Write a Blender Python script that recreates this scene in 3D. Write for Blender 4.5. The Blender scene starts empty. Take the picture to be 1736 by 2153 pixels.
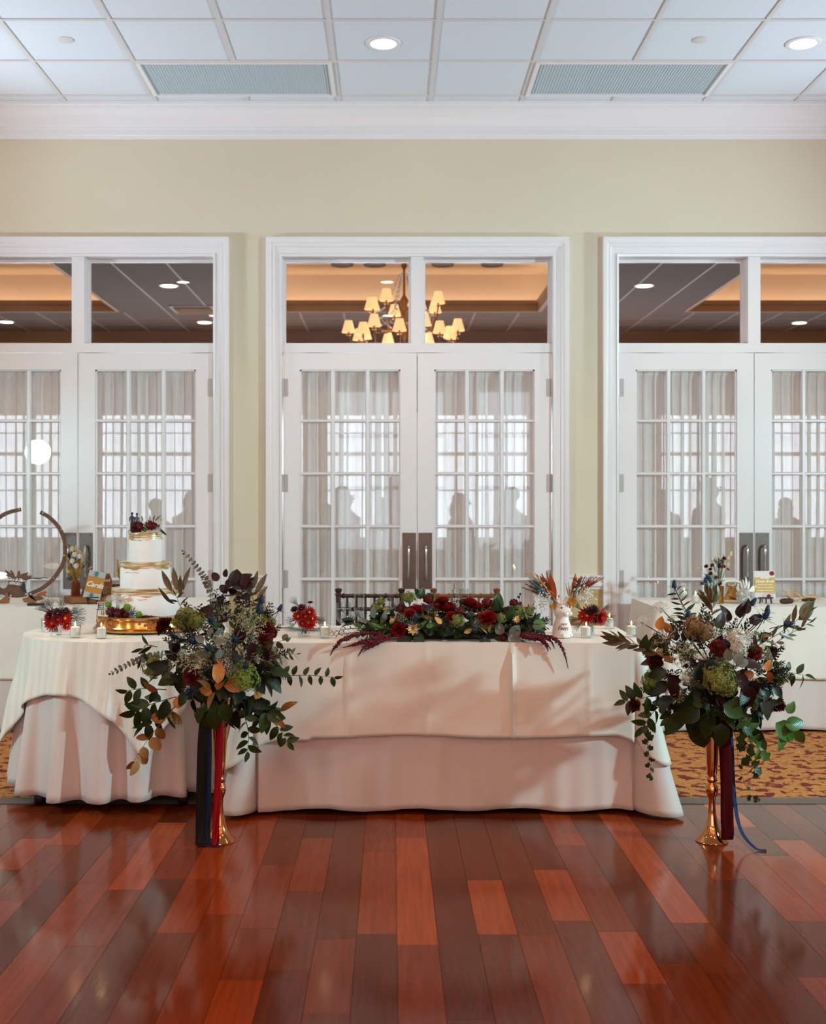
import bpy, math, random
from mathutils import Vector, Matrix
R = random.Random(7)
PI = math.pi
sc = bpy.context.scene
COL = sc.collection

# ------------------------------------------------------------------ camera
F, CX, CY, H = 2512.0, 821.0, 1068.0, 1.35      # focal length / principal point in px of the 1736x2153 frame, eye height
cam = bpy.data.cameras.new('camera')
cam.sensor_fit = 'VERTICAL'; cam.sensor_height = 36.0; cam.sensor_width = 36.0 * 1736 / 2153
cam.lens = F / 2153 * 36.0
cam.shift_x = (868 - CX) / 2153
cam.shift_y = -(1076.5 - CY) / 2153
cam.clip_end = 200
cam.dof.use_dof = True; cam.dof.focus_distance = 5.25; cam.dof.aperture_fstop = 3.5
cam_o = bpy.data.objects.new('camera', cam); COL.objects.link(cam_o)
cam_o.location = (0, 0, H); cam_o.rotation_euler = (PI / 2, 0, 0)
sc.camera = cam_o
def P(px, py, d):
    """world point seen at a pixel of the photograph, d metres in front of the eye"""
    return Vector(((px - CX) * d / F, d, H - (py - CY) * d / F))

# ------------------------------------------------------------------ world, lights, exposure
def lin(c):
    return tuple(((x / 255) / 12.92 if x <= 10 else ((x / 255 + .055) / 1.055) ** 2.4) for x in c) + (1.0,)
sc.view_settings.view_transform = 'Standard'; sc.view_settings.look = 'None'
sc.view_settings.gamma = 1.0; sc.view_settings.use_curve_mapping = False
sc.view_settings.exposure = -0.26
sc.cycles.use_denoising = True
sc.cycles.use_adaptive_sampling = True; sc.cycles.adaptive_threshold = .1
sc.cycles.max_bounces = 6; sc.cycles.diffuse_bounces = 3; sc.cycles.glossy_bounces = 3; sc.cycles.transparent_max_bounces = 12
sc.cycles.sample_clamp_indirect = 6.0
sc.cycles.caustics_reflective = False; sc.cycles.caustics_refractive = False
w = bpy.data.worlds.new('sky'); sc.world = w; w.use_nodes = True
w.node_tree.nodes['Background'].inputs[0].default_value = (0.80, 0.90, 1.0, 1)
w.node_tree.nodes['Background'].inputs[1].default_value = 3.4

XLAMP_L, XLAMP_R = -4.3, 4.9
def light(name, kind, loc, target, power, color, **kw):
    l = bpy.data.lights.new(name, kind); l.energy = power; l.color = color
    for k, v in kw.items(): setattr(l, k, v)
    o = bpy.data.objects.new(name, l); COL.objects.link(o)
    o.location = loc
    d = Vector(target) - Vector(loc)
    o.rotation_euler = d.to_track_quat('-Z', 'Y').to_euler()
    return o
# two photographers' strobes at the sides of the dance floor (cool), aimed at the head table
KEY = (.50, .89, .98)
light('strobe_lamp_right', 'SPOT', (4.88, 3.6, 2.2), (0.9, 6.2, 1.15), 960, KEY, spot_size=1.75, spot_blend=1., shadow_soft_size=.08)
light('strobe_lamp_left', 'SPOT', (-3.53, 4.3, 1.91), (-1.95, 6.3, .95), 215, KEY, spot_size=1.5, spot_blend=.7, shadow_soft_size=.12)
# unseen cool fill spots, added to brighten the ceiling over the doors
for x in (XLAMP_L, XLAMP_R):
    light('ceiling_fill', 'SPOT', (x, 6.9, 2.1), (x * .08, 6.75, 4.15), 590, (.70, .87, 1.0), spot_size=1.35, spot_blend=1., shadow_soft_size=.15)
# unseen warm fill lamps behind the camera, added for the orange in the shadows
for x in (-1.97, .38, 2.77):
    light('warm_lamp', 'POINT', (x, -.8, 2.9), (0, 0, 0), 100, (1., .40, .13), shadow_soft_size=.14)
# daylight through the rear windows and the windows of the room beyond (area lamps added to the sky)
RW = [(-3.4, -1.5), (-.95, .95), (1.5, 3.4)]
def day(name, loc, target, power, sx, sy, color=(.86, .93, 1.0)):
    o = light(name, 'AREA', loc, target, power, color, shape='RECTANGLE', size=sx, size_y=sy)
    return o
for a, b in RW:
    day('window_daylight', ((a + b) / 2, -4.62, 2.0), ((a + b) / 2, 5, 2.0), 3, b - a, 2.6)
day('window_daylight', (.4, 18.5, 1.9), (.4, 8, 1.9), 580, 13, 1.9)

# ------------------------------------------------------------------ materials
MATS = {}
def _base(name):
    m = bpy.data.materials.new(name); m.use_nodes = True
    nt = m.node_tree; b = nt.nodes['Principled BSDF']; MATS[name] = m
    return m, nt, b
def N(nt, t, **kw):
    n = nt.nodes.new(t)
    for k, v in kw.items():
        if hasattr(n, k): setattr(n, k, v)
        else: n.inputs[k].default_value = v
    return n
def mat(name, col, rough=.5, metal=0., spec=.5, vary=0., vscale=20., bump=0., bscale=60., rnd=0., sheen=0., coat=0.,
        trans=0., stretch=(1, 1, 1), emit=None, estr=0., col2=None, world=False, alpha=1., sub=0.):
    m, nt, b = _base(name)
    c = lin(col)
    b.inputs['Base Color'].default_value = c
    b.inputs['Roughness'].default_value = rough; b.inputs['Metallic'].default_value = metal
    b.inputs['Specular IOR Level'].default_value = spec
    if sheen: b.inputs['Sheen Weight'].default_value = sheen; b.inputs['Sheen Roughness'].default_value = .4
    if coat: b.inputs['Coat Weight'].default_value = coat; b.inputs['Coat Roughness'].default_value = .12
    if trans: b.inputs['Transmission Weight'].default_value = trans
    if sub:
        b.inputs['Subsurface Weight'].default_value = sub; b.inputs['Subsurface Radius'].default_value = (.01, .008, .006)
    if emit:
        b.inputs['Emission Color'].default_value = lin(emit); b.inputs['Emission Strength'].default_value = estr
    if vary or bump or rnd:
        if world: tc = N(nt, 'ShaderNodeNewGeometry').outputs['Position']
        else: tc = N(nt, 'ShaderNodeTexCoord').outputs['Object']
        mp = N(nt, 'ShaderNodeMapping'); mp.inputs['Scale'].default_value = stretch
        nt.links.new(tc, mp.inputs[0])
        out = None
        if vary:
            n = N(nt, 'ShaderNodeTexNoise'); n.inputs['Scale'].default_value = vscale; n.inputs['Detail'].default_value = 5
            nt.links.new(mp.outputs[0], n.inputs['Vector'])
            mr = N(nt, 'ShaderNodeMapRange'); mr.inputs[1].default_value = .3; mr.inputs[2].default_value = .7
            nt.links.new(n.outputs[0], mr.inputs[0])
            mx = N(nt, 'ShaderNodeMixRGB'); mx.inputs[1].default_value = c
            mx.inputs[2].default_value = lin(col2) if col2 else tuple(x * (1 - vary) for x in c[:3]) + (1,)
            nt.links.new(mr.outputs[0], mx.inputs[0]); out = mx.outputs[0]
        if rnd:
            oi = N(nt, 'ShaderNodeObjectInfo')
            mr = N(nt, 'ShaderNodeMapRange'); mr.inputs[3].default_value = 1 - rnd; mr.inputs[4].default_value = 1 + rnd
            nt.links.new(oi.outputs['Random'], mr.inputs[0])
            hs = N(nt, 'ShaderNodeHueSaturation'); hs.inputs['Color'].default_value = c
            nt.links.new(mr.outputs[0], hs.inputs['Value'])
            if out: nt.links.new(out, hs.inputs['Color'])
            out = hs.outputs[0]
        if out: nt.links.new(out, b.inputs['Base Color'])
        if bump:
            n = N(nt, 'ShaderNodeTexNoise'); n.inputs['Scale'].default_value = bscale; n.inputs['Detail'].default_value = 4
            nt.links.new(mp.outputs[0], n.inputs['Vector'])
            bp = N(nt, 'ShaderNodeBump'); bp.inputs['Strength'].default_value = bump; bp.inputs['Distance'].default_value = .004
            nt.links.new(n.outputs[0], bp.inputs['Height']); nt.links.new(bp.outputs[0], b.inputs['Normal'])
    return m
def thin_glass(name, refl=.05, tint=(1, 1, 1, 1)):
    m, nt, b = _base(name)
    nt.nodes.remove(b)
    t = N(nt, 'ShaderNodeBsdfTransparent'); t.inputs[0].default_value = tint
    g = N(nt, 'ShaderNodeBsdfGlossy'); g.inputs['Roughness'].default_value = .01
    f = N(nt, 'ShaderNodeFresnel')
    ge = N(nt, 'ShaderNodeNewGeometry'); io = N(nt, 'ShaderNodeMapRange'); io.inputs[3].default_value = 1.5; io.inputs[4].default_value = 1 / 1.5
    nt.links.new(ge.outputs['Backfacing'], io.inputs[0]); nt.links.new(io.outputs[0], f.inputs[0])   # same reflectance on both faces
    mx = N(nt, 'ShaderNodeMixShader')
    nt.links.new(f.outputs[0], mx.inputs[0]); nt.links.new(t.outputs[0], mx.inputs[1]); nt.links.new(g.outputs[0], mx.inputs[2])
    nt.links.new(mx.outputs[0], nt.nodes['Material Output'].inputs[0])
    return m

mat('wall_paint', (218, 205, 180), .7, vary=.05, vscale=1.2, bump=.12, bscale=220, world=True)
mat('wall_lower', (206, 178, 128), .7, vary=.08, vscale=2, bump=.1, bscale=220, world=True)
mat('trim_white', (232, 226, 226), .32, vary=.02, vscale=3, world=True)
mat('ceil_tile', (224, 227, 233), .9, vary=.10, vscale=260, bump=.35, bscale=330, world=True)
mat('grid_metal', (214, 206, 204), .5)
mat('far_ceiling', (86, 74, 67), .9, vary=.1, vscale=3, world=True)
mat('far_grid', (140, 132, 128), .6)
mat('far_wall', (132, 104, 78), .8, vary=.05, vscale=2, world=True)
mat('tray_paint', (240, 226, 210), .8)
mat('tray_mould', (150, 112, 76), .6)
mat('lens_panel', (176, 190, 198), .35, bump=.2, bscale=200, world=True)
mat('lamp_lens', (255, 252, 245), .4, emit=(255, 247, 235), estr=9.)
mat('far_lamp_lens', (255, 252, 245), .4, emit=(255, 244, 228), estr=5.)
mat('cove_glow', (255, 220, 170), .5, emit=(255, 214, 172), estr=4.6)
mat('can_dark', (92, 92, 88), .6)
mat('shade_glow', (240, 206, 160), .7, emit=(255, 204, 140), estr=1.05)
mat('brass', (150, 98, 52), .3, metal=1.)
mat('crystal', (230, 230, 235), .1, trans=.7)
mat('door_plate', (112, 98, 92), .38, metal=.9, vary=.25, vscale=160, world=True)
mat('steel', (196, 192, 190), .18, metal=1.)
mat('hinge_metal', (178, 172, 168), .45, metal=.4)
mat('black_gap', (12, 11, 10), .9)
mat('rubber', (20, 18, 18), .5)
mat('edge_trim', (104, 92, 84), .55, vary=.1, vscale=30, world=True)
mat('table_wood', (120, 86, 58), .5, vary=.3, vscale=10)
mat('cloth_white', (216, 200, 194), .62, bump=.10, bscale=18, sheen=.15, vary=.03, vscale=6, world=True)
mat('cloth_cream', (232, 222, 210), .55, bump=.10, bscale=22, sheen=.2, vary=.04, vscale=7, world=True)
mat('icing', (243, 240, 238), .6, vary=.03, vscale=12, bump=.15, bscale=30, sub=0)
mat('gold', (214, 164, 96), .2, metal=1.)
mat('rose_gold', (222, 164, 112), .09, metal=1.)
mat('gold_antique', (196, 150, 88), .24, metal=1., vary=.3, vscale=30, bump=.2, bscale=90)
mat('gold_leafm', (168, 112, 56), .45, metal=.5, rnd=.3, vary=.3, vscale=5)
mat('gold_pale', (206, 170, 112), .42, metal=.5, rnd=.2, vary=.2, vscale=5)
mat('leaf_green', (42, 62, 24), .36, spec=.3, rnd=.45, vary=.25, vscale=3)
mat('leaf_bright', (62, 104, 38), .35, rnd=.3, vary=.2, vscale=4)
mat('leaf_dark', (24, 36, 22), .4, spec=.3, rnd=.4)
mat('leaf_olive', (84, 84, 52), .45, rnd=.3)
mat('leaf_plum', (44, 20, 24), .42, spec=.3, rnd=.5, vary=.3, vscale=3)
mat('leaf_protea', (96, 62, 48), .4, rnd=.35, vary=.5, vscale=2, col2=(74, 92, 54))
mat('leaf_sage', (118, 128, 120), .6, spec=.3, rnd=.2, vary=.15, vscale=4)
mat('stem', (74, 70, 46), .6)
mat('stem_dark', (40, 28, 24), .6)
mat('hydrangea', (150, 156, 84), .6, vary=.5, vscale=22, col2=(112, 122, 52))
mat('hydrangea_blush', (158, 142, 92), .6, vary=.6, vscale=7, col2=(150, 96, 78))
mat('hydrangea_green', (140, 168, 72), .6, vary=.4, vscale=22)
mat('umbel_white', (206, 206, 178), .7, vary=.25, vscale=30, col2=(150, 164, 112))
mat('white_flower', (232, 228, 218), .7, vary=.15, vscale=30)
mat('thistle_blue', (36, 74, 112), .55, vary=.4, vscale=20, col2=(18, 30, 58))
mat('thistle_grey', (82, 92, 116), .55, vary=.3, vscale=20)
mat('thistle_bract', (58, 66, 72), .5)
mat('rose_red', (150, 12, 20), .5, vary=.45, vscale=6, rnd=.25)
mat('carnation_red', (112, 14, 18), .65, vary=.5, vscale=7, rnd=.3)
mat('mum_red', (176, 16, 22), .5, vary=.35, vscale=6, rnd=.2)
mat('mum_dark', (66, 8, 22), .6, rnd=.3)
mat('amaranth', (104, 6, 26), .75, vary=.4, vscale=40)
mat('yellow_center', (226, 176, 40), .7)
mat('green_mum', (122, 178, 44), .6, vary=.3, vscale=30)
mat('rust', (176, 84, 34), .8, rnd=.25, vary=.3, vscale=12)
mat('rust_dark', (104, 46, 26), .8, rnd=.3)
mat('teal_dry', (70, 122, 142), .8, rnd=.25)
mat('straw', (214, 184, 136), .8, rnd=.15, vary=.15, vscale=12)
mat('pampas_yellow', (222, 172, 66), .85, rnd=.1, vary=.2, vscale=12)
mat('wisp', (58, 50, 52), .7)
thin_glass('pane_glass'); thin_glass('glass', tint=(.93, .95, .95, 1))
mat('wax', (248, 240, 228), .5)
mat('flame', (255, 220, 150), .5, emit=(255, 214, 140), estr=14.)
mat('ceramic', (238, 232, 228), .12, coat=.6)
mat('ink_brown', (120, 70, 56), .6)
mat('chair_dark', (54, 26, 18), .25, vary=.3, vscale=20)
mat('chair_brown', (122, 70, 40), .3, vary=.3, vscale=20)
mat('velvet_red', (140, 6, 20), .85, spec=.15, bump=.2, bscale=160)
mat('velvet_wine', (62, 4, 10), .9, spec=.1, bump=.2, bscale=160)
mat('ribbon_navy', (14, 22, 48), .6, spec=.2)
mat('ribbon_blue', (24, 42, 84), .65, spec=.2)
mat('ribbon_black', (24, 20, 22), .7, spec=.2)
mat('crumb', (196, 158, 148), .8)
mat('wood_sign', (112, 68, 42), .6, vary=.45, vscale=14, stretch=(.3, 1, 4), bump=.2, bscale=50)
mat('wood_warm', (150, 92, 44), .6, vary=.4, vscale=14, stretch=(.3, 1, 4))
mat('bark', (96, 66, 44), .9, vary=.5, vscale=30, bump=.8, bscale=60)
mat('print_white', (245, 240, 235), .6)
mat('print_mustard', (184, 122, 40), .6)
mat('print_gold', (208, 164, 74), .6)
mat('print_grey', (176, 170, 168), .6)
mat('print_teal', (24, 118, 122), .6)
mat('print_red', (184, 24, 34), .6)
mat('print_pale', (228, 214, 212), .6)
mat('print_navy', (22, 24, 48), .6)
mat('black_paint', (18, 16, 16), .5)
mat('amber', (196, 84, 14), .06, trans=.75, coat=.3)
mat('corn_dark', (66, 26, 18), .4, bump=1., bscale=240, vary=.3, vscale=60)
mat('husk', (226, 180, 128), .75, vary=.2, vscale=10)
mat('cream_enamel', (232, 222, 206), .25, coat=.4)
mat('suit', (58, 56, 62), .8)
mat('dress', (110, 92, 96), .8)
mat('skin', (205, 160, 132), .55)
mat('hair', (60, 42, 32), .6)
mat('fig_blue', (74, 86, 112), .5)
mat('fig_dark', (46, 44, 56), .5)
mat('lamp_glow', (255, 250, 225), .5, emit=(255, 246, 214), estr=2.2)

def veins(name, bump=.12, rib=.4):
    """midrib and side veins on a leaf material (leaf meshes run along +Y with the midrib at x = 0)"""
    nt = MATS[name].node_tree; b = nt.nodes['Principled BSDF']
    tc = N(nt, 'ShaderNodeTexCoord'); sp = N(nt, 'ShaderNodeSeparateXYZ'); nt.links.new(tc.outputs['Object'], sp.inputs[0])
    def M_(op, a, c):
        n = N(nt, 'ShaderNodeMath', operation=op)
        for i, v in enumerate((a, c)):
            if v is None: continue
            if isinstance(v, float): n.inputs[i].default_value = v
            else: nt.links.new(v, n.inputs[i])
        return n.outputs[0]
    ax = M_('ABSOLUTE', sp.outputs[0], None)
    ph = M_('SINE', M_('MULTIPLY', M_('SUBTRACT', sp.outputs[1], M_('MULTIPLY', ax, 1.1)), 58.), None)
    mid = N(nt, 'ShaderNodeMapRange'); mid.inputs[1].default_value = .0; mid.inputs[2].default_value = .03; mid.inputs[3].default_value = 1.; mid.inputs[4].default_value = 0.
    nt.links.new(ax, mid.inputs[0])
    side = N(nt, 'ShaderNodeMapRange'); side.inputs[1].default_value = .86; side.inputs[2].default_value = 1.; nt.links.new(ph, side.inputs[0])
    tot = M_('MAXIMUM', mid.outputs[0], M_('MULTIPLY', side.outputs[0], .5))
    bp = N(nt, 'ShaderNodeBump'); bp.inputs['Strength'].default_value = bump; bp.inputs['Distance'].default_value = .008; bp.invert = True
    nt.links.new(ph, bp.inputs['Height']); nt.links.new(bp.outputs[0], b.inputs['Normal'])
    src = b.inputs['Base Color'].links[0].from_socket
    hs = N(nt, 'ShaderNodeHueSaturation'); nt.links.new(src, hs.inputs['Color'])
    nt.links.new(M_('ADD', M_('MULTIPLY', tot, rib), 1.), hs.inputs['Value']); nt.links.new(hs.outputs[0], b.inputs['Base Color'])
for k_ in ('leaf_green', 'leaf_dark', 'leaf_bright', 'leaf_olive', 'gold_leafm', 'gold_pale', 'leaf_plum'): veins(k_)

# floor planks: each plank takes its own tone, the grain runs along it
def plank_mat():
    m, nt, b = _base('plank_wood')
    oi = N(nt, 'ShaderNodeObjectInfo')
    rp = N(nt, 'ShaderNodeValToRGB'); e = rp.color_ramp.elements
    e[0].position = 0; e[0].color = lin((88, 34, 14)); e[1].position = 1; e[1].color = lin((184, 84, 34))
    for p, c in ((.30, (104, 43, 19)), (.55, (120, 48, 20)), (.8, (142, 57, 23)), (.92, (162, 70, 30))):
        k = e.new(p); k.color = lin(c)
    nt.links.new(oi.outputs['Random'], rp.inputs[0])
    g = N(nt, 'ShaderNodeNewGeometry')
    off = N(nt, 'ShaderNodeVectorMath', operation='SCALE'); off.inputs[0].default_value = (3.7, 11.3, 0)
    nt.links.new(oi.outputs['Random'], off.inputs['Scale'])
    add = N(nt, 'ShaderNodeVectorMath', operation='ADD')
    nt.links.new(g.outputs['Position'], add.inputs[0]); nt.links.new(off.outputs[0], add.inputs[1])
    mp = N(nt, 'ShaderNodeMapping'); mp.inputs['Scale'].default_value = (26, 1.6, 1)
    nt.links.new(add.outputs[0], mp.inputs[0])
    n = N(nt, 'ShaderNodeTexNoise'); n.inputs['Scale'].default_value = 2.2; n.inputs['Detail'].default_value = 8; n.inputs['Distortion'].default_value = .5
    nt.links.new(mp.outputs[0], n.inputs['Vector'])
    mr = N(nt, 'ShaderNodeMapRange'); mr.inputs[1].default_value = .3; mr.inputs[2].default_value = .75; mr.inputs[3].default_value = 1.1; mr.inputs[4].default_value = .74
    nt.links.new(n.outputs[0], mr.inputs[0])
    hs = N(nt, 'ShaderNodeHueSaturation'); nt.links.new(rp.outputs[0], hs.inputs['Color']); nt.links.new(mr.outputs[0], hs.inputs['Value'])
    nt.links.new(hs.outputs[0], b.inputs['Base Color'])
    n2 = N(nt, 'ShaderNodeTexNoise'); n2.inputs['Scale'].default_value = 2.2; n2.inputs['Detail'].default_value = 6
    nt.links.new(g.outputs['Position'], n2.inputs['Vector'])
    mr2 = N(nt, 'ShaderNodeMapRange'); mr2.inputs[1].default_value = .3; mr2.inputs[2].default_value = .7; mr2.inputs[3].default_value = .08; mr2.inputs[4].default_value = .19
    nt.links.new(n2.outputs[0], mr2.inputs[0]); nt.links.new(mr2.outputs[0], b.inputs['Roughness'])
    b.inputs['Specular IOR Level'].default_value = .20
    bp = N(nt, 'ShaderNodeBump'); bp.inputs['Strength'].default_value = .05; bp.inputs['Distance'].default_value = .002
    nt.links.new(n.outputs[0], bp.inputs['Height']); nt.links.new(bp.outputs[0], b.inputs['Normal'])
plank_mat()
def carpet_mat():
    m, nt, b = _base('carpet_pile')
    g = N(nt, 'ShaderNodeNewGeometry')
    n0 = N(nt, 'ShaderNodeTexNoise'); n0.inputs['Scale'].default_value = 9; n0.inputs['Detail'].default_value = 3
    nt.links.new(g.outputs['Position'], n0.inputs['Vector'])
    sub = N(nt, 'ShaderNodeVectorMath', operation='SCALE'); sub.inputs['Scale'].default_value = .08
    nt.links.new(n0.outputs['Color'], sub.inputs[0])
    add = N(nt, 'ShaderNodeVectorMath', operation='ADD')
    nt.links.new(g.outputs['Position'], add.inputs[0]); nt.links.new(sub.outputs[0], add.inputs[1])
    v = N(nt, 'ShaderNodeTexNoise'); v.inputs['Scale'].default_value = 21; v.inputs['Detail'].default_value = 2.0
    mp = N(nt, 'ShaderNodeMapping'); mp.inputs['Scale'].default_value = (.8, .8, 1)
    nt.links.new(add.outputs[0], mp.inputs[0]); nt.links.new(mp.outputs[0], v.inputs['Vector'])
    rp = N(nt, 'ShaderNodeValToRGB'); e = rp.color_ramp.elements
    e[0].position = .43; e[0].color = lin((118, 22, 12)); e[1].position = .455; e[1].color = lin((198, 130, 62))
    nt.links.new(v.outputs[0], rp.inputs[0])
    w2 = N(nt, 'ShaderNodeTexNoise'); w2.inputs['Scale'].default_value = 34; w2.inputs['Detail'].default_value = 3; w2.inputs['Distortion'].default_value = 2.
    nt.links.new(g.outputs['Position'], w2.inputs['Vector'])
    mr = N(nt, 'ShaderNodeMapRange'); mr.inputs[1].default_value = .42; mr.inputs[2].default_value = .6; mr.inputs[3].default_value = .72; mr.inputs[4].default_value = 1.08
    nt.links.new(w2.outputs[0], mr.inputs[0])
    hs = N(nt, 'ShaderNodeHueSaturation'); nt.links.new(rp.outputs[0], hs.inputs['Color']); nt.links.new(mr.outputs[0], hs.inputs['Value'])
    nt.links.new(hs.outputs[0], b.inputs['Base Color']); b.inputs['Roughness'].default_value = .95
    n3 = N(nt, 'ShaderNodeTexNoise'); n3.inputs['Scale'].default_value = 400
    nt.links.new(g.outputs['Position'], n3.inputs['Vector'])
    bp = N(nt, 'ShaderNodeBump'); bp.inputs['Strength'].default_value = .5; bp.inputs['Distance'].default_value = .004
    nt.links.new(n3.outputs[0], bp.inputs['Height']); nt.links.new(bp.outputs[0], b.inputs['Normal'])
carpet_mat()
def sheer_mat():
    m, nt, b = _base('sheer_cloth'); nt.nodes.remove(b)
    t = N(nt, 'ShaderNodeBsdfTransparent')
    d = N(nt, 'ShaderNodeBsdfDiffuse'); d.inputs[0].default_value = lin((250, 248, 244))
    tl = N(nt, 'ShaderNodeBsdfTranslucent'); tl.inputs[0].default_value = lin((250, 250, 248))
    a = N(nt, 'ShaderNodeMixShader'); a.inputs[0].default_value = .38
    nt.links.new(d.outputs[0], a.inputs[1]); nt.links.new(tl.outputs[0], a.inputs[2])
    g = N(nt, 'ShaderNodeNewGeometry'); n = N(nt, 'ShaderNodeTexNoise'); n.inputs['Scale'].default_value = 70; n.inputs['Detail'].default_value = 2
    mp = N(nt, 'ShaderNodeMapping'); mp.inputs['Scale'].default_value = (1, 1, .2)
    nt.links.new(g.outputs['Position'], mp.inputs[0]); nt.links.new(mp.outputs[0], n.inputs['Vector'])
    mr = N(nt, 'ShaderNodeMapRange'); mr.inputs[3].default_value = .72; mr.inputs[4].default_value = .90
    nt.links.new(n.outputs[0], mr.inputs[0])
    x = N(nt, 'ShaderNodeMixShader'); nt.links.new(mr.outputs[0], x.inputs[0])
    nt.links.new(t.outputs[0], x.inputs[1]); nt.links.new(a.outputs[0], x.inputs[2])
    nt.links.new(x.outputs[0], nt.nodes['Material Output'].inputs[0])
sheer_mat()
def gold_brush_mat():
    m, nt, b = _base('gold_brush')
    tc = N(nt, 'ShaderNodeTexCoord'); mp = N(nt, 'ShaderNodeMapping'); mp.inputs['Scale'].default_value = (5, 5, 70)
    nt.links.new(tc.outputs['Object'], mp.inputs[0])
    n = N(nt, 'ShaderNodeTexNoise'); n.inputs['Scale'].default_value = 2.4; n.inputs['Detail'].default_value = 6
    nt.links.new(mp.outputs[0], n.inputs['Vector'])
    rp = N(nt, 'ShaderNodeValToRGB'); e = rp.color_ramp.elements
    e[0].position = .34; e[0].color = lin((160, 116, 64)); e[1].position = .62; e[1].color = lin((238, 228, 214))
    k = e.new(.52); k.color = lin((206, 172, 124))
    nt.links.new(n.outputs[0], rp.inputs[0]); nt.links.new(rp.outputs[0], b.inputs['Base Color'])
    b.inputs['Roughness'].default_value = .35; b.inputs['Metallic'].default_value = .35
gold_brush_mat()
def stripe_mat():
    m, nt, b = _base('cloth_stripe')
    g = N(nt, 'ShaderNodeTexCoord'); mp = N(nt, 'ShaderNodeMapping'); mp.inputs['Rotation'].default_value = (0, 0, .5); mp.inputs['Scale'].default_value = (1, 1, 1)
    nt.links.new(g.outputs['Object'], mp.inputs[0])
    wv = N(nt, 'ShaderNodeTexWave'); wv.inputs['Scale'].default_value = 6.5; wv.wave_profile = 'SIN'
    nt.links.new(mp.outputs[0], wv.inputs['Vector'])
    rp = N(nt, 'ShaderNodeValToRGB'); e = rp.color_ramp.elements
    e[0].position = .46; e[0].color = (0, 0, 0, 1); e[1].position = .54; e[1].color = (1, 1, 1, 1)
    nt.links.new(wv.outputs['Fac'], rp.inputs[0])
    mx = N(nt, 'ShaderNodeMixRGB'); mx.inputs[1].default_value = lin((232, 220, 206)); mx.inputs[2].default_value = lin((238, 230, 218))
    nt.links.new(rp.outputs[0], mx.inputs[0]); nt.links.new(mx.outputs[0], b.inputs['Base Color'])
    mr = N(nt, 'ShaderNodeMapRange'); mr.inputs[3].default_value = .6; mr.inputs[4].default_value = .32
    nt.links.new(rp.outputs[0], mr.inputs[0]); nt.links.new(mr.outputs[0], b.inputs['Roughness'])
    b.inputs['Sheen Weight'].default_value = .2
stripe_mat()

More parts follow.
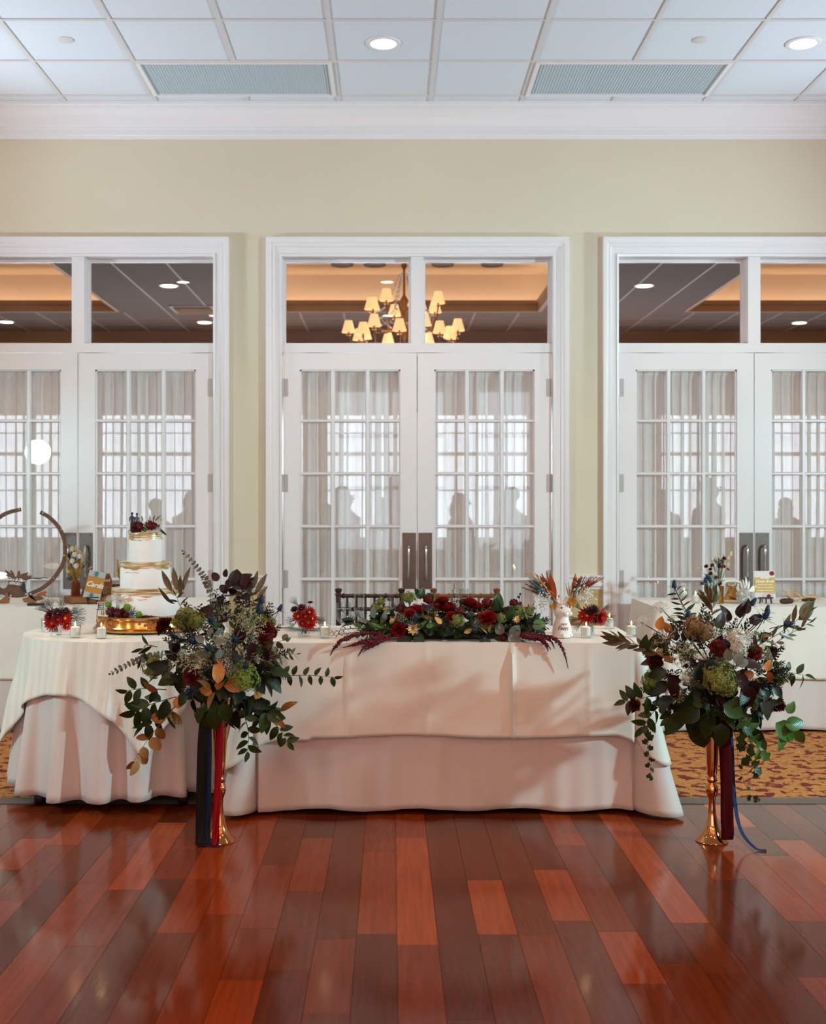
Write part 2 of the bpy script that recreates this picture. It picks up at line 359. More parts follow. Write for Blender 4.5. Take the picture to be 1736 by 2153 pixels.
# ------------------------------------------------------------------ mesh helpers
class MB:
    def __init__(s): s.v = []; s.f = []
    def add(s, vs, fs):
        o = len(s.v); s.v += [tuple(v) for v in vs]; s.f += [tuple(i + o for i in f) for f in fs]; return s
    def box(s, c, d, rz=0., M=None):
        x, y, z = d[0] / 2, d[1] / 2, d[2] / 2
        vs = [Vector((a * x, b * y, e * z)) for e in (-1, 1) for b in (-1, 1) for a in (-1, 1)]
        T = Matrix.Translation(c) @ (M if M is not None else Matrix.Rotation(rz, 4, 'Z'))
        return s.add([T @ v for v in vs], [(0, 2, 3, 1), (4, 5, 7, 6), (0, 1, 5, 4), (2, 6, 7, 3), (0, 4, 6, 2), (1, 3, 7, 5)])
    def bx(s, x0, x1, y0, y1, z0, z1):
        return s.box(((x0 + x1) / 2, (y0 + y1) / 2, (z0 + z1) / 2), (x1 - x0, y1 - y0, z1 - z0))
    def tube(s, path, r, n=6, caps=True):
        path = [Vector(p) for p in path]; m = len(path)
        rr = r if isinstance(r, (list, tuple)) else [r] * m
        vs = []; prev = None
        for i, p in enumerate(path):
            t = (path[min(i + 1, m - 1)] - path[max(i - 1, 0)])
            t = t.normalized() if t.length > 1e-9 else Vector((0, 0, 1))
            a = prev if prev is not None else (Vector((0, 0, 1)) if abs(t.z) < .9 else Vector((1, 0, 0)))
            a = (a - t * a.dot(t)); a = a.normalized() if a.length > 1e-6 else t.orthogonal().normalized()
            prev = a; b = t.cross(a)
            for k in range(n):
                q = 2 * PI * k / n; vs.append(p + (a * math.cos(q) + b * math.sin(q)) * rr[i])
        fs = [(i * n + k, i * n + (k + 1) % n, (i + 1) * n + (k + 1) % n, (i + 1) * n + k) for i in range(m - 1) for k in range(n)]
        if caps: fs += [tuple(range(n - 1, -1, -1)), tuple((m - 1) * n + k for k in range(n))]
        return s.add(vs, fs)
    def lathe(s, prof, n=24, c=(0, 0, 0), caps=True, M=None):
        vs = []; c = Vector(c)
        for r, z in prof:
            for k in range(n):
                q = 2 * PI * k / n; p = Vector((r * math.cos(q), r * math.sin(q), z))
                vs.append((M @ p if M is not None else p) + c)
        m = len(prof)
        fs = [(i * n + k, i * n + (k + 1) % n, (i + 1) * n + (k + 1) % n, (i + 1) * n + k) for i in range(m - 1) for k in range(n)]
        if caps:
            if prof[0][0] > 1e-6: fs.append(tuple(range(n - 1, -1, -1)))
            if prof[-1][0] > 1e-6: fs.append(tuple((m - 1) * n + k for k in range(n)))
        return s.add(vs, fs)
    def grid(s, fn, nu, nv, closeu=False):
        vs = []
        for j in range(nv + 1):
            for i in range(nu if closeu else nu + 1): vs.append(fn(i / nu, j / nv))
        st = nu if closeu else nu + 1
        fs = [(j * st + i, j * st + (i + 1) % st, (j + 1) * st + (i + 1) % st, (j + 1) * st + i) for j in range(nv) for i in range(nu)]
        return s.add(vs, fs)
    def ball(s, c, r, nu=10, nv=6):
        r = r if isinstance(r, (tuple, list)) else (r, r, r); c = Vector(c)
        return s.grid(lambda u, v: c + Vector((r[0] * math.cos(2 * PI * u) * math.sin(PI * v), r[1] * math.sin(2 * PI * u) * math.sin(PI * v), -r[2] * math.cos(PI * v))), nu, nv, True)
    def extrude(s, pts, y0, y1):
        """outline in the xz plane made solid from y0 to y1"""
        n = len(pts)
        vs = [(p[0], y0, p[1]) for p in pts] + [(p[0], y1, p[1]) for p in pts]
        return s.add(vs, [tuple(range(n)), tuple(range(2 * n - 1, n - 1, -1))] + [(i, n + i, n + (i + 1) % n, (i + 1) % n) for i in range(n)])
    def mesh(s, name, m, smooth=True, angle=38):
        me = bpy.data.meshes.new(name); me.from_pydata(s.v, [], s.f)
        me.validate(); 
        if smooth:
            me.shade_smooth(); me.set_sharp_from_angle(angle=math.radians(angle))
        me.materials.append(MATS[m]); return me
    def build(s, name, m, parent=None, smooth=True, angle=38, solid=0., M=None):
        o = obj(name, s.mesh(name, m, smooth, angle), M, parent)
        if solid:
            k = o.modifiers.new('thickness', 'SOLIDIFY'); k.thickness = solid; k.offset = 0
        return o
def obj(name, me, M=None, parent=None):
    o = bpy.data.objects.new(name, me); COL.objects.link(o)
    if M is not None: o.matrix_basis = M
    if parent is not None:
        o.parent = parent; o.matrix_parent_inverse = parent['_w'].inverted() if False else WORLD[parent.name].inverted()
    WORLD[o.name] = (M.copy() if M is not None else Matrix.Identity(4))
    return o
WORLD = {}
def tag(o, label, cat, group=None):
    o['label'] = label; o['category'] = cat
    if group: o['group'] = group
    return o
def empty(name, loc, label, cat, group=None):
    o = obj(name, None, Matrix.Translation(loc)); o.empty_display_size = .1
    return tag(o, label, cat, group)
def struct(o):
    o['kind'] = 'structure'; return o
def sempty(name, loc):
    return struct(obj(name, None, Matrix.Translation(loc)))
def frame(pos, d, n=None, scale=1., roll=0.):
    """matrix whose +Y runs along d and whose +Z faces n"""
    d = Vector(d).normalized()
    n = Vector(n) if n is not None else Vector((0, -1, .2))
    n = n - d * n.dot(d)
    n = n.normalized() if n.length > 1e-5 else d.orthogonal().normalized()
    x = d.cross(n)
    M = Matrix((x, d, n)).transposed().to_4x4()
    if roll: M = M @ Matrix.Rotation(roll, 4, 'Y')
    S = scale if isinstance(scale, (tuple, list)) else (scale,) * 3
    return Matrix.Translation(pos) @ M @ Matrix.Diagonal((*S, 1))
def facing(pos, n, scale=1., spin=0.):
    """matrix whose +Z looks along n"""
    q = Vector(n).normalized().to_track_quat('Z', 'Y').to_matrix().to_4x4()
    S = scale if isinstance(scale, (tuple, list)) else (scale,) * 3
    return Matrix.Translation(pos) @ q @ Matrix.Rotation(spin, 4, 'Z') @ Matrix.Diagonal((*S, 1))
def text(body, size, m, name, parent, M, shear=0.25, align='CENTER', depth=.0004, space=1.0):
    cu = bpy.data.curves.new(name, 'FONT'); cu.body = body; cu.size = size; cu.align_x = align; cu.align_y = 'CENTER'
    cu.shear = shear; cu.extrude = depth; cu.offset = size * .012; cu.space_character = space; cu.resolution_u = 3
    t = bpy.data.objects.new('tmp', cu); COL.objects.link(t)
    dg = bpy.context.evaluated_depsgraph_get(); me = bpy.data.meshes.new_from_object(t.evaluated_get(dg))
    bpy.data.objects.remove(t); me.materials.clear(); me.materials.append(MATS[m]); me.name = name
    return obj(name, me, M, parent)
def bez(pts, n):
    """smooth path through points (Catmull-Rom)"""
    p = [Vector(q) for q in pts]; p = [p[0] * 2 - p[1]] + p + [p[-1] * 2 - p[-2]]; out = []
    k = len(p) - 3
    for i in range(n + 1):
        t = i / n * k; j = min(int(t), k - 1); t -= j
        a, b, c, d = p[j:j + 4]
        out.append(.5 * ((2 * b) + (c - a) * t + (2 * a - 5 * b + 4 * c - d) * t * t + (3 * b - a - 3 * c + d) * t ** 3))
    return out

# ================================================================== THE ROOM
YW, ZC, WT = 8.1, 4.066, .2            # wall face, ceiling height, wall thickness
XL, XR, YB = -4.8, 5.4, -4.5
DOORS = [(-3.037, -1.203), (-.732, 1.093), (1.545, 3.385)]
ZD, ZT = 2.405, 3.053                  # door head, opening head

# ---- floor: base slab, planks, edge trim, carpet
fl = struct(MB().bx(XL, XR, YB, 5.45, -.06, -.013).build('floor', 'black_gap', smooth=False))
unit = MB().bx(0, 1, 0, 1, -.012, 0).mesh('plank', 'plank_wood', False)
pw = .1275
# tones of the planks one can tell apart are left to chance; ends are staggered
for i in range(-17, 19):
    x = i * pw + .02
    y = 5.45
    while y > 1.9:
        L = R.choice((.42, .55, .68, .72, .9, 1.05, 1.2))
        if y == 5.45: L *= R.uniform(.4, 1)
        y0 = max(y - L, 1.6)
        M = Matrix.Translation((x + .0006, y0 + .0006, R.uniform(-.0004, .0003))) @ Matrix.Diagonal((pw - .0012, y - y0 - .0012, 1, 1))
        obj('plank', unit, M, fl)
        y = y0
far_pl = MB()
for i in range(-38, 44):
    x = i * pw + .02
    if x < XL or x + pw > XR: continue
    y = 1.6 if -17 <= i < 19 else 5.45
    while y > YB + .1:
        y0 = max(y - R.uniform(.5, 1.2), YB)
        far_pl.bx(x + .0006, x + pw - .0006, y0 + .0006, y - .0006, -.012, 0); y = y0
fp = far_pl.build('plank_field', 'plank_wood', fl, smooth=False); fp['kind'] = 'stuff'
struct(MB().grid(lambda u, v: Vector((XL + (XR - XL) * u, 5.45 + .11 * v, .013 * math.sin(PI * v) + .001)), 4, 8).bx(XL, XR, 5.45, 5.56, -.05, -.002).build('trim_1', 'edge_trim'))
struct(MB().bx(-9, 10, 5.56, 18.6, -.06, .004).build('floor_carpet', 'carpet_pile', smooth=False))

# ---- ceiling: tiles in a metal grid
T = .6096
GX = [-.345 + T * k for k in range(-7, 10)]
GY = [6.64 + T * k for k in range(-3, 4)]
ce = struct(MB().bx(XL, XR, YB, YW + .2, ZC + .03, ZC + .12).build('ceiling', 'ceil_tile', smooth=False))
tile = MB().bx(0, 1, 0, 1, 0, .02).mesh('ceiling_tile', 'ceil_tile', False)
LIGHT_COLS = {(-1.564): 1}
def is_fixture(x, y):
    return abs(y - (6.64 + T)) < .05 and (-1.6 < x < -.4 or .8 < x < 2.0)
for gx in GX[:-1]:
    for gy in GY[:-1]:
        if is_fixture(gx, gy) or gx < XL: continue
        y1 = min(gy + T, YW - .02)
        if y1 - gy < .02: continue
        obj('ceiling_tile', tile, Matrix.Translation((gx + .002, gy + .002, ZC + .001)) @ Matrix.Diagonal((T - .004, y1 - gy - .004, 1, 1)), ce)
MB().bx(XL, XR, YB, GY[0], ZC + .001, ZC + .02).bx(XL, GX[0], GY[0], YW, ZC + .001, ZC + .02).bx(GX[-1], XR, GY[0], YW, ZC + .001, ZC + .02).build('ceiling_field', 'ceil_tile', ce, smooth=False)
bw = .012
for gx in GX:
    if gx in (GX[6], GX[10]):       # bars that stop at the light fixtures
        MB().bx(gx - bw, gx + bw, GY[0], 7.2496, ZC - .006, ZC + .001).build('grid_bar', 'grid_metal', ce, smooth=False)
        MB().bx(gx - bw, gx + bw, 7.8592, YW, ZC - .006, ZC + .001).build('grid_bar', 'grid_metal', ce, smooth=False)
    else:
        MB().bx(gx - bw, gx + bw, GY[0], YW, ZC - .006, ZC + .001).build('grid_bar', 'grid_metal', ce, smooth=False)
for gy in GY[:-1]:
    MB().bx(GX[0], GX[-1], gy - bw, gy + bw, ZC - .0055, ZC + .001).build('grid_bar', 'grid_metal', ce, smooth=False)

# lensed fixtures (switched off)
for x0, wh in ((-1.565, 'flat lensed ceiling panel light, switched off, above the cake table'),
               (.874, 'flat lensed ceiling panel light, switched off, beside the right-hand downlight')):
    x1, y0, y1 = x0 + 2 * T, 7.2496, 7.8592
    e = empty('ceiling_panel_light', ((x0 + x1) / 2, (y0 + y1) / 2, ZC), wh, 'light', 'lensed ceiling panel lights')
    f = MB()
    for a in ((x0 + bw, x0 + .035, y0 + bw, y1 - bw), (x1 - .035, x1 - bw, y0 + bw, y1 - bw), (x0 + .035, x1 - .035, y0 + bw, y0 + .03), (x0 + .035, x1 - .035, y1 - .03, y1 - bw)):
        f.bx(a[0], a[1], a[2], a[3], ZC - .014, ZC + .01)
    f.build('frame', 'trim_white', e, smooth=False)
    l = MB(); n = 64; w_ = (x1 - x0 - .07) / n
    l.grid(lambda u, v: Vector((x0 + .035 + (x1 - x0 - .07) * u, y0 + .03 + (y1 - y0 - .06) * v, ZC - .004 + .004 * (round(u * n * 2) % 2))), n * 2, 1)
    l.build('ribbed_lens', 'lens_panel', e, smooth=False)
    MB().bx(x0 + .02, x1 - .02, y0 + .02, y1 - .02, ZC + .012, ZC + .028).build('housing', 'lens_panel', e, smooth=False)

# round downlights
def downlight(x, y, z, label, lens='lamp_lens', power=0, r=.075, group='round ceiling downlights', col=(1., .62, .34)):
    e = empty('downlight', (x, y, z), label, 'light', group)
    MB().lathe([(r + .026, .002), (r + .026, -.004), (r + .012, -.009), (r, -.006), (r, .02)], 32, (x, y, z), caps=False).build('trim_ring', 'trim_white', e)
    MB().lathe([(0.0001, .0), (r, .0)], 32, (x, y, z - .003)).build('lens', lens, e)
    if power:
        light('downlight_lamp', 'SPOT', (x, y, z - .03), (x, y, 0), power, col, spot_size=1.75, spot_blend=.7, shadow_soft_size=.07)
DLP = 52
for ix, x in enumerate((-2.49, -.042, 2.41)):
    for iy, y in enumerate((6.98, 4.54, 2.1, -.4)):
        seen = iy == 0 and ix > 0
        if iy == 0: lab = ['recessed downlight near the left wall', 'glowing round downlight in the ceiling over the middle doors', 'glowing round downlight beside the right panel light'][ix]
        else: lab = 'recessed round downlight over the dance floor'
        downlight(x, y, ZC - .001, lab, power=DLP)
for x, lab in ((-1.885, 'flat white sprinkler cover disc left of the ceiling'), (1.797, 'flat white sprinkler cover disc by the right panel light')):
    d = 2512 * 2.716 / 984.5
    tag(MB().lathe([(.0001, -.006), (.04, -.006), (.047, -.003), (.047, .002)], 28, (x, d, ZC - .001)).build('sprinkler_cover', 'grid_metal'), lab, 'sprinkler cover', 'sprinkler covers')

# ---- walls
def wall_with_openings(name, x0, x1, y0, y1, z1, ops, m):
    """ops: (xa, xb, za, zb)"""
    b = MB(); xs = x0
    for xa, xb, za, zb in sorted(ops):
        b.bx(xs, xa, y0, y1, 0, z1)
        if za > 0: b.bx(xa, xb, y0, y1, 0, za)
        b.bx(xa, xb, y0, y1, zb, z1); xs = xb
    b.bx(xs, x1, y0, y1, 0, z1)
    return struct(b.build(name, m, smooth=False))
wb = wall_with_openings('wall_back', XL, XR, YW, YW + WT, ZC + .03, [(a - .03, b + .03, 0, ZT + .03) for a, b in DOORS], 'wall_paint')
struct(MB().bx(XL - .15, XL, YB, YW + WT, 0, ZC + .03).build('wall_left', 'wall_paint', smooth=False))
struct(MB().bx(XR, XR + .15, YB, YW + WT, 0, ZC + .03).build('wall_right', 'wall_paint', smooth=False))
wr = wall_with_openings('wall_rear', XL, XR, YB - .15, YB, ZC + .03, [(a, b, .6, 3.4) for a, b in RW], 'wall_paint')
for i, (a, b) in enumerate(RW):
    f = MB()
    for x in (a, (a + b) / 2, b): f.bx(x - .03, x + .03, YB - .1, YB + .03, .6, 3.4)
    for z in (.6, 1.7, 2.6, 3.4): f.bx(a, b, YB - .1, YB + .03, z - .03, z + .03)
    struct(f.build('window_%d' % (i + 1), 'trim_white', smooth=False))
# lower wall colour below the chair rail, chair rails between the casings
segs = [(XL, -3.145), (-1.095, -.84), (1.20, 1.437), (3.50, XR)]
for i, (a, b) in enumerate(segs):
    struct(MB().bx(a, b, YW - .004, YW, 0, .80).build('wall_lower_%d' % (i + 1), 'wall_lower', smooth=False))
    prof = [(.0, .795), (.016, .80), (.016, .812), (.03, .822), (.03, .842), (.02, .85), (.02, .872), (.034, .882), (.034, .892), (0, .897)]
    c = MB(); vs = [(x, YW - p, z) for x in (a, b) for p, z in prof]; n = len(prof)
    c.add(vs, [(k, k + 1, n + k + 1, n + k) for k in range(n - 1)] + [tuple(range(n)), tuple(range(2 * n - 1, n - 1, -1))])
    struct(c.build('trim_%d' % (i + 10), 'trim_white', smooth=False))
    struct(MB().bx(a, b, YW - .018, YW, 0, .13).build('baseboard_back_%d' % (i + 1), 'trim_white', smooth=False))
# crown moulding
cp = [(0, 3.847), (.012, 3.847), (.014, 3.868), (.022, 3.874), (.022, 3.908), (.032, 3.914), (.032, 3.924), (.044, 3.930), (.048, 3.940)]
cp += [(.048 + .062 * (1 - math.cos(t * PI / 2)), 3.94 + .085 * math.sin(t * PI / 2)) for t in (.2, .4, .6, .8, 1)]
cp += [(.122, 4.027), (.122, 4.036), (.136, 4.044), (.136, ZC)]
def crown(name, fn, a, b):
    c = MB(); n = len(cp)
    c.add([fn(t, p, z) for t in (a, b) for p, z in cp], [(k, k + 1, n + k + 1, n + k) for k in range(n - 1)])
    struct(c.build(name, 'trim_white', angle=25))
crown('trim_2', lambda t, p, z: (t, YW - p, z), XL, XR)
crown('trim_3', lambda t, p, z: (XL + p, t, z), YB, YW)
crown('trim_4', lambda t, p, z: (XR - p, t, z), YB, YW)

# ---- French doors with transoms
PANE = MB().bx(0, 1, -.002, .002, 0, 1).mesh('pane', 'pane_glass', False)
HV = MB().box((0, 0, 0), (.022, .006, .12)).box((0, 0, 0), (.001, .001, .001)).mesh('hinge', 'hinge_metal', False)
def casing(name, xa, xb):
    prof = [(0., .0), (0., .022), (.012, .026), (.016, .018), (.05, .022), (.056, .030), (.072, .030), (.078, .036), (.1, .042), (.107, .042), (.107, 0)]
    b = MB(); n = len(prof)
    for o, p in prof:
        top = ZT + o * 1.18
        b.v += [(xa - o, YW - p, 0), (xa - o, YW - p, top), (xb + o, YW - p, top), (xb + o, YW - p, 0)]
    for k in range(n - 1):
        for j in range(3): b.f.append((k * 4 + j, k * 4 + j + 1, k * 4 + 5 + j, k * 4 + 4 + j))
    struct(b.build(name, 'trim_white', angle=25))
def leaf(parent, xa, xb, hinge_left, ci):
    y0, y1 = YW + .004, YW + .049
    st, tr, zb = .113, .11, .5175
    z1 = ZD - .006
    b = MB().bx(xa, xa + st, y0, y1, .012, z1).bx(xb - st, xb, y0, y1, .012, z1).bx(xa + st, xb - st, y0, y1, z1 - tr, z1).bx(xa + st, xb - st, y0, y1, .012, zb)
    lf = b.build('door_leaf', 'trim_white', parent, smooth=False)
    gx0, gx1, gz1 = xa + st, xb - st, z1 - tr
    mw, mh, nr = .03, .0225, 5
    cw = (gx1 - gx0 - 2 * mw) / 3; rh = (gz1 - zb - 4 * mh) / nr
    def bar(x0, x1, z0, z1_, vert):
        # a moulded glazing bar: flat face, bevelled sides
        m = MB(); e = .006
        if vert: vs = [(x0, y0 + .02, z0), (x0 + e, y0 + .006, z0), (x1 - e, y0 + .006, z0), (x1, y0 + .02, z0), (x1, y1 - .006, z0), (x0, y1 - .006, z0)]; top = [(x, y, z1_) for x, y, z in vs]
        else: vs = [(x0, y0 + .0205, z0), (x0, y0 + .0065, z0 + e), (x0, y0 + .0065, z1_ - e), (x0, y0 + .0205, z1_), (x0, y1 - .0065, z1_), (x0, y1 - .0065, z0)]; top = [(x1, y, z) for x, y, z in vs]
        m.add(vs + top, [(i, (i + 1) % 6, 6 + (i + 1) % 6, 6 + i) for i in range(6)] + [tuple(range(6)), tuple(range(11, 5, -1))])
        m.build('muntin', 'trim_white', lf, smooth=False)
    for c in (1, 2): bar(gx0 + c * cw + (c - 1) * mw, gx0 + c * (cw + mw), zb, gz1, True)
    for r in range(1, nr): bar(gx0, gx1, zb + r * rh + (r - 1) * mh, zb + r * (rh + mh), False)
    # sloped glazing bead round the whole light
    bead = MB()
    for x0, x1, z0, zz, ax in ((gx0, gx0 + .01, zb, gz1, 'x'), (gx1 - .01, gx1, zb, gz1, 'x'), (gx0, gx1, zb, zb + .01, 'z'), (gx0, gx1, gz1 - .01, gz1, 'z')):
        bead.bx(x0, x1, y0 + .012, y0 + .03, z0, zz)
    bead.build('glazing_bead', 'trim_white', lf, smooth=False)
    for c in range(3):
        for r in range(nr):
            obj('pane', PANE, Matrix.Translation((gx0 + c * (cw + mw) - .003, y0 + .026, zb + r * (rh + mh) - .003)) @ Matrix.Diagonal((cw + .006, 1, rh + .006, 1)), lf)
    hx = xa - .004 if hinge_left else xb + .004
    sgn = 1 if hinge_left else -1
    for z in (2.166, 1.518, .868):
        h = MB().lathe([(.0075, -.06), (.0075, .06)], 10, (hx, y0 - .007, z)).box((hx + sgn * .018, y0 - .001, z), (.036, .003, .12)).box((hx - sgn * .012, y0 - .001, z), (.02, .003, .12))
        for k in (-.036, -.012, .012, .036): h.lathe([(.0082, -.0015), (.0082, .0015)], 10, (hx, y0 - .007, z + k))
        h.build('hinge', 'hinge_metal', lf)
    # pull plate and handle on the meeting stile
    px0 = xb - .098 if hinge_left else xa + .006
    pl = MB().bx(px0, px0 + .092, y0 - .004, y0 - .0002, .80, 1.182)
    for x in (px0 + .012, px0 + .08):
        for z in (.815, .99, 1.167): pl.lathe([(.0001, .003), (.004, .002), (.005, 0)], 8, (x, y0 - .004, z), M=Matrix.Rotation(PI / 2, 4, 'X'))
    pl.build('pull_plate', 'door_plate', lf, smooth=True, angle=30)
    cx = px0 + .046 - (.004 if hinge_left else -.004)
    MB().tube(bez([(cx, y0 - .004, 1.092), (cx, y0 - .03, 1.094), (cx, y0 - .05, 1.075), (cx, y0 - .052, .98), (cx, y0 - .05, .89), (cx, y0 - .03, .871), (cx, y0 - .004, .873)], 26), .0085, 10).build('pull_handle', 'steel', lf)
    return gx0, gx1
CURT = []
for i, (xa, xb) in enumerate(DOORS):
    d = sempty('door_%d' % (i + 1), ((xa + xb) / 2, YW, 0))
    casing('trim_%d' % (20 + i), xa - .003, xb + .003)
    j = MB().bx(xa - .03, xa - .003, YW + .001, YW + WT - .001, 0, ZT).bx(xb + .003, xb + .03, YW + .001, YW + WT - .001, 0, ZT).bx(xa - .03, xb + .03, YW + .001, YW + WT - .001, ZT, ZT + .029)
    j.build('jamb', 'trim_white', d, smooth=False)
    MB().bx(xa - .003, xb + .003, YW + .002, YW + WT - .01, ZD, ZD + .062).build('transom_bar', 'trim_white', d, smooth=False)
    xm = (xa + xb) / 2
    MB().bx(xm - .042, xm + .042, YW + .002, YW + WT - .01, ZD + .062, ZT).build('transom_mullion', 'trim_white', d, smooth=False)
    for a, b in ((xa - .003, xm - .042), (xm + .042, xb + .003)):
        st = MB(); z0, z1 = ZD + .062, ZT; q = .016
        for bb in ((a, a + q, z0, z1), (b - q, b, z0, z1), (a + q, b - q, z0, z0 + q), (a + q, b - q, z1 - q, z1)):
            st.bx(bb[0], bb[1], YW + .105, YW + .135, bb[2], bb[3])
        st.build('transom_stop', 'trim_white', d, smooth=False)
        obj('transom_pane', PANE, Matrix.Translation((a + .01, YW + .12, z0 + .01)) @ Matrix.Diagonal((b - a - .02, 1, z1 - z0 - .02, 1)), d)
    for k, (a, b) in enumerate(((xa + .004, xm - .0025), (xm + .0025, xb - .004))):
        g = leaf(d, a, b, k == 0, i)
        CURT.append((g[0], g[1], i, k))

# ---- sheer curtains on the backs of the leaves
def curtain(x0, x1, i, k):
    rr = random.Random(40 + i * 2 + k)
    n = 300; W = x1 - x0 + .05; a0 = x0 - .025
    fr = [(rr.uniform(11, 15), rr.uniform(0, 6.28)), (rr.uniform(23, 31), rr.uniform(0, 6.28)), (rr.uniform(4, 7), rr.uniform(0, 6.28))]
    am = [rr.uniform(0, 6.28) for _ in range(3)]
    split = (i, k) == (0, 0)
    def fn(u, v):
        z = 2.308 - v * 1.80
        A = .015 + .016 * (.5 + .5 * math.sin(5.1 * u * 2 + am[0])) * (.55 + .45 * v) + .004 * math.sin(17 * u + am[1])
        t1 = 2 * PI * fr[0][0] * (u + .012 * math.sin(7 * u + 2 * v * (.4) + am[2])) + fr[0][1]
        t2 = 2 * PI * fr[1][0] * u + fr[1][1] + .5 * math.sin(3 * v + 9 * u)
        t3 = 2 * PI * fr[2][0] * u + fr[2][1]
        x = a0 + W * u + A * math.sin(t1) + .22 * A * math.sin(t2) + .004 * math.sin(t3 + 2 * v)
        y = YW + .085 + .008 * math.cos(t1) + .004 * math.cos(t2) + .004 * math.cos(t3)
        if v < .04: y = YW + .078 + (y - YW - .085) * .6
        return Vector((min(max(x, a0), a0 + W), y, z))
    b = MB().grid(fn, n, 16)
    lab = ['left', 'middle', 'right'][i]
    what = {(0, 0): 'white sheer curtain behind the wooden arch sign, on the door glass', (0, 1): 'white sheer curtain on the door glass behind the wedding cake',
            (1, 0): 'white sheer curtain on the door glass above the dark wooden chair', (1, 1): 'white sheer curtain on the door glass above the lighter brown chair',
            (2, 0): 'white sheer curtain on the door glass above the tall dried flower vase', (2, 1): 'white sheer curtain on the door glass behind the guest book sign'}[(i, k)]
    e = empty('sheer_curtain', ((x0 + x1) / 2, YW + .085, .5), what, 'curtain', 'sheer door curtains')
    b.build('panel', 'sheer_cloth', e, angle=180)
    MB().tube([(a0, YW + .08, 2.308), (a0 + W, YW + .08, 2.308)], .006, 8).build('rod', 'trim_white', e)
    # gathered heading: a second layer along the rod
    MB().grid(lambda u, v: fn(u * .999 + .0005, .0 + v * .028) + Vector((0, -.004, .012 * (1 - v))), n, 2).build('heading', 'sheer_cloth', e, angle=180)
for c in CURT: curtain(*c)

# ================================================================== THE ROOM BEYOND
FX0, FX1, FY1 = -8.5, 9.5, 18.4
trays = [(-7.55, -3.75), (-1.75, 2.06), (4.06, 7.86)]; TY0, TY1 = 9.9, 16.5
b = MB()
b.bx(FX0, FX1, YW + WT, TY0, ZC, ZC + .05); b.bx(FX0, FX1, TY1, FY1, ZC, ZC + .05)
xs = FX0
for a, c in trays: b.bx(xs, a, TY0, TY1, ZC, ZC + .05); xs = c
b.bx(xs, FX1, TY0, TY1, ZC, ZC + .05)
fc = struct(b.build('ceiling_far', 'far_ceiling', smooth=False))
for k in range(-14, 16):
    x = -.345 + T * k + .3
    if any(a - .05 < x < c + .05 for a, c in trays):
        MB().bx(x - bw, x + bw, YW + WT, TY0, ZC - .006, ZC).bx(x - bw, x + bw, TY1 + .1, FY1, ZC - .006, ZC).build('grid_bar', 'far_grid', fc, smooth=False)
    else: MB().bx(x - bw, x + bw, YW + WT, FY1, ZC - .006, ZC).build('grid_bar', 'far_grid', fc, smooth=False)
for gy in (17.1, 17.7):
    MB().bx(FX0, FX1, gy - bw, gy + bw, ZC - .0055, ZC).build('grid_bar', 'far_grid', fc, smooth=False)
for i, (a, c) in enumerate(trays):
    e = sempty('ceiling_tray_%d' % (i + 1), ((a + c) / 2, (TY0 + TY1) / 2, ZC))
    ZR = 4.62
    MB().bx(a - .25, c + .25, TY0 - .25, TY1 + .25, ZR, ZR + .05).build('tray_top', 'tray_paint', e, smooth=False)
    MB().bx(a - .3, a - .25, TY0 - .3, TY1 + .3, ZC + .05, ZR).bx(c + .25, c + .3, TY0 - .3, TY1 + .3, ZC + .05, ZR).bx(a - .25, c + .25, TY1 + .25, TY1 + .3, ZC + .05, ZR).bx(a - .25, c + .25, TY0 - .3, TY0 - .25, ZC + .05, ZR).build('tray_side', 'tray_paint', e, smooth=False)
    lip = MB(); t = .12
    for q in ((a - .02, a + .03, TY0, TY1), (c - .03, c + .02, TY0, TY1), (a, c, TY1 - .03, TY1 + .02), (a, c, TY0 - .02, TY0 + .03)):
        lip.bx(q[0], q[1], q[2], q[3], ZC - .01, ZC + .09); lip.bx(q[0] - .02, q[1] + .02, q[2] - .02, q[3] + .02, ZC + .09, ZC + .145)
    lip.build('tray_moulding', 'tray_mould', e, smooth=False)
    gl = MB()
    for q in ((a - .2, a - .08, TY0, TY1), (c + .08, c + .2, TY0, TY1), (a, c, TY1 + .08, TY1 + .2), (a, c, TY0 - .2, TY0 - .08)):
        gl.bx(q[0], q[1], q[2], q[3], ZC + .055, ZC + .075)
    gl.build('cove_lamp', 'cove_glow', e, smooth=False)
cz = 4.62
for px in (720, 788, 930, 1033):
    p = P(px, 558, 16.1)
    tag(MB().lathe([(.0001, 0), (.14, 0), (.15, -.01), (.15, .004)], 20, (p.x, 16.0, cz - .012)).build('ceiling_speaker', 'can_dark'), 'dark round ceiling fitting in the glowing tray beyond the middle transom', 'ceiling fitting', 'dark round fittings in the glowing tray')
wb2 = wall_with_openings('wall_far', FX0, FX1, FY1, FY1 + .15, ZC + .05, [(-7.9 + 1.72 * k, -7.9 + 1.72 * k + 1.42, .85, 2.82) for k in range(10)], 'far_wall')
for k in range(10):
    a = -7.9 + 1.72 * k; c = a + 1.42
    f = MB()
    for x in (a, c): f.bx(x - .03, x + .03, FY1 - .02, FY1 + .1, .85, 2.82)
    f.bx((a + c) / 2 - .012, (a + c) / 2 + .012, FY1 + .02, FY1 + .06, .85, 2.82)
    for z, h in ((.87, .03), (1.62, .012), (2.18, .03), (2.5, .012), (2.80, .03)): f.bx(a, c, FY1, FY1 + .1, z - h, z + h)
    struct(f.build('window_%d' % (k + 4), 'trim_white', smooth=False))
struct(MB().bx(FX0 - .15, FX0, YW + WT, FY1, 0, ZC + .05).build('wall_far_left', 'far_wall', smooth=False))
struct(MB().bx(FX1, FX1 + .15, YW + WT, FY1, 0, ZC + .05).build('wall_far_right', 'far_wall', smooth=False))
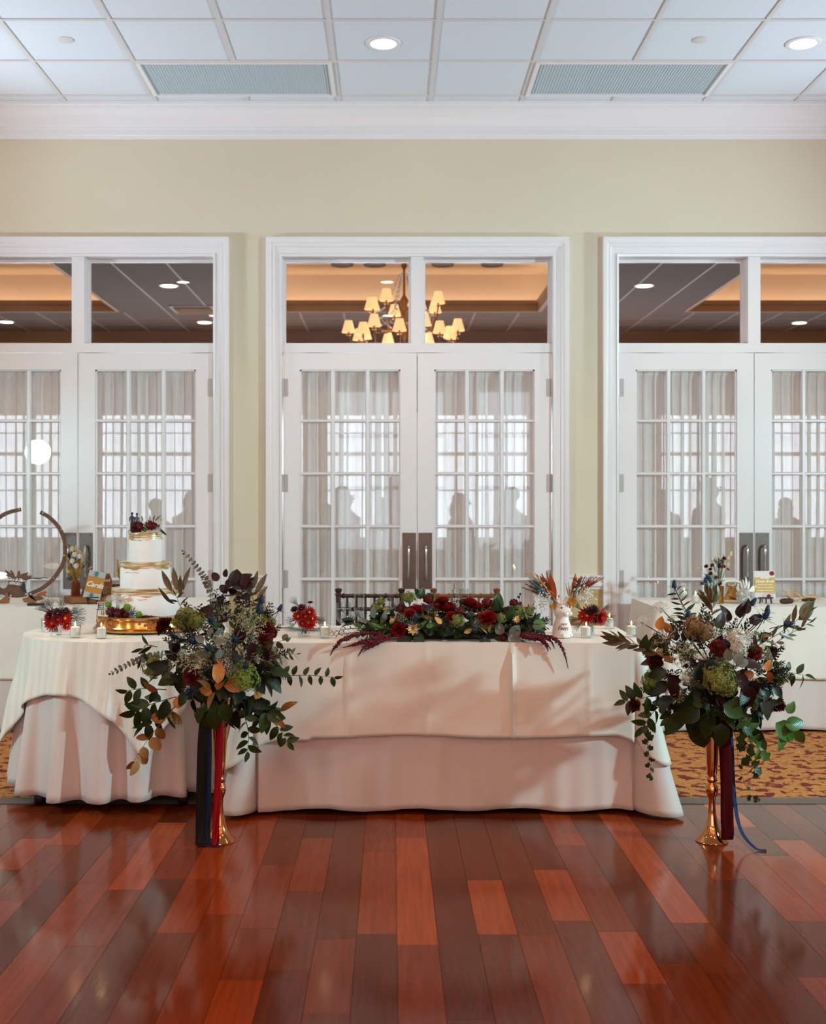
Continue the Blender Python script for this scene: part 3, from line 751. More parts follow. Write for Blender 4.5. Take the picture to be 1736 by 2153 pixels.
struct(MB().bx(FX0, XL - .15, YW, YW + WT, 0, ZC + .05).bx(XR + .15, FX1, YW, YW + WT, 0, ZC + .05).build('wall_far_near', 'far_wall', smooth=False))
struct(MB().bx(FX0, FX1, FY1 - .03, FY1, 4.02, ZC).bx(FX0, FX1, FY1 - .02, FY1, 3.86, 4.02).build('trim_5', 'tray_mould', smooth=False))
def fdl(px, py, lab, z=None):
    z = z or ZC
    d = (z - H) * F / (CY - py); x = (px - CX) * d / F
    downlight(x, d, z - .004, lab, 'far_lamp_lens', 0, .095, 'downlights in the room beyond')
fdl(355, 600, 'glowing downlight seen through the transom above the cake, nearest its glass', ZC)
fdl(430, 677, 'glowing downlight beside the air vent seen through the transom above the cake')
fdl(13, 676, 'glowing downlight before the glowing tray in the transom above the arch sign'); fdl(137, 702, 'dimmer downlight low in the transom above the arch sign')
fdl(1354, 600, 'glowing downlight seen through the transom above the tall dried flower vase'); fdl(1469, 702, 'dimmer downlight low in the transom above the tall dried flower vase')
fdl(1680, 678, 'glowing downlight below the glowing tray in the right-hand transom')
p = P(408, 650, 2512 * 2.716 / 418)
v = empty('ceiling_vent', (p.x, p.y, ZC), 'square slatted air vent in the ceiling beyond the transom above the cake', 'air vent')
MB().bx(p.x - .3, p.x + .3, p.y - .3, p.y + .3, ZC - .012, ZC - .001).build('vent_plate', 'far_grid', v, smooth=False)
for k in range(5): MB().box((p.x, p.y - .2 + k * .1, ZC - .02), (.5, .05, .006), M=Matrix.Rotation(.5, 4, 'X')).build('slat', 'tray_paint', v, smooth=False)

# ---- chandeliers
SH = MB().lathe([(.042, .115), (.074, .0)], 14, caps=False).lathe([(.076, .0), (.076, -.008)], 14, caps=False).lathe([(.043, .115), (.043, .122)], 14, caps=False).mesh('lamp_shade', 'shade_glow')
def chandelier(x, y, label):
    e = empty('chandelier', (x, y, 3.2), label, 'chandelier')
    s = MB().lathe([(.012, 4.62), (.012, 4.1), (.035, 4.05), (.012, 4.0), (.014, 3.72), (.05, 3.66), (.03, 3.56), (.02, 3.4), (.06, 3.32), (.05, 3.2), (.02, 3.12), (.045, 3.06), (.0001, 3.0)], 14, (x, y, 0))
    for k in range(4): s.tube([(x, y, 4.3), (x + .06 * math.cos(k * PI / 2), y + .06 * math.sin(k * PI / 2), 4.31)], .012, 6)
    s.lathe([(.0001, 4.61), (.08, 4.6), (.05, 4.55), (.012, 4.53)], 14, (x, y, 0)); s.build('stem', 'brass', e)
    for n, r, z, ph, rz in ((8, .42, 3.55, .3, 3.42), (14, .62, 3.25, .12, 3.15)):
        for k in range(n):
            q = 2 * PI * k / n + ph; rr = r * (1 if k % 2 else .86); zz = z + (.05 if k % 2 else 0)
            cx_, cy_ = x + rr * math.cos(q), y + rr * math.sin(q)
            a = MB().tube(bez([(x + .03 * math.cos(q), y + .03 * math.sin(q), rz + .04), (x + rr * .4 * math.cos(q), y + rr * .4 * math.sin(q), rz - .09), (x + rr * .85 * math.cos(q), y + rr * .85 * math.sin(q), rz - .08), (cx_, cy_, zz - .05), (cx_, cy_, zz)], 14), .009, 6)
            a.lathe([(.0001, 0), (.03, .008), (.014, .016), (.011, .05)], 8, (cx_, cy_, zz - .05))
            ao = a.build('arm', 'brass', e)
            obj('lamp_shade', SH, Matrix.Translation((cx_, cy_, zz)), ao)
    for k in range(6):
        q = 2 * PI * k / 6
        cpts = bez([(x + .05 * math.cos(q), y + .05 * math.sin(q), 3.95), (x + .2 * math.cos(q), y + .2 * math.sin(q), 3.6), (x + .36 * math.cos(q + .3), y + .36 * math.sin(q + .3), 3.5)], 14)
        m = MB()
        m.tube(cpts, .004, 4)
        for c in cpts: m.ball(c, .011, 6, 4)
        m.tube([cpts[-1], (x + .3 * math.cos(q), y + .3 * math.sin(q), 3.38)] + [(x + .3 * math.cos(q + t * .2), y + .3 * math.sin(q + t * .2), 3.38 - .03 * math.sin(t * PI / 4)) for t in range(1, 5)], .004, 4)
        for t in range(5): m.ball((x + .3 * math.cos(q + t * .2), y + .3 * math.sin(q + t * .2), 3.38 - .03 * math.sin(t * PI / 4)), .013, 6, 4)
        m.build('crystal_strand', 'crystal', e)
chandelier(.15, 13.3, 'brass chandelier with small glowing shades seen through the middle transom')
chandelier(5.6, 13.3, 'brass chandelier with glowing shades at the edge of the right-hand transom')
for a, c in trays: light('warm_lamp', 'POINT', ((a + c) / 2, 13.3, 3.0), (0, 0, 0), 26, (1, .8, .58), shadow_soft_size=.3)

# ---- guests in the room beyond, behind the sheers
def skin(name, pts, edges, radii, m, parent, lv=2):
    me = bpy.data.meshes.new(name); me.from_pydata([tuple(p) for p in pts], edges, [])
    o = obj(name, me, None, parent)
    s = o.modifiers.new('skin', 'SKIN'); s.use_smooth_shade = True
    for k, r in enumerate(radii):
        r = r if isinstance(r, tuple) else (r, r)
        me.skin_vertices[0].data[k].radius = r; me.skin_vertices[0].data[k].use_root = (k == 0)
    u = o.modifiers.new('sub', 'SUBSURF'); u.levels = lv; u.render_levels = lv
    me.materials.append(MATS[m]); return o
def person(px, py, d, face, m, label, arm=0):
    top = P(px, py, d); x, hgt = top.x, top.z; s = hgt / 1.72
    e = empty('person', (x, d, 0), label, 'person', 'guests behind the sheer curtains')
    c, sn = math.cos(face), math.sin(face)
    def q(a, b, z): return Vector((x + (a * c - b * sn) * s, d + (a * sn + b * c) * s, z * s))
    J = [q(0, 0, .94), q(0, 0, 1.12), q(0, 0, 1.30), q(0, 0, 1.42), q(0, -.01, 1.50), q(0, -.02, 1.58), q(0, -.03, 1.66)]
    rad = [(.15, .11), (.135, .10), (.16, .11), (.12, .085), .052, (.078, .09), (.07, .085)]
    ed = [(k, k + 1) for k in range(6)]
    for sd in (-1, 1):
        b0 = len(J)
        J += [q(sd * .19, 0, 1.38), q(sd * .23, .02, 1.12), q(sd * (.2 if arm else .23), -.2 if arm else -.04, 1.05 if arm else .90), q(sd * (.12 if arm else .22), -.3 if arm else -.06, 1.12 if arm else .8)]
        rad += [.056, .045, .036, .034]; ed += [(3, b0), (b0, b0 + 1), (b0 + 1, b0 + 2), (b0 + 2, b0 + 3)]
        b1 = len(J)
        J += [q(sd * .09, 0, .86), q(sd * .1, -.01, .5), q(sd * .11, .02, .09), q(sd * .12, -.13, .05)]
        rad += [.085, .058, .042, .036]; ed += [(0, b1), (b1, b1 + 1), (b1 + 1, b1 + 2), (b1 + 2, b1 + 3)]
    skin('body', J, ed, rad, 'skin', e)
    K = [J[0], J[1], J[2], J[3]]; kr = [(.165, .125), (.15, .115), (.178, .126), (.135, .098)]; ke = [(0, 1), (1, 2), (2, 3)]
    for sd, b0 in ((-1, 7), (1, 15)):
        k0 = len(K); K += [J[b0], J[b0 + 1], J[b0 + 2]]; kr += [.07, .06, .05]; ke += [(3, k0), (k0, k0 + 1), (k0 + 1, k0 + 2)]
        k1 = len(K); K += [J[b0 + 4], J[b0 + 5], q((-1 if b0 == 7 else 1) * .11, .02, .14)]; kr += [.1, .078, .066]; ke += [(0, k1), (k1, k1 + 1), (k1 + 1, k1 + 2)]
    skin('clothing', K, ke, kr, m, e)
    hz = q(0, .02, 1.65)
    h = MB().ball(hz, (.088 * s, .1 * s, .085 * s), 12, 8)
    if m == 'dress': h.ball(q(0, .06, 1.52), (.085 * s, .05 * s, .13 * s), 10, 6)
    h.build('hair', 'hair', e)
    nz = MB().ball(q(0, -.125, 1.60), (.014 * s,) * 3, 6, 4).ball(q(-.035, -.105, 1.63), (.01 * s,) * 3, 6, 4).ball(q(.035, -.105, 1.63), (.01 * s,) * 3, 6, 4)
    nz.build('face_features', 'skin', e)
for a in ((655, 1004, 12.4, .4, 'suit', 'guest in a dark suit behind the sheer above the dark wooden chair'),
          (722, 1024, 11.2, 2.2, 'dress', 'guest in a mauve dress behind the sheer above the dark wooden chair', 1),
          (830, 1000, 13.6, -.6, 'suit', 'tall guest in a dark suit behind the sheer beside the door pulls', 1),
          (968, 1038, 12.8, 1.2, 'dress', 'guest in a mauve dress behind the sheer above the lighter brown chair'),
          (1073, 1026, 11.6, -1.0, 'suit', 'guest in a dark suit behind the sheer above the lighter brown chair', 1),
          (1490, 1006, 11.4, .8, 'suit', 'broad guest in a dark suit behind the sheer above the tall dried flower vase'),
          (1387, 1030, 13.0, -.7, 'dress', 'guest in a mauve dress behind the sheer above the tall dried flower vase', 1),
          (1352, 1032, 14.4, .3, 'suit', 'farther guest in a dark suit behind the sheer above the tall dried flower vase'),
          (1652, 1048, 12.6, 2.4, 'dress', 'guest in a mauve dress behind the sheer above the guest book sign'),
          (330, 1050, 11.8, .9, 'suit', 'guest in a dark suit behind the sheer above the wedding cake', 1),
          (400, 1034, 13.0, -.5, 'dress', 'guest in a mauve dress behind the sheer beside the wedding cake')):
    person(*a)

# ---- brass wall sconce left of the doors
sx = -3.42
e = empty('wall_sconce', (sx, YW, 3.2), 'brass wall sconce with a warm shade on the left end of the back wall', 'lamp')
MB().box((sx, YW - .012, 3.2), (.09, .022, .2)).tube([(sx, YW - .02, 3.15), (sx, YW - .13, 3.17), (sx, YW - .13, 3.24)], .01, 8).build('bracket', 'brass', e)
MB().lathe([(.07, 0), (.045, .12)], 20, (sx, YW - .13, 3.24), caps=False).build('shade', 'shade_glow', e, solid=.002)
light('sconce_lamp', 'POINT', (sx, YW - .13, 3.42), (0, 0, 0), 7, (1, .5, .2), shadow_soft_size=.05)

# ================================================================== TABLES AND CLOTHS
TZ = .752
def perimeter(x0, x1, y0, y1, rc=.05, step=.012):
    """points, outward normals and 'cornerness' anticlockwise from the front left"""
    out = []
    cs = [((x0 + rc, y0 + rc), PI), ((x1 - rc, y0 + rc), 1.5 * PI), ((x1 - rc, y1 - rc), 0), ((x0 + rc, y1 - rc), .5 * PI)]
    for k in range(4):
        (cx, cy), a0 = cs[k]
        for j in range(22):
            t = j / 21; a = a0 + t * PI / 2
            out.append((Vector((cx + rc * math.cos(a), cy + rc * math.sin(a))), Vector((math.cos(a), math.sin(a))), math.sin(PI * t) ** .8))
        nx = cs[(k + 1) % 4]; a1 = a0 + PI / 2
        s = Vector((cx + rc * math.cos(a1), cy + rc * math.sin(a1))); e = Vector((nx[0][0] + rc * math.cos(a1), nx[0][1] + rc * math.sin(a1)))
        n = max(2, int((e - s).length / step))
        for j in range(1, n):
            t = j / n; L = (e - s).length
            c = max(0, 1 - t * L / .12) ** 2 * .3 + max(0, 1 - (1 - t) * L / .12) ** 2 * .3
            out.append((s.lerp(e, t), Vector((math.cos(a1), math.sin(a1))), c))
    return out
def rect_cloth(name, x0, x1, y0, y1, z, hem, m, flare, cflare, folds, seed, creases=(), parent=None, grow=0.):
    rr = random.Random(seed); per = perimeter(x0 - grow, x1 + grow, y0 - grow, y1 + grow)
    n = len(per); ph = [rr.uniform(0, 6.28) for _ in range(6)]
    mb = MB(); lv = 26
    rings = []
    mid = Vector(((x0 + x1) / 2, (y0 + y1) / 2))
    def pt(k, v, zz=None, inset=0.):
        p, nr, c = per[k]
        q = k / n * 2 * PI
        wob = folds * (math.sin(17 * q + ph[0]) * .5 + math.sin(31 * q + ph[1]) * .35 + math.sin(53 * q + ph[2]) * .25)
        off = v ** 1.15 * (flare * (.85 + .15 * math.sin(5 * q + ph[3])) + cflare * c * (1 + .35 * math.sin(9 * q * 2 + ph[4]))) + wob * v
        off += .004 * v * math.sin(6 * v + 11 * q + ph[5])
        for cx_, wd, hgt in creases:
            if p.y < (y0 + .02): 
                d = (p.x - cx_) / wd
                if abs(d) < 3: off += hgt * math.exp(-d * d) * (1 if d < 0 else .2) * min(1, v * 3 + .15)
        h = hem(p, nr, c, q)
        return (p.x + nr.x * (off - inset), p.y + nr.y * (off - inset), (z - v * (z - h)) if zz is None else zz)
    levels = [('t', .05), ('t', .008)] + [('v', .004)] + [('v', (j / lv) ** .9) for j in range(1, lv + 1)]
    for kind, a in levels:
        rings.append([pt(k, 0, z, a) if kind == 't' else pt(k, a) for k in range(n)])
    vs = [v for r in rings for v in r]
    fs = [(i * n + k, i * n + (k + 1) % n, (i + 1) * n + (k + 1) % n, (i + 1) * n + k) for i in range(len(rings) - 1) for k in range(n)]
    fs = [tuple(reversed(f)) for f in fs]
    fs.append(tuple(range(n)))
    mb.add(vs, fs)
    return mb.build(name, m, parent, angle=70, solid=.0018)
CW = MB().lathe([(.0001, -.012), (.02, -.014), (.024, -.01), (.024, .01), (.02, .014), (.0001, .012)], 16, M=Matrix.Rotation(PI / 2, 4, 'Y')).mesh('caster_wheel', 'rubber')
def banquet_table(x0, x1, y0, y1, label):
    t = empty('banquet_table', ((x0 + x1) / 2, (y0 + y1) / 2, 0), label, 'table')
    MB().bx(x0 + .004, x1 - .004, y0 + .004, y1 - .004, TZ - .03, TZ - .004).build('tabletop', 'table_wood', t, smooth=False)
    for x in (x0 + .12, x1 - .12):
        for y in (y0 + .05, y1 - .08):
            l = MB().tube([(x, y, TZ - .03), (x, y, .045)], .016, 8).bx(x - .012, x + .012, y - .008, y + .008, .03, .05).build('leg', 'rubber', t)
            obj('caster_wheel', CW, Matrix.Translation((x, y, .024)), l)
    return t
# ---- head table
HX0, HX1, HY0, HY1 = -.64, 1.12, 5.285, 6.03
banquet_table(HX0, HX1, HY0, HY1, 'long head table on casters under the two tablecloths, chairs behind it')
def hem_floor(p, n, c, q): return .022 + .006 * math.sin(13 * q)
tag(rect_cloth('tablecloth', HX0, HX1, HY0, HY1, TZ, hem_floor, 'cloth_white', .035, .13, .008, 3), 'white floor-length tablecloth under the cream topper on the head table', 'tablecloth')
def hem_top(p, n, c, q):
    s = .345 + .006 * math.sin(7 * p.x + 1) - .012 * (p.x < -.35)
    return s - .12 * c
tag(rect_cloth('table_topper', HX0, HX1, HY0, HY1, TZ + .003, hem_top, 'cloth_cream', .040, .085, .003, 5,
               creases=((-.178, .012, .018), (.165, .02, .007), (.538, .010, .024), (.885, .016, .009)), grow=.008), 'cream short tablecloth with fold creases over the head table, under the garland', 'tablecloth')
# ---- back tables against the doors
for x0, x1, la, lb, lc in ((-2.98, -1.13, 'long table behind the cake carrying the wooden arch sign and card sign', 'white floor-length cloth on the back table with the arch sign', 'white short overlay cloth on the back table with the arch sign'),
                           (1.6, 3.43, 'long table by the doors carrying the guest book sign and telephone', 'white floor-length cloth on the back table with the guest book sign', 'white short overlay cloth on the back table with the guest book sign')):
    banquet_table(x0, x1, 7.19, 7.93, la)
    tag(rect_cloth('tablecloth', x0, x1, 7.19, 7.93, TZ, hem_floor, 'cloth_white', .03, .1, .008, 11), lb, 'tablecloth')
    tag(rect_cloth('table_topper', x0, x1, 7.19, 7.93, TZ + .003, lambda p, n, c, q: .325 - .1 * c + .004 * math.sin(9 * p.x), 'cloth_cream', .034, .09, .003, 12, grow=.008), lc, 'tablecloth')

# ---- round cake table
RC, RR = Vector((-1.268, 5.765)), .47
t = empty('round_table', (RC.x, RC.y, 0), 'round cake table on black casters under the pleated and striped cloths', 'table')
MB().lathe([(.0001, TZ - .03), (RR - .006, TZ - .03), (RR - .006, TZ - .004), (.0001, TZ - .004)], 48, (RC.x, RC.y, 0)).build('tabletop', 'table_wood', t)
for k in range(4):
    a = PI / 4 + k * PI / 2; x, y = RC.x + .46 * math.cos(a), RC.y + .46 * math.sin(a)
    lx, ly = RC.x + .36 * math.cos(a), RC.y + .36 * math.sin(a)
    l = MB().tube([(lx, ly, TZ - .03), (lx, ly, .10), (x, y, .06)], .016, 8).build('leg', 'rubber', t)
    obj('caster_wheel', CW, Matrix.Translation((x, y, .036)) @ Matrix.Scale(1.5, 4), l)
def fold_r(th, v, amp, ph=0.):
    s = math.sin(18 * th + ph + 1.1 * math.sin(2 * th + 1)) + .3 * math.sin(29 * th + 2.1)
    s = math.copysign(abs(s) ** .65, s) - .25 * math.cos(7 * th)
    return amp * s * v ** 1.1
n = 360
mb = MB(); rings = []
for r0 in (.0, ): pass
def ring(fn): return [fn(2 * PI * k / n) for k in range(n)]
rings.append(ring(lambda a: (RC.x + (RR - .03) * math.cos(a), RC.y + (RR - .03) * math.sin(a), TZ)))
for j in range(0, 23):
    v = j / 22
    rings.append(ring(lambda a: (lambda r: (RC.x + r * math.cos(a), RC.y + r * math.sin(a), TZ - .002 - v * (TZ - .06 - .006 * math.sin(4 * a))))(RR + .002 + .05 * v + fold_r(a, v, .042))))
vs = [p for r in rings for p in r]
mb.add(vs, [(i * n + k, (i + 1) * n + k, (i + 1) * n + (k + 1) % n, i * n + (k + 1) % n) for i in range(len(rings) - 1) for k in range(n)] + [tuple(range(n))])
tag(mb.build('tablecloth', 'cloth_white', angle=75, solid=.0018), 'white pleated floor-length tablecloth on the round cake table', 'tablecloth')
side = RR + .235; rot = math.radians(20)
mb = MB(); rings = []
def ext(a):
    q = (a - rot) % (PI / 2) - PI / 4          # 0 at the middle of a corner-to-corner run
    return min(side / max(math.cos(q), .71), 1.035)
rings.append(ring(lambda a: (RC.x + (RR - .03) * math.cos(a), RC.y + (RR - .03) * math.sin(a), TZ + .004)))
for j in range(0, 19):
    v = j / 18
    def fn(a):
        d = ext(a) - RR
        dn = v * d
        cor = max(0, (d - .26) / .28)
        r = RR + .006 + .028 * min(1, dn / .3) + .055 * max(0, dn - .2) + fold_r(a, min(1, dn / (TZ - .03)), .045) + .02 * cor * v * (1 + math.sin(9 * a + 1)) + .006 * v * (1 + math.sin(11 * a)) + .006
        return (RC.x + r * math.cos(a), RC.y + r * math.sin(a), TZ + .003 - dn)
    rings.append(ring(fn))
vs = [p for r in rings for p in r]
mb.add(vs, [(i * n + k, (i + 1) * n + k, (i + 1) * n + (k + 1) % n, i * n + (k + 1) % n) for i in range(len(rings) - 1) for k in range(n)] + [tuple(range(n))])
tag(mb.build('table_topper', 'cloth_stripe', angle=75, solid=.0018), 'cream striped square cloth with hanging corners over the round cake table', 'tablecloth')
TT = TZ + .006          # resting height on the cloths

# ---- chiavari chairs
def chair(cx, yb, m, label):
    e = empty('chiavari_chair', (cx, yb - .2, 0), label, 'chair')
    hw, hb = .172, .90
    def rung(p0, p1, r, name, rings=5):
        p0, p1 = Vector(p0), Vector(p1); b = MB().tube([p0, p1], r, 10)
        for k in range(rings):
            t = (k + .5) / rings; c = p0.lerp(p1, t); dd = (p1 - p0).normalized() * .006
            b.tube([c - dd * 1.2, c - dd * .5, c + dd * .5, c + dd * 1.2], [r, r * 1.35, r * 1.35, r], 10, False)
        return b.build(name, m, e)
    for s in (-1, 1):
        b = MB().tube([(cx + s * hw, yb + .02, 0.0), (cx + s * hw, yb, .45), (cx + s * hw, yb + .03, hb)], [.012, .015, .013], 10)
        b.lathe([(.013, hb - .03), (.018, hb - .025), (.018, hb - .018), (.013, hb - .012), (.019, hb), (.02, hb + .008), (.012, hb + .014), (.0001, hb + .015)], 12, (cx + s * hw, yb + .03, 0))
        for z in (.15, .32, .55, .7): b.lathe([(.014, z - .008), (.019, z), (.014, z + .008)], 10, (cx + s * hw, yb + .01, 0))
        b.build('back_leg', m, e)
        b = MB().tube([(cx + s * .19, yb - .38, 0), (cx + s * .19, yb - .38, .43)], [.011, .015], 10)
        for z in (.12, .3): b.lathe([(.013, z - .008), (.019, z), (.013, z + .008)], 10, (cx + s * .19, yb - .38, 0))
        b.build('front_leg', m, e)
        rung((cx + s * hw, yb + .01, .2), (cx + s * .19, yb - .38, .2), .009, 'stretcher', 4)
    for z, y in ((.872, .028), (.80, .022), (.52, .008)): rung((cx - hw, yb + y, z), (cx + hw, yb + y, z), .011, 'back_rail', 6)
    for k in range(6):
        x = cx - hw + (k + 1) * 2 * hw / 7
        rung((x, yb + .01, .52), (x, yb + .027, .865), .0065, 'spindle', 2)
    rung((cx - .19, yb - .38, .24), (cx + .19, yb - .38, .24), .009, 'stretcher', 5); rung((cx - hw, yb, .24), (cx + hw, yb, .24), .009, 'stretcher', 5)
    s = MB(); s.grid(lambda u, v: Vector((cx + (u - .5) * (.40 - .04 * v), yb - .40 + .40 * v, .45)), 1, 1)
    MB().bx(cx - .20, cx + .20, yb - .40, yb, .425, .452).build('seat', m, e, smooth=False)
    c = MB().grid(lambda u, v: Vector((cx + (u - .5) * .38, yb - .39 + .38 * v, .453 + .035 * (1 - (2 * u - 1) ** 6) * (1 - (2 * v - 1) ** 6))), 14, 14)
    c.build('seat_cushion', 'cloth_cream', e)
chair(-.112, 6.47, 'chair_dark', 'dark mahogany bamboo-style chair behind the head table')
chair(.405, 6.47, 'chair_brown', 'lighter brown bamboo-style chair behind the head table')

# ================================================================== CAKE
CX0, CY0 = -1.189, 5.80
st = empty('cake_stand', (CX0, CY0, TT), 'round gold cake stand with floral relief under the wedding cake', 'cake stand')
MB().lathe([(.0001, .834), (.218, .834), (.228, .836), (.234, .83), (.234, .822), (.229, .816), (.229, .786), (.232, .780), (.246, .776), (.25, .772), (.248, .767), (.226, .768), (.0001, .77)], 72, (CX0, CY0, 0)).build('drum', 'gold', st)
rl = random.Random(5)
for k in range(7):
    a = -PI / 2 - .75 + k * 2 * PI / 7 + .18
    m = MB()
    for j in range(16):
        aa = a + rl.gauss(0, .13); z = .80 + rl.uniform(-.013, .015)
        c = Vector((CX0 + .2295 * math.cos(aa), CY0 + .2295 * math.sin(aa), z))
        for p in range(5):
            q = p * 2 * PI / 5 + j
            tng = Vector((-math.sin(aa), math.cos(aa), 0))
            m.ball(c + tng * .005 * math.cos(q) + Vector((0, 0, .005 * math.sin(q))), .0034, 6, 4)
        m.ball(c + Vector((math.cos(aa), math.sin(aa), 0)) * .002, .0028, 6, 4)
    m.build('flower_relief', 'rose_gold', st)
for k in range(4):
    a = -PI / 2 - .38 + k * PI / 2
    c = Vector((CX0 + .21 * math.cos(a), CY0 + .21 * math.sin(a), 0))
    m = MB().lathe([(.008, TT), (.012, TT + .001), (.017, .764), (.021, .769), (.012, .77)], 14, c)
    for j in range(26):
        q = rl.uniform(0, 6.28); z = rl.uniform(TT + .001, .767); r = .012 + (z - TT) * .5
        m.ball(c + Vector((r * math.cos(q), r * math.sin(q), z)), .003, 5, 4)
    m.build('foot', 'gold_antique', st)
ck = empty('wedding_cake', (CX0, CY0, .834), 'three-tier white wedding cake with brushed gold rims', 'cake')
for r, z0, z1 in ((.161, .8345, .964), (.121, .9642, 1.090), (.079, 1.0902, 1.231)):
    rnd = .006
    t = MB().lathe([(.0001, z0), (r * 1.005, z0), (r, z0 + .01), (r, z1 - rnd), (r - rnd * .3, z1 - rnd * .3), (r - rnd, z1), (.0001, z1)], 64, (CX0, CY0, 0)).build('tier', 'icing', ck)
    rb = random.Random(int(r * 1000))
    b = MB().grid(lambda u, v: Vector((CX0 + (r + .0012) * math.cos(2 * PI * u), CY0 + (r + .0012) * math.sin(2 * PI * u), z1 + .0005 - v * (.031 + .005 * math.sin(5 * 2 * PI * u + r * 90) + .003 * math.sin(13 * 2 * PI * u)))), 96, 4, True)
    b.lathe([(r + .0012, z1 + .0006), (r * .62, z1 + .0009)], 96, (CX0, CY0, 0), caps=False)
    b.build('gold_band', 'gold_brush', t, angle=180)
    for a in (-PI / 2 - .55, -PI / 2 - .2) if r < .15 else (-PI / 2 + .1,):
        c = MB()
        for j in range(9):
            aa = a + (j - 4) * .035 + rb.uniform(-.01, .01); zz = z1 - .036 - .012 * (r > .1) + rb.uniform(-.0015, .0015)
            c.box((CX0 + (r + .0006) * math.cos(aa), CY0 + (r + .0006) * math.sin(aa), zz), (.005, .0012, .001 + rb.random() * .0016), aa + PI / 2)
        c.build('crumb_streak', 'crumb', t, smooth=False)
# couple figurine on the top tier
fg = empty('couple_figurine', P(281, 1119, 5.75), 'small couple figurine in blue standing on the top tier of the cake', 'figurine')
bx_, by_, bz_ = CX0 - .052, CY0 - .025, 1.232
for dx, dy, s, m, tw in ((-.008, .0, 1.02, 'fig_dark', .3), (.014, .004, .98, 'fig_blue', -.3)):
    def q(a, b, z): return Vector((bx_ + dx + a * s, by_ + dy + b * s, bz_ + z * s))
    pts = [q(0, 0, .044), q(0, 0, .056), q(0, 0, .072), q(0, 0, .078), q(0, -.001, .088), q(-.005, 0, .04), q(-.005, 0, .003), q(.005, 0, .04), q(.005, 0, .003), q(-.010, 0, .071), q(-.012, -.002, .052), q(.010, 0, .071), q(.012, -.004, .053)]
    ed = [(0, 1), (1, 2), (2, 3), (3, 4), (0, 5), (5, 6), (0, 7), (7, 8), (2, 9), (9, 10), (2, 11), (11, 12)]
    skin('figure', pts, ed, [.008, .0075, .0075, .003, .0062, .005, .0038, .005, .0038, .0036, .003, .0036, .003], m, fg, 1)
    MB().ball(q(0, .0005, .0905), (.0062 * s, .0062 * s, .0055 * s), 8, 5).build('figure_hair', 'hair', fg)
# little easel sign by the cake
sg = empty('easel_sign', P(211, 1298, 5.72), 'tiny navy sign with white lettering on an easel, beside the cake flowers', 'sign')
c = P(211, 1276, 5.70)
TI = Matrix.Rotation(-.15, 4, 'X')
z0 = .837
MB().box((c.x, c.y + .01, z0 + .047), (.034, .003, .034), M=TI).build('board', 'print_pale', sg, smooth=False)
MB().box((c.x, c.y + .0085, z0 + .047), (.028, .002, .028), M=TI).build('panel', 'print_navy', sg, smooth=False)
for i, tx in enumerate(('WE', 'DO')):
    text(tx, .013, 'print_white', 'lettering', sg, Matrix.Translation((c.x, c.y + .0068 - .0012 * i, z0 + .0535 - .013 * i)) @ TI @ Matrix.Rotation(PI / 2, 4, 'X'), 0)
ez = MB()
for s in (-1, 1): ez.tube([(c.x + s * .016, c.y - .004, z0), (c.x + s * .012, c.y + .012, z0 + .045)], .0016, 6)
ez.tube([(c.x, c.y + .03, z0), (c.x, c.y + .013, z0 + .045)], .0016, 6).tube([(c.x - .018, c.y + .002, z0 + .028), (c.x + .018, c.y + .002, z0 + .028)], .0018, 6)
ez.build('easel', 'chair_dark', sg)

# ================================================================== CANDLES, GLASS, CHINA
VG = MB().lathe([(.0001, .0), (.021, .0), (.024, .003), (.0265, .062), (.0275, .064), (.0262, .064), (.0225, .010), (.0001, .008)], 28).mesh('votive_glass', 'glass')
VW = MB().lathe([(.0001, .0095), (.0195, .0095), (.0205, .046), (.018, .049), (.0001, .047)], 24).mesh('wax', 'wax')
VK = MB().tube([(0, 0, .046), (.0005, 0, .055)], .0008, 6).mesh('wick', 'black_paint')
VF = MB().lathe([(.0001, .052), (.0032, .056), (.0036, .060), (.002, .067), (.0001, .073)], 10).mesh('flame', 'flame')
def votive(px, py, d, label, group, s=1., z=None):
    p = P(px, py, d); p.z = z if z is not None else TT
    M = Matrix.Translation(p) @ Matrix.Scale(s, 4)
    e = tag(obj('votive_candle', None, Matrix.Translation(p)), label, 'candle', group)
    obj('votive_glass', VG, M, e); w_ = obj('wax', VW, M, e); obj('wick', VK, M, w_); obj('flame', VF, M, w_)
    light('candle_lamp', 'POINT', p + Vector((0, 0, .075)), (0, 0, 0), .12, (1, .62, .3), shadow_soft_size=.006)
g = 'lit votive candles in clear glasses'
votive(98, 1346, 5.72, 'lit votive candle behind the red flowers on the round table', g)
votive(158, 1354, 5.46, 'lit votive candle between the red flowers and the cake stand', g)
votive(213, 1357, 5.42, 'lit votive candle in front of the gold cake stand', g)
votive(683, 1347, 5.46, 'lit votive candle left of the garland on the head table', g)
votive(1232, 1347, 5.46, 'lit votive candle in front of the red flowers beside the rabbit vase', g)
votive(1281, 1327, 5.88, 'lit votive candle at the back edge of the head table, right of the red flowers', g)
votive(1327, 1345, 5.50, 'lit votive candle at the bare right end of the head table', g)
votive(1462, 1277, 7.45, 'lit votive candle left of the gold lattice vase on the back table', g)
votive(1438, 1270, 7.75, 'lit votive candle at the back of the guest book table', g)
votive(1584, 1268, 7.8, 'lit votive candle behind the guest book sign', g)

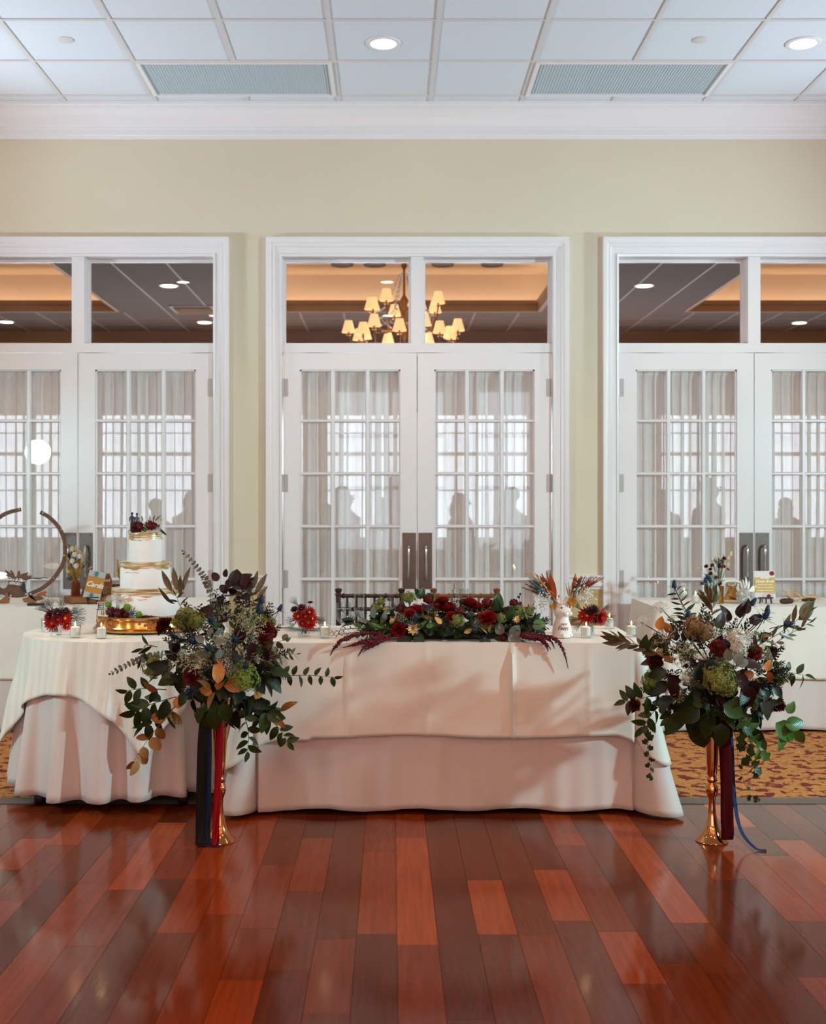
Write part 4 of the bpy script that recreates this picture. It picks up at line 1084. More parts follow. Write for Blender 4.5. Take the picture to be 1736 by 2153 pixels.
def goblet(px, d, prof, name, label, n=28, water=None):
    p = P(px, 1300, d); e = empty(name, (p.x, d, TT), label, 'glass')
    MB().lathe(prof, n, (p.x, d, TT)).build('glass_body', 'glass', e)
    if water: MB().lathe(water, n, (p.x, d, TT)).build('water', 'glass', e)
    return p
goblet(722, 5.62, [(.0001, 0), (.030, 0), (.031, .003), (.01, .008), (.006, .014), (.006, .042), (.012, .05), (.03, .062), (.0365, .085), (.0365, .105), (.034, .146), (.0325, .146), (.035, .105), (.0345, .086), (.028, .067), (.0001, .056)], 'water_goblet', 'stemmed goblet of iced water beside the garland',
       water=[(.0001, .0565), (.0275, .0675), (.034, .087), (.0344, .104), (.0335, .118), (.0001, .118)])
fl_ = [(.0001, 0), (.028, 0), (.029, .003), (.008, .008), (.005, .014), (.005, .055), (.012, .068), (.024, .095), (.0265, .13), (.025, .185), (.0238, .185), (.0252, .13), (.0225, .097), (.0001, .075)]
goblet(755, 5.70, fl_, 'champagne_flute', 'tall empty champagne flute beside the water goblet')
goblet(975, 5.85, [(r, z * 1.06) for r, z in fl_], 'champagne_flute', 'champagne flute behind the garland in front of the lighter brown chair')
for px, d, lab in ((648, 5.82, 'white dinner plate behind the red flowers on the head table'),):
    p = P(px, 1330, d); e = empty('dinner_plate', (p.x, d, TT), lab, 'plate')
    MB().lathe([(.0001, .003), (.05, .001), (.06, .003), (.072, .009), (.105, .018), (.108, .0195), (.104, .0205), (.07, .012), (.058, .007), (.0001, .006)], 40, (p.x, d, TT)).build('plate_body', 'ceramic', e)
    p2 = P(612, 1325, 5.9)
    k = empty('table_knife', (p2.x, 5.86, TT), 'steel table knife lying left of the white plate', 'knife')
    MB().tube([(p2.x - .07, 5.86, TT + .005), (p2.x + .01, 5.86, TT + .005)], [.004, .005], 8).build('knife_handle', 'steel', k)
    MB().bx(p2.x + .01, p2.x + .10, 5.853, 5.867, TT + .001, TT + .003).build('blade', 'steel', k, smooth=False)

# ================================================================== RABBIT VASE
p = P(1181, 1350, 5.47); rx, ry = p.x, p.y
rv = empty('rabbit_vase', (rx, ry, TT), 'glossy white ceramic rabbit vase with brown lettering on its chest', 'vase')
def el(t): return t
prof = [(.0001, 0), (.042, 0), (.0455, .004), (.046, .012), (.0435, .035), (.0405, .055), (.034, .075), (.030, .088), (.031, .094), (.0365, .106), (.0385, .118), (.037, .132), (.033, .146), (.026, .158), (.016, .165), (.0001, .167)]
def blob(u, v):
    t = v * (len(prof) - 1); i = min(int(t), len(prof) - 2); f = t - i
    r = prof[i][0] * (1 - f) + prof[i + 1][0] * f; z = prof[i][1] * (1 - f) + prof[i + 1][1] * f
    a = 2 * PI * u
    fx, fy = math.cos(a), math.sin(a)
    front = max(0, -fy * .86 + fx * .5)
    if .095 < z < .15: r *= 1 + .30 * front ** 3 * math.exp(-((z - .116) / .016) ** 2)
    if z < .06: r *= 1 + .05 * front
    return Vector((rx + r * fx, ry + r * fy, TT + z))
MB().grid(blob, 48, 60, True).build('body', 'ceramic', rv, angle=180)
D = Vector((.5, -.86, 0)); Tn = Vector((.86, .5, 0))
nose = Vector((rx, ry, TT)) + D * .050
m = MB().ball(nose + Vector((0, 0, .121)) + D * -.003, (.005, .005, .004), 10, 6)
for s in (-1, 1): m.ball(nose + Tn * s * .011 + Vector((0, 0, .111)) - D * .007, (.013, .013, .011), 12, 8)
m.build('muzzle', 'ceramic', rv)
for s in (-1, 1):
    c = Vector((rx, ry, TT + .137)) + D * .026 + Tn * s * .0225
    MB().ball(c, (.0055, .0055, .0038), 10, 6).build('eye', 'leaf_dark', rv)
    q = Vector((rx, ry, TT + .158)) + Tn * s * .017
    MB().tube([q, q + Vector((s * .010, 0, .014)), q + Vector((s * .016, 0, .024))], [.013, .012, .0125], 14, False).build('ear_socket', 'ceramic', rv)
    f0 = Vector((rx, ry, TT + .012)) + D * .036 + Tn * s * .020
    MB().ball(f0, (.013, .015, .012), 12, 8).build('foot', 'ceramic', rv)
Rz = Matrix.Rotation(-.15, 4, 'Z')
text('Fern', .026, 'ink_brown', 'lettering', rv, Matrix.Translation((rx - .004, ry - .0495, TT + .046)) @ Matrix.Rotation(.12, 4, 'X') @ Matrix.Rotation(PI / 2, 4, 'X'), .4, depth=.001)
text('loving', .012, 'ink_brown', 'lettering', rv, Matrix.Translation((rx + .002, ry - .044, TT + .066)) @ Matrix.Rotation(-.2, 4, 'X') @ Matrix.Rotation(PI / 2, 4, 'X'), .4, depth=.001)

# ================================================================== FLOWERS AND LEAVES
RF = random.Random(21)
def leaf_mesh(name, m, prof, W, fold=.18, curl=.25, ns=7, lobes=None):
    vs = []; fs = []
    for i in range(ns + 1):
        t = i / ns
        w_ = W * (math.sin(PI * t ** prof[0]) ** prof[1]) if 0 < t < 1 else .004
        if lobes: w_ *= 1 + .45 * math.cos(t * lobes)
        z = -curl * t * t
        vs += [(-w_, t, z + fold * w_), (0, t, z), (w_, t, z + fold * w_)]
    for i in range(ns):
        a = i * 3
        fs += [(a, a + 1, a + 4, a + 3), (a + 1, a + 2, a + 5, a + 4)]
    b = MB().add(vs, fs)
    return b.mesh(name, m, True, 80)
LM = {}
def LEAF(kind, m):
    k = (kind, m)
    if k not in LM:
        a = dict(ovate=((.8, .8), .26, .3, .28), round=((.85, .6), .40, .26, .18), lance=((.9, .9), .13, .25, .2), broad=((.72, .75), .34, .34, .34), ivy=((.6, .7), .46, .2, .2))[kind]
        LM[k] = leaf_mesh('leaf', m, a[0], a[1], a[2], a[3], 7, 9. if kind == 'ivy' else None)
    return LM[k]
def petal(b, base, d, up, L, W, cup=.4, ns=3):
    """a petal growing from base along d, its face towards up"""
    d = d.normalized(); x = d.cross(up).normalized(); n = x.cross(d)
    vs = []
    for i in range(ns + 1):
        t = i / ns; w_ = W * math.sin(PI * (.12 + .78 * t)) ** .7
        c = base + d * L * t + n * L * cup * t * t
        vs += [c - x * w_ + n * w_ * .3, c, c + x * w_ + n * w_ * .3]
    b.add(vs, [q for i in range(ns) for q in ((i * 3, i * 3 + 1, i * 3 + 4, i * 3 + 3), (i * 3 + 1, i * 3 + 2, i * 3 + 5, i * 3 + 4))])
Z = Vector((0, 0, 1))
def sph(rr, zmin=-1.):
    while True:
        v = Vector((rr.uniform(-1, 1), rr.uniform(-1, 1), rr.uniform(-1, 1)))
        if .05 < v.length < 1:
            v.normalize()
            if v.z >= zmin: return v
def f_rose(m):
    b = MB(); rr = random.Random(2)
    for L in range(6):
        n = 3 + L; r = .10 + .12 * L; tilt = .15 + .22 * L
        for k in range(n):
            a = 2 * PI * k / n + L * .7 + rr.uniform(-.15, .15)
            o = Vector((math.cos(a), math.sin(a), 0)); base = o * r * .55 + Z * (-.35 + .03 * L)
            petal(b, base, Z * math.cos(tilt) + o * math.sin(tilt), -o + Z * .3, .85 - .05 * L, .30 + .04 * L, .12)
    return b.mesh('rose', m, True, 80)
def f_carnation(m, seed=3):
    b = MB(); rr = random.Random(seed)
    for L in range(7):
        R0 = 1 - .11 * L; z0 = -.35 + .16 * L; n = 36; ph = rr.uniform(0, 6)
        vs = [(0, 0, z0 - .25)]
        for k in range(n):
            a = 2 * PI * k / n
            w_ = 1 + .12 * math.sin(5 * a + ph)
            vs.append((R0 * .55 * w_ * math.cos(a), R0 * .55 * w_ * math.sin(a), z0 + .05 * math.sin(9 * a + ph)))
        for k in range(n):
            a = 2 * PI * k / n; w_ = 1 + .1 * math.sin(7 * a + ph) + rr.uniform(-.06, .06)
            vs.append((R0 * w_ * math.cos(a), R0 * w_ * math.sin(a), z0 + .15 + .13 * math.sin(11 * a + ph * 2) + rr.uniform(-.05, .05)))
        fs = [(0, 1 + k, 1 + (k + 1) % n) for k in range(n)] + [(1 + k, 1 + n + k, 1 + n + (k + 1) % n, 1 + (k + 1) % n) for k in range(n)]
        b.add(vs, fs)
    b.lathe([(.0001, -1.0), (.22, -.9), (.28, -.4), (.15, -.25)], 10)
    return b.mesh('carnation', m, True, 80)
def f_hydrangea(m, n=230):
    b = MB(); rr = random.Random(6)
    for k in range(n):
        d = sph(rr, -.45); c = Vector((d.x, d.y, d.z * .85)) * rr.uniform(.72, 1.05) * (1 + .16 * math.sin(4 * d.x + 1) * math.cos(3 * d.y) + .1 * math.sin(7 * d.z + 2 * d.x))
        x = d.orthogonal().normalized(); y = d.cross(x); s = rr.uniform(.10, .17); ph = rr.uniform(0, 6)
        for q in range(4):
            a = ph + q * PI / 2; o = x * math.cos(a) + y * math.sin(a); w_ = x * -math.sin(a) + y * math.cos(a)
            b.add([c - d * .02, c + (o + w_ * .6) * s * .75 + d * .06, c + o * s * 1.25 + d * .0, c + (o - w_ * .6) * s * .75 + d * .03], [(0, 1, 2, 3)])
    b.ball((0, 0, -.08), (.62, .62, .52), 12, 8)
    for k in range(10):
        d = sph(rr, .1); b.tube([(0, 0, -1.2), d * .3 - Z * .4, d * .8], .03, 4, False)
    return b.mesh('hydrangea', m, False)
def f_umbel(m, n=26, dome=.5, fine=7):
    b = MB(); rr = random.Random(9)
    for k in range(n):
        a = k * 2.4; r = math.sqrt((k + .5) / n); c = Vector((r * math.cos(a), r * math.sin(a), dome * (1 - r * r) * .8 + rr.uniform(-.06, .06)))
        b.tube([(0, 0, -.8), c * .5 - Z * .2, c], .012, 3, False)
        for j in range(fine):
            o = Vector((rr.gauss(0, .09), rr.gauss(0, .09), rr.gauss(0, .05))); s = rr.uniform(.035, .06)
            q = c + o; t = rr.uniform(0, 3)
            b.add([q + Vector((s, 0, 0)), q + Vector((0, s, 0)), q + Vector((-s, 0, 0)), q + Vector((0, -s, 0)), q + Z * s, q - Z * s], [(0, 1, 4), (1, 2, 4), (2, 3, 4), (3, 0, 4), (1, 0, 5), (2, 1, 5), (3, 2, 5), (0, 3, 5)])
    return b.mesh('umbel', m, False)
def f_thistle(m, L=1.5):
    b = MB(); rr = random.Random(4)
    b.lathe([(.0001, -.1), (.36, .0), (.46, .25), (.42, L * .55), (.25, L * .88), (.0001, L)], 12)
    for k in range(120):
        t = rr.uniform(0, 1); a = rr.uniform(0, 6.28); r = .45 * (1 - t ** 2.2 * .75); c = Vector((r * math.cos(a), r * math.sin(a), .05 + t * L * .95))
        o = Vector((math.cos(a), math.sin(a), .55 + .9 * t)).normalized(); w_ = Vector((-math.sin(a), math.cos(a), 0)) * .035
        b.add([c - w_, c + w_, c + o * .3], [(0, 1, 2)])
    return b.mesh('thistle', m, False)
def f_bract(m):
    b = MB()
    for k in range(11):
        a = 2 * PI * k / 11; o = Vector((math.cos(a), math.sin(a), 0)); w_ = Vector((-math.sin(a), math.cos(a), 0))
        s = 1.0 + .35 * (k % 3)
        b.add([o * .3 - w_ * .06, o * .3 + w_ * .06, o * .75 * s + w_ * .11 + Z * .12, o * .75 * s - w_ * .11 + Z * .12, o * 1.35 * s + Z * .3], [(0, 1, 2, 3), (3, 2, 4)])
    b.tube([(0, 0, -.1), (0, 0, -2.2)], .07, 5)
    return b.mesh('bract', m, False)
def f_mum(m, layers=3, n=15):
    b = MB()
    for L in range(layers):
        for k in range(n):
            a = 2 * PI * (k + .5 * L) / n; o = Vector((math.cos(a), math.sin(a), 0))
            d = o * math.cos(.12 + .38 * L) + Z * math.sin(.12 + .38 * L)
            petal(b, o * .12, d, Z, 1 - .16 * L, .13, .10)
    b.tube([(0, 0, 0), (0, 0, -.35)], .08, 5)
    return b.mesh('chrysanthemum', m, True, 80)
def f_pom(m, n=150):
    b = MB(); rr = random.Random(8)
    for k in range(n):
        d = sph(rr, -.6); x = d.orthogonal().normalized(); y = d.cross(x); c = d * .72
        t = (d + x * rr.uniform(-.3, .3)).normalized()
        b.add([c - x * .1, c + t * .32 - x * .06 + y * .05, c + t * .34 + x * .06 + y * .05, c + x * .1], [(0, 1, 2, 3)])
    b.ball((0, 0, 0), .74, 10, 7)
    return b.mesh('pompon_flower', m, False)
def f_plume(m, n=130, W=.22):
    """feathery grass head along +Y, unit length"""
    b = MB(); rr = random.Random(12)
    b.tube([(0, -.6, 0), (0, .9, 0)], .012, 4)
    for k in range(n):
        t = rr.uniform(.0, .95); a = rr.uniform(0, 6.28); L = W * (1.4 - t) * rr.uniform(.6, 1.1)
        o = Vector((math.cos(a), 0, math.sin(a))); e = Vector((0, t, 0)); w_ = Vector((-math.sin(a), 0, math.cos(a))) * .014
        tip = e + o * L * .7 + Vector((0, L * 1.0, 0))
        b.add([e - w_, e + w_, tip], [(0, 1, 2)])
    return b.mesh('plume', m, False)
def f_breath(m, n=70):
    b = MB(); rr = random.Random(13)
    for k in range(n):
        c = Vector((rr.gauss(0, .4), rr.uniform(.3, 1.1), rr.gauss(0, .4)))
        b.ball(c, rr.uniform(.035, .06), 5, 4)
        if k % 3 == 0: b.tube([(0, 0, 0), c], .006, 3, False)
    return b.mesh('babys_breath', m, False)
def f_wisp(m, n=26, seed=14):
    b = MB(); rr = random.Random(seed)
    for k in range(n):
        q = Vector((rr.gauss(0, .22), 1, rr.gauss(0, .22))).normalized(); L = rr.uniform(.6, 1.1)
        dr = Vector((rr.gauss(0, .2), -.15, rr.gauss(0, .2)))
        p = [q * L * t + dr * t * t for t in (.05, .35, .6, .8, 1)]
        b.tube(p, [.007, .007, .007, .006, .003], 3, False)
        for t in (2, 3):
            for s in (-1, 1): b.tube([p[t], p[t] + Vector((s * .09, .12, rr.gauss(0, .06)))], [.005, .003], 3, False)
    return b.mesh('grass_wisp', m, False)
def f_filler(m, seed=17, n=16):
    """a little stem set with small leaves, along +Y, unit length"""
    b = MB(); rr = random.Random(seed)
    b.tube([(0, -.3, 0), (0, 1, 0)], .012, 3, False)
    for k in range(n):
        t = .15 + .85 * k / n; a = k * 2.4; o = Vector((math.cos(a), .7, math.sin(a))).normalized(); w_ = o.orthogonal().normalized() * .055
        e = Vector((0, t, 0)); L = .3 * (1.15 - .5 * t) * rr.uniform(.8, 1.2); up = o.cross(w_).normalized() * .03
        b.add([e, e + o * L * .5 + w_ + up, e + o * L, e + o * L * .5 - w_ + up], [(0, 1, 2, 3)])
    return b.mesh('filler_sprig', m, False)
FILL = {}
def filler(a, mats, cnt, sz, zmin=-1., zmax=1., shell=(.6, 1.02), ymax=1.):
    for _ in range(cnt):
        while True:
            d = sph(RF)
            if zmin <= d.z <= zmax and d.y < ymax: break
        m = RF.choice(mats); k = (m, RF.randrange(3))
        if k not in FILL: FILL[k] = f_filler(m, 17 + k[1], 14 + 3 * k[1])
        q = a.c + Vector((d.x * a.r.x, d.y * a.r.y, d.z * a.r.z)) * RF.uniform(*shell)
        obj('filler_sprig', FILL[k], frame(q, d + Vector((RF.gauss(0, .3), RF.gauss(0, .3), RF.gauss(0, .3) + .25)), None, RF.uniform(*sz)), a.e)
FMESH = {}
FDEF = dict(rose=(f_rose, 'rose_red'), carnation=(f_carnation, 'carnation_red'), hydr=(f_hydrangea, 'hydrangea'), hydr_b=(f_hydrangea, 'hydrangea_blush'), hydr_g=(f_hydrangea, 'hydrangea_green'),
            umbel=(f_umbel, 'umbel_white'), lace=(lambda m: f_umbel(m, 34, .5, 9), 'white_flower'), thistle=(f_thistle, 'thistle_blue'), thistle_s=(lambda m: f_thistle(m, 1.0), 'thistle_grey'),
            mum=(f_mum, 'mum_red'), mum_d=(f_mum, 'mum_dark'), pom=(f_pom, 'green_mum'), pom_r=(f_pom, 'carnation_red'), straw=(f_mum, 'pampas_yellow'), stock=(f_hydrangea, 'white_flower'), mum_w=(f_mum, 'white_flower'))
FNAME = dict(hydr='hydrangea', hydr_b='hydrangea', hydr_g='hydrangea', umbel='lace_flower', lace='lace_flower', thistle='thistle', thistle_s='thistle', mum='chrysanthemum', mum_d='chrysanthemum', pom='pompon_flower', pom_r='pompon_flower', straw='strawflower', stock='stock_flower', rose='rose', carnation='carnation', mum_w='daisy')
def flower(kind, pos, n, size, parent, stem=None, spin=None):
    if kind not in FMESH: FMESH[kind] = FDEF[kind][0](FDEF[kind][1])
    M = facing(pos, n, size, RF.uniform(0, 6.28) if spin is None else spin)
    o = obj(FNAME[kind], FMESH[kind], M, parent)
    if kind.startswith('thistle'):
        if 'bract' not in FMESH: FMESH['bract'] = f_bract('thistle_bract')
        obj('bract', FMESH['bract'], M, o)
    if kind in ('mum', 'straw', 'mum_w'):
        if 'ctr' not in FMESH: FMESH['ctr'] = MB().ball((0, 0, .10), (.2, .2, .12), 10, 6).mesh('flower_center', 'yellow_center')
        obj('flower_center', FMESH['ctr'], M, o)
    if stem is not None:
        a, b_ = Vector(stem), Vector(pos); mid = a.lerp(b_, .55) + Vector((0, 0, .01))
        MB().tube(bez([a, mid, b_], 6), .0022, 5).build('flower_stem', 'stem', o)
    return o
def leaf_at(kind, m, pos, d, size, parent, n=None, roll=None):
    return obj('leaf', LEAF(kind, m), frame(pos, d, n, size, RF.uniform(-.9, .9) if roll is None else roll), parent)
def sprig(name, pts, parent, kind, m, cnt, size, taper=.5, stem='stem', r=.0022, pairs=False, spread=.9, start=.12, hang=0., tip=True, face=None):
    path = bez(pts, 18)
    st = MB().tube(path, [r * (1 - .6 * i / 18) for i in range(19)], 5).build(name, stem, parent)
    for k in range(cnt):
        t = start + (1 - start) * (k + .5) / cnt; i = min(int(t * 18), 17); p = path[i].lerp(path[i + 1], t * 18 - i)
        tg = (path[i + 1] - path[i]).normalized(); s = size * (1 - taper * t) * RF.uniform(.85, 1.15)
        fc = Vector(face) if face else Vector((0, -1, .15))
        sd = fc.cross(tg)
        sd = sd.normalized() if sd.length > 1e-3 else Vector((1, 0, 0))
        for sgn in ((-1, 1) if pairs else ((-1,) if k % 2 else (1,))):
            d = tg * (1 - spread * .5) + sd * sgn * spread + Vector((RF.uniform(-.2, .2), RF.uniform(-.35, .35), RF.uniform(-.15, .15) - hang))
            leaf_at(kind, m, p, d, s, st, fc + Vector((RF.uniform(-.5, .5), 0, RF.uniform(-.3, .5))))
    if tip: leaf_at(kind, m, path[-1], path[-1] - path[-2], size * (1 - taper) * .9, st)
    return st
class Arr:
    """an arrangement round an ellipsoid; items are given by the photo pixel they show at"""
    def __init__(s, e, c, rad): s.e = e; s.c = Vector(c); s.r = Vector(rad)
    def at(s, px, py, out=0., back=False):
        d = s.c.y
        for _ in range(5):
            q = P(px, py, d); u, w_ = (q.x - s.c.x) / s.r.x, (q.z - s.c.z) / s.r.z
            h = 1 - u * u - w_ * w_
            d = s.c.y - (s.r.y * math.sqrt(h) if h > 0 else 0) - out
        q = P(px, py, d); nrm = Vector(((q.x - s.c.x) / s.r.x ** 2, (q.y - s.c.y) / s.r.y ** 2, (q.z - s.c.z) / s.r.z ** 2))
        return q, (nrm.normalized() if nrm.length > 1e-6 else Vector((0, -1, 0)))
    def fl(s, kind, px, py, rp, out=.0, stem=False, dirn=None):
        q, n = s.at(px, py, out); n = Vector(dirn) if dirn else (n + Vector((0, -.25, .15))).normalized()
        return flower(kind, q, n, rp * q.y / F, s.e, s.c if stem else None)
    def lf(s, kind, m, px, py, ang, Lp, out=.0, tilt=0.):
        """a leaf whose base shows at px,py and which points at ang (degrees, 0 = right, 90 = up)"""
        q, n = s.at(px, py, out); a = math.radians(ang)
        return leaf_at(kind, m, q, Vector((math.cos(a), tilt, math.sin(a))), Lp * q.y / F, s.e, Vector((RF.uniform(-.3, .3), -1, RF.uniform(-.1, .5))))
    def sp(s, name, pix, kind, m, cnt, Lp, out=0., **kw):
        pts = [s.at(x, y, out)[0] for x, y in pix]
        return sprig(name, pts, s.e, kind, m, cnt, Lp * s.c.y / F, **kw)
    def fill(s, kinds, cnt, sz, zmin=-1., zmax=1., shell=(.7, 1.), droop=.2, yb=1.):
        for _ in range(cnt):
            while True:
                d = sph(RF)
                if zmin <= d.z <= zmax and d.y < yb: break
            k = RF.uniform(*shell); q = s.c + Vector((d.x * s.r.x, d.y * s.r.y, d.z * s.r.z)) * k
            kind, m = RF.choice(kinds)
            dr = d + Vector((RF.gauss(0, .5), RF.gauss(0, .4), RF.gauss(0, .5) - droop))
            leaf_at(kind, m, q, dr, RF.uniform(*sz), s.e, d + Vector((0, -.2, .3)))
    def fillf(s, kinds, cnt, sz, zmin=-1., zmax=1., ymin=-1., shell=(.85, 1.)):
        for _ in range(cnt):
            while True:
                d = sph(RF)
                if zmin <= d.z <= zmax and d.y > ymin: break
            q = s.c + Vector((d.x * s.r.x, d.y * s.r.y, d.z * s.r.z)) * RF.uniform(*shell)
            flower(RF.choice(kinds), q, d, RF.uniform(*sz), s.e)
def amaranth(pts, parent, r=.008, name='amaranthus'):
    path = bez(pts, 40); rr = random.Random(int(abs(path[0].x * 1e4)) % 999)
    b = MB(); m = len(path)
    for i, p in enumerate(path):
        t = i / (m - 1); R0 = r * (.75 + .5 * math.sin(PI * min(1, t * 1.1 + .1))) * (1 - .75 * t ** 3)
        for k in range(6):
            a = rr.uniform(0, 6.28); o = Vector((math.cos(a), math.sin(a) * .8, rr.uniform(-.6, .6))) * R0 * rr.uniform(.55, 1.1)
            s = R0 * rr.uniform(.35, .6); q = p + o
            b.add([q + Vector((s, 0, 0)), q + Vector((0, s, 0)), q + Vector((-s, 0, 0)), q + Vector((0, -s, 0)), q + Z * s, q - Z * s], [(0, 1, 4), (1, 2, 4), (2, 3, 4), (3, 0, 4), (1, 0, 5), (2, 1, 5), (3, 2, 5), (0, 3, 5)])
    b.tube(path, [r * .6 * (1 - .8 * (i / (m - 1)) ** 2) for i in range(m)], 6)
    return b.build(name, 'amaranth', parent, smooth=False)

# ---- tall trumpet vases
def trumpet_vase(x, y, label):
    e = empty('trumpet_vase', (x, y, 0), label, 'vase', 'tall gold trumpet vases')
    pr = [(.0001, .0), (.064, .0), (.0655, .003), (.062, .008), (.048, .022), (.034, .045), (.024, .075), (.0165, .115), (.0135, .15), (.0145, .172), (.0215, .192), (.0262, .208), (.0245, .224), (.015, .236), (.0148, .240), (.021, .246), (.0222, .251), (.02, .257), (.0165, .264), (.02, .272), (.0245, .33), (.031, .43), (.038, .52), (.0435, .575), (.0455, .58), (.0425, .578), (.036, .52), (.015, .30), (.0001, .29)]
    MB().lathe(pr, 40, (x, y, 0)).build('body', 'rose_gold', e, angle=60)
    return e
VX1, VX2, VY = -.692, 1.301, 4.84
trumpet_vase(VX1, VY, 'tall rose gold trumpet vase with a bright red velvet ribbon, before the cake table')
trumpet_vase(VX2, VY, 'tall rose gold trumpet vase with a dark wine ribbon, before the carpet')

# ---- left tall arrangement
A = empty('flower_arrangement', (VX1, VY, .56), 'tall dark bouquet with gold leaves and silver eucalyptus by the cake', 'bouquet')
c = P(470, 1385, VY); a = Arr(A, c, (.225, .2, .215))
MB().ball(c + Vector((0, 0, -.06)), (.10, .10, .10), 12, 8).build('shade_core', 'leaf_dark', A)  # dark ball added for the shade inside the bouquet
MB().tube([(VX1, VY, .45), (VX1, VY, .62)], .03, 10).build('stem_bundle', 'stem_dark', A)
G = [('ovate', 'leaf_green'), ('broad', 'leaf_green'), ('ovate', 'leaf_dark'), ('broad', 'leaf_dark')]
a.fill(G, 95, (.055, .095), -1, -.1, (.65, 1.05), .35)
a.fill([('ovate', 'leaf_dark'), ('lance', 'leaf_olive'), ('ovate', 'leaf_green'), ('lance', 'leaf_green')], 80, (.03, .055), -.3, 1, (.4, .95), .0)
filler(a, ['leaf_dark', 'leaf_green', 'leaf_olive', 'leaf_plum', 'stem_dark'], 120, (.05, .085), -.4, 1)
for _ in range(26):
    d_ = sph(RF, -.3); flower(RF.choice(['umbel', 'umbel', 'lace']), a.c + Vector((d_.x * a.r.x, d_.y * a.r.y, d_.z * a.r.z)) * RF.uniform(.75, 1.), d_ + Vector((0, -.2, .3)), RF.uniform(.022, .036), A)
a.fill([('broad', 'leaf_plum'), ('ovate', 'leaf_plum')], 18, (.05, .07), -.1, .9, (.8, 1.0), 0, .5)
for k, x, y, r in (('hydr', 394, 1302, 28), ('hydr', 414, 1306, 20), ('umbel', 515, 1275, 30), ('umbel', 528, 1312, 34), ('hydr_g', 511, 1425, 33), ('hydr', 324, 1402, 26), ('umbel', 402, 1385, 34), ('hydr', 560, 1312, 22), ('umbel', 470, 1345, 24), ('umbel', 372, 1515, 20), ('umbel', 470, 1515, 22), ('umbel', 432, 1380, 24), ('umbel', 490, 1500, 18), ('umbel', 595, 1395, 16), ('umbel', 470, 1290, 24)):
    a.fl(k, x, y, r, .01)
for x, y, r in ((408, 1350, 15), (493, 1348, 14), (446, 1310, 15), (438, 1364, 13), (369, 1340, 11), (399, 1452, 14), (515, 1400, 12)): a.fl('thistle', x, y, r, .03)
a.fl('thistle', 545, 1290, 17, 0, True, (.1, -.2, 1)); a.fl('thistle', 550, 1268, 12, 0, True, (.05, -.1, 1)); a.fl('thistle', 586, 1284, 10, 0, True, (.45, -.1, .9))
for x, y, r in ((345, 1313, 20), (562, 1322, 20), (560, 1345, 19), (550, 1503, 20), (400, 1425, 20), (338, 1322, 14), (574, 1330, 12)): a.fl('carnation', x, y, r, .01)
# dark smoke-bush stems
a.sp('smoke_bush_stem', ((455, 1330), (470, 1262), (492, 1222)), 'round', 'leaf_plum', 9, 24, stem='stem_dark', taper=.1, start=.3)
a.sp('smoke_bush_stem', ((500, 1320), (510, 1260), (503, 1222)), 'broad', 'leaf_plum', 10, 36, stem='stem_dark', taper=.2, start=.25)
a.sp('smoke_bush_stem', ((470, 1330), (460, 1290), (452, 1262)), 'broad', 'leaf_plum', 7, 30, stem='stem_dark', taper=.2)
for x, y, an, L in ((488, 1228, 75, 30), (458, 1222, 120, 22), (475, 1214, 95, 18), (520, 1245, 100, 40), (515, 1240, 60, 34), (450, 1290, 170, 34), (480, 1300, 200, 36), (510, 1320, 250, 40), (530, 1350, 270, 42), (515, 1380, 300, 40), (545, 1360, 300, 36), (500, 1270, 30, 30), (535, 1400, 240, 38)):
    a.lf('round' if L < 36 else 'broad', 'leaf_plum', x, y, an, L, .02)
# protea foliage
for bx0, by0, lst in ((388, 1285, ((362, 1245, 118, 52), (372, 1242, 100, 50), (385, 1242, 80, 52), (358, 1262, 140, 38), (368, 1270, 150, 40), (380, 1255, 95, 46))),
                      (528, 1275, ((520, 1240, 88, 36), (530, 1240, 72, 42), (536, 1250, 62, 50), (540, 1258, 50, 34), (524, 1250, 95, 40)))):
    for x, y, an, L in lst: a.lf('lance', 'leaf_protea', x, y, an, L)
    a.sp('protea_stem', ((470, 1360), (bx0, by0), (lst[0][0] + 8, lst[0][1] + 8)), 'lance', 'leaf_protea', 6, 36)
a.sp('protea_stem', ((520, 1400), (575, 1378), (622, 1375)), 'lance', 'leaf_olive', 14, 34, pairs=False, out=.01)
a.sp('salal_branch', ((540, 1360), (580, 1350), (600, 1346)), 'broad', 'leaf_olive', 3, 34)
# eucalyptus
a.sp('eucalyptus_sprig', ((446, 1300), (440, 1240), (420, 1200), (385, 1160)), 'round', 'leaf_sage', 15, 13, pairs=True, taper=.55, stem='leaf_sage', start=.1)
a.sp('eucalyptus_sprig', ((360, 1375), (320, 1380), (280, 1392), (233, 1416)), 'round', 'leaf_sage', 14, 14, pairs=True, taper=.5, stem='leaf_sage')
for x, y, an in ((440, 1340, 80), (452, 1335, 40), (450, 1350, 10), (428, 1350, 140), (455, 1385, 60), (446, 1395, 120), (436, 1372, 200)): a.lf('round', 'leaf_sage', x, y, an, 22, .04)
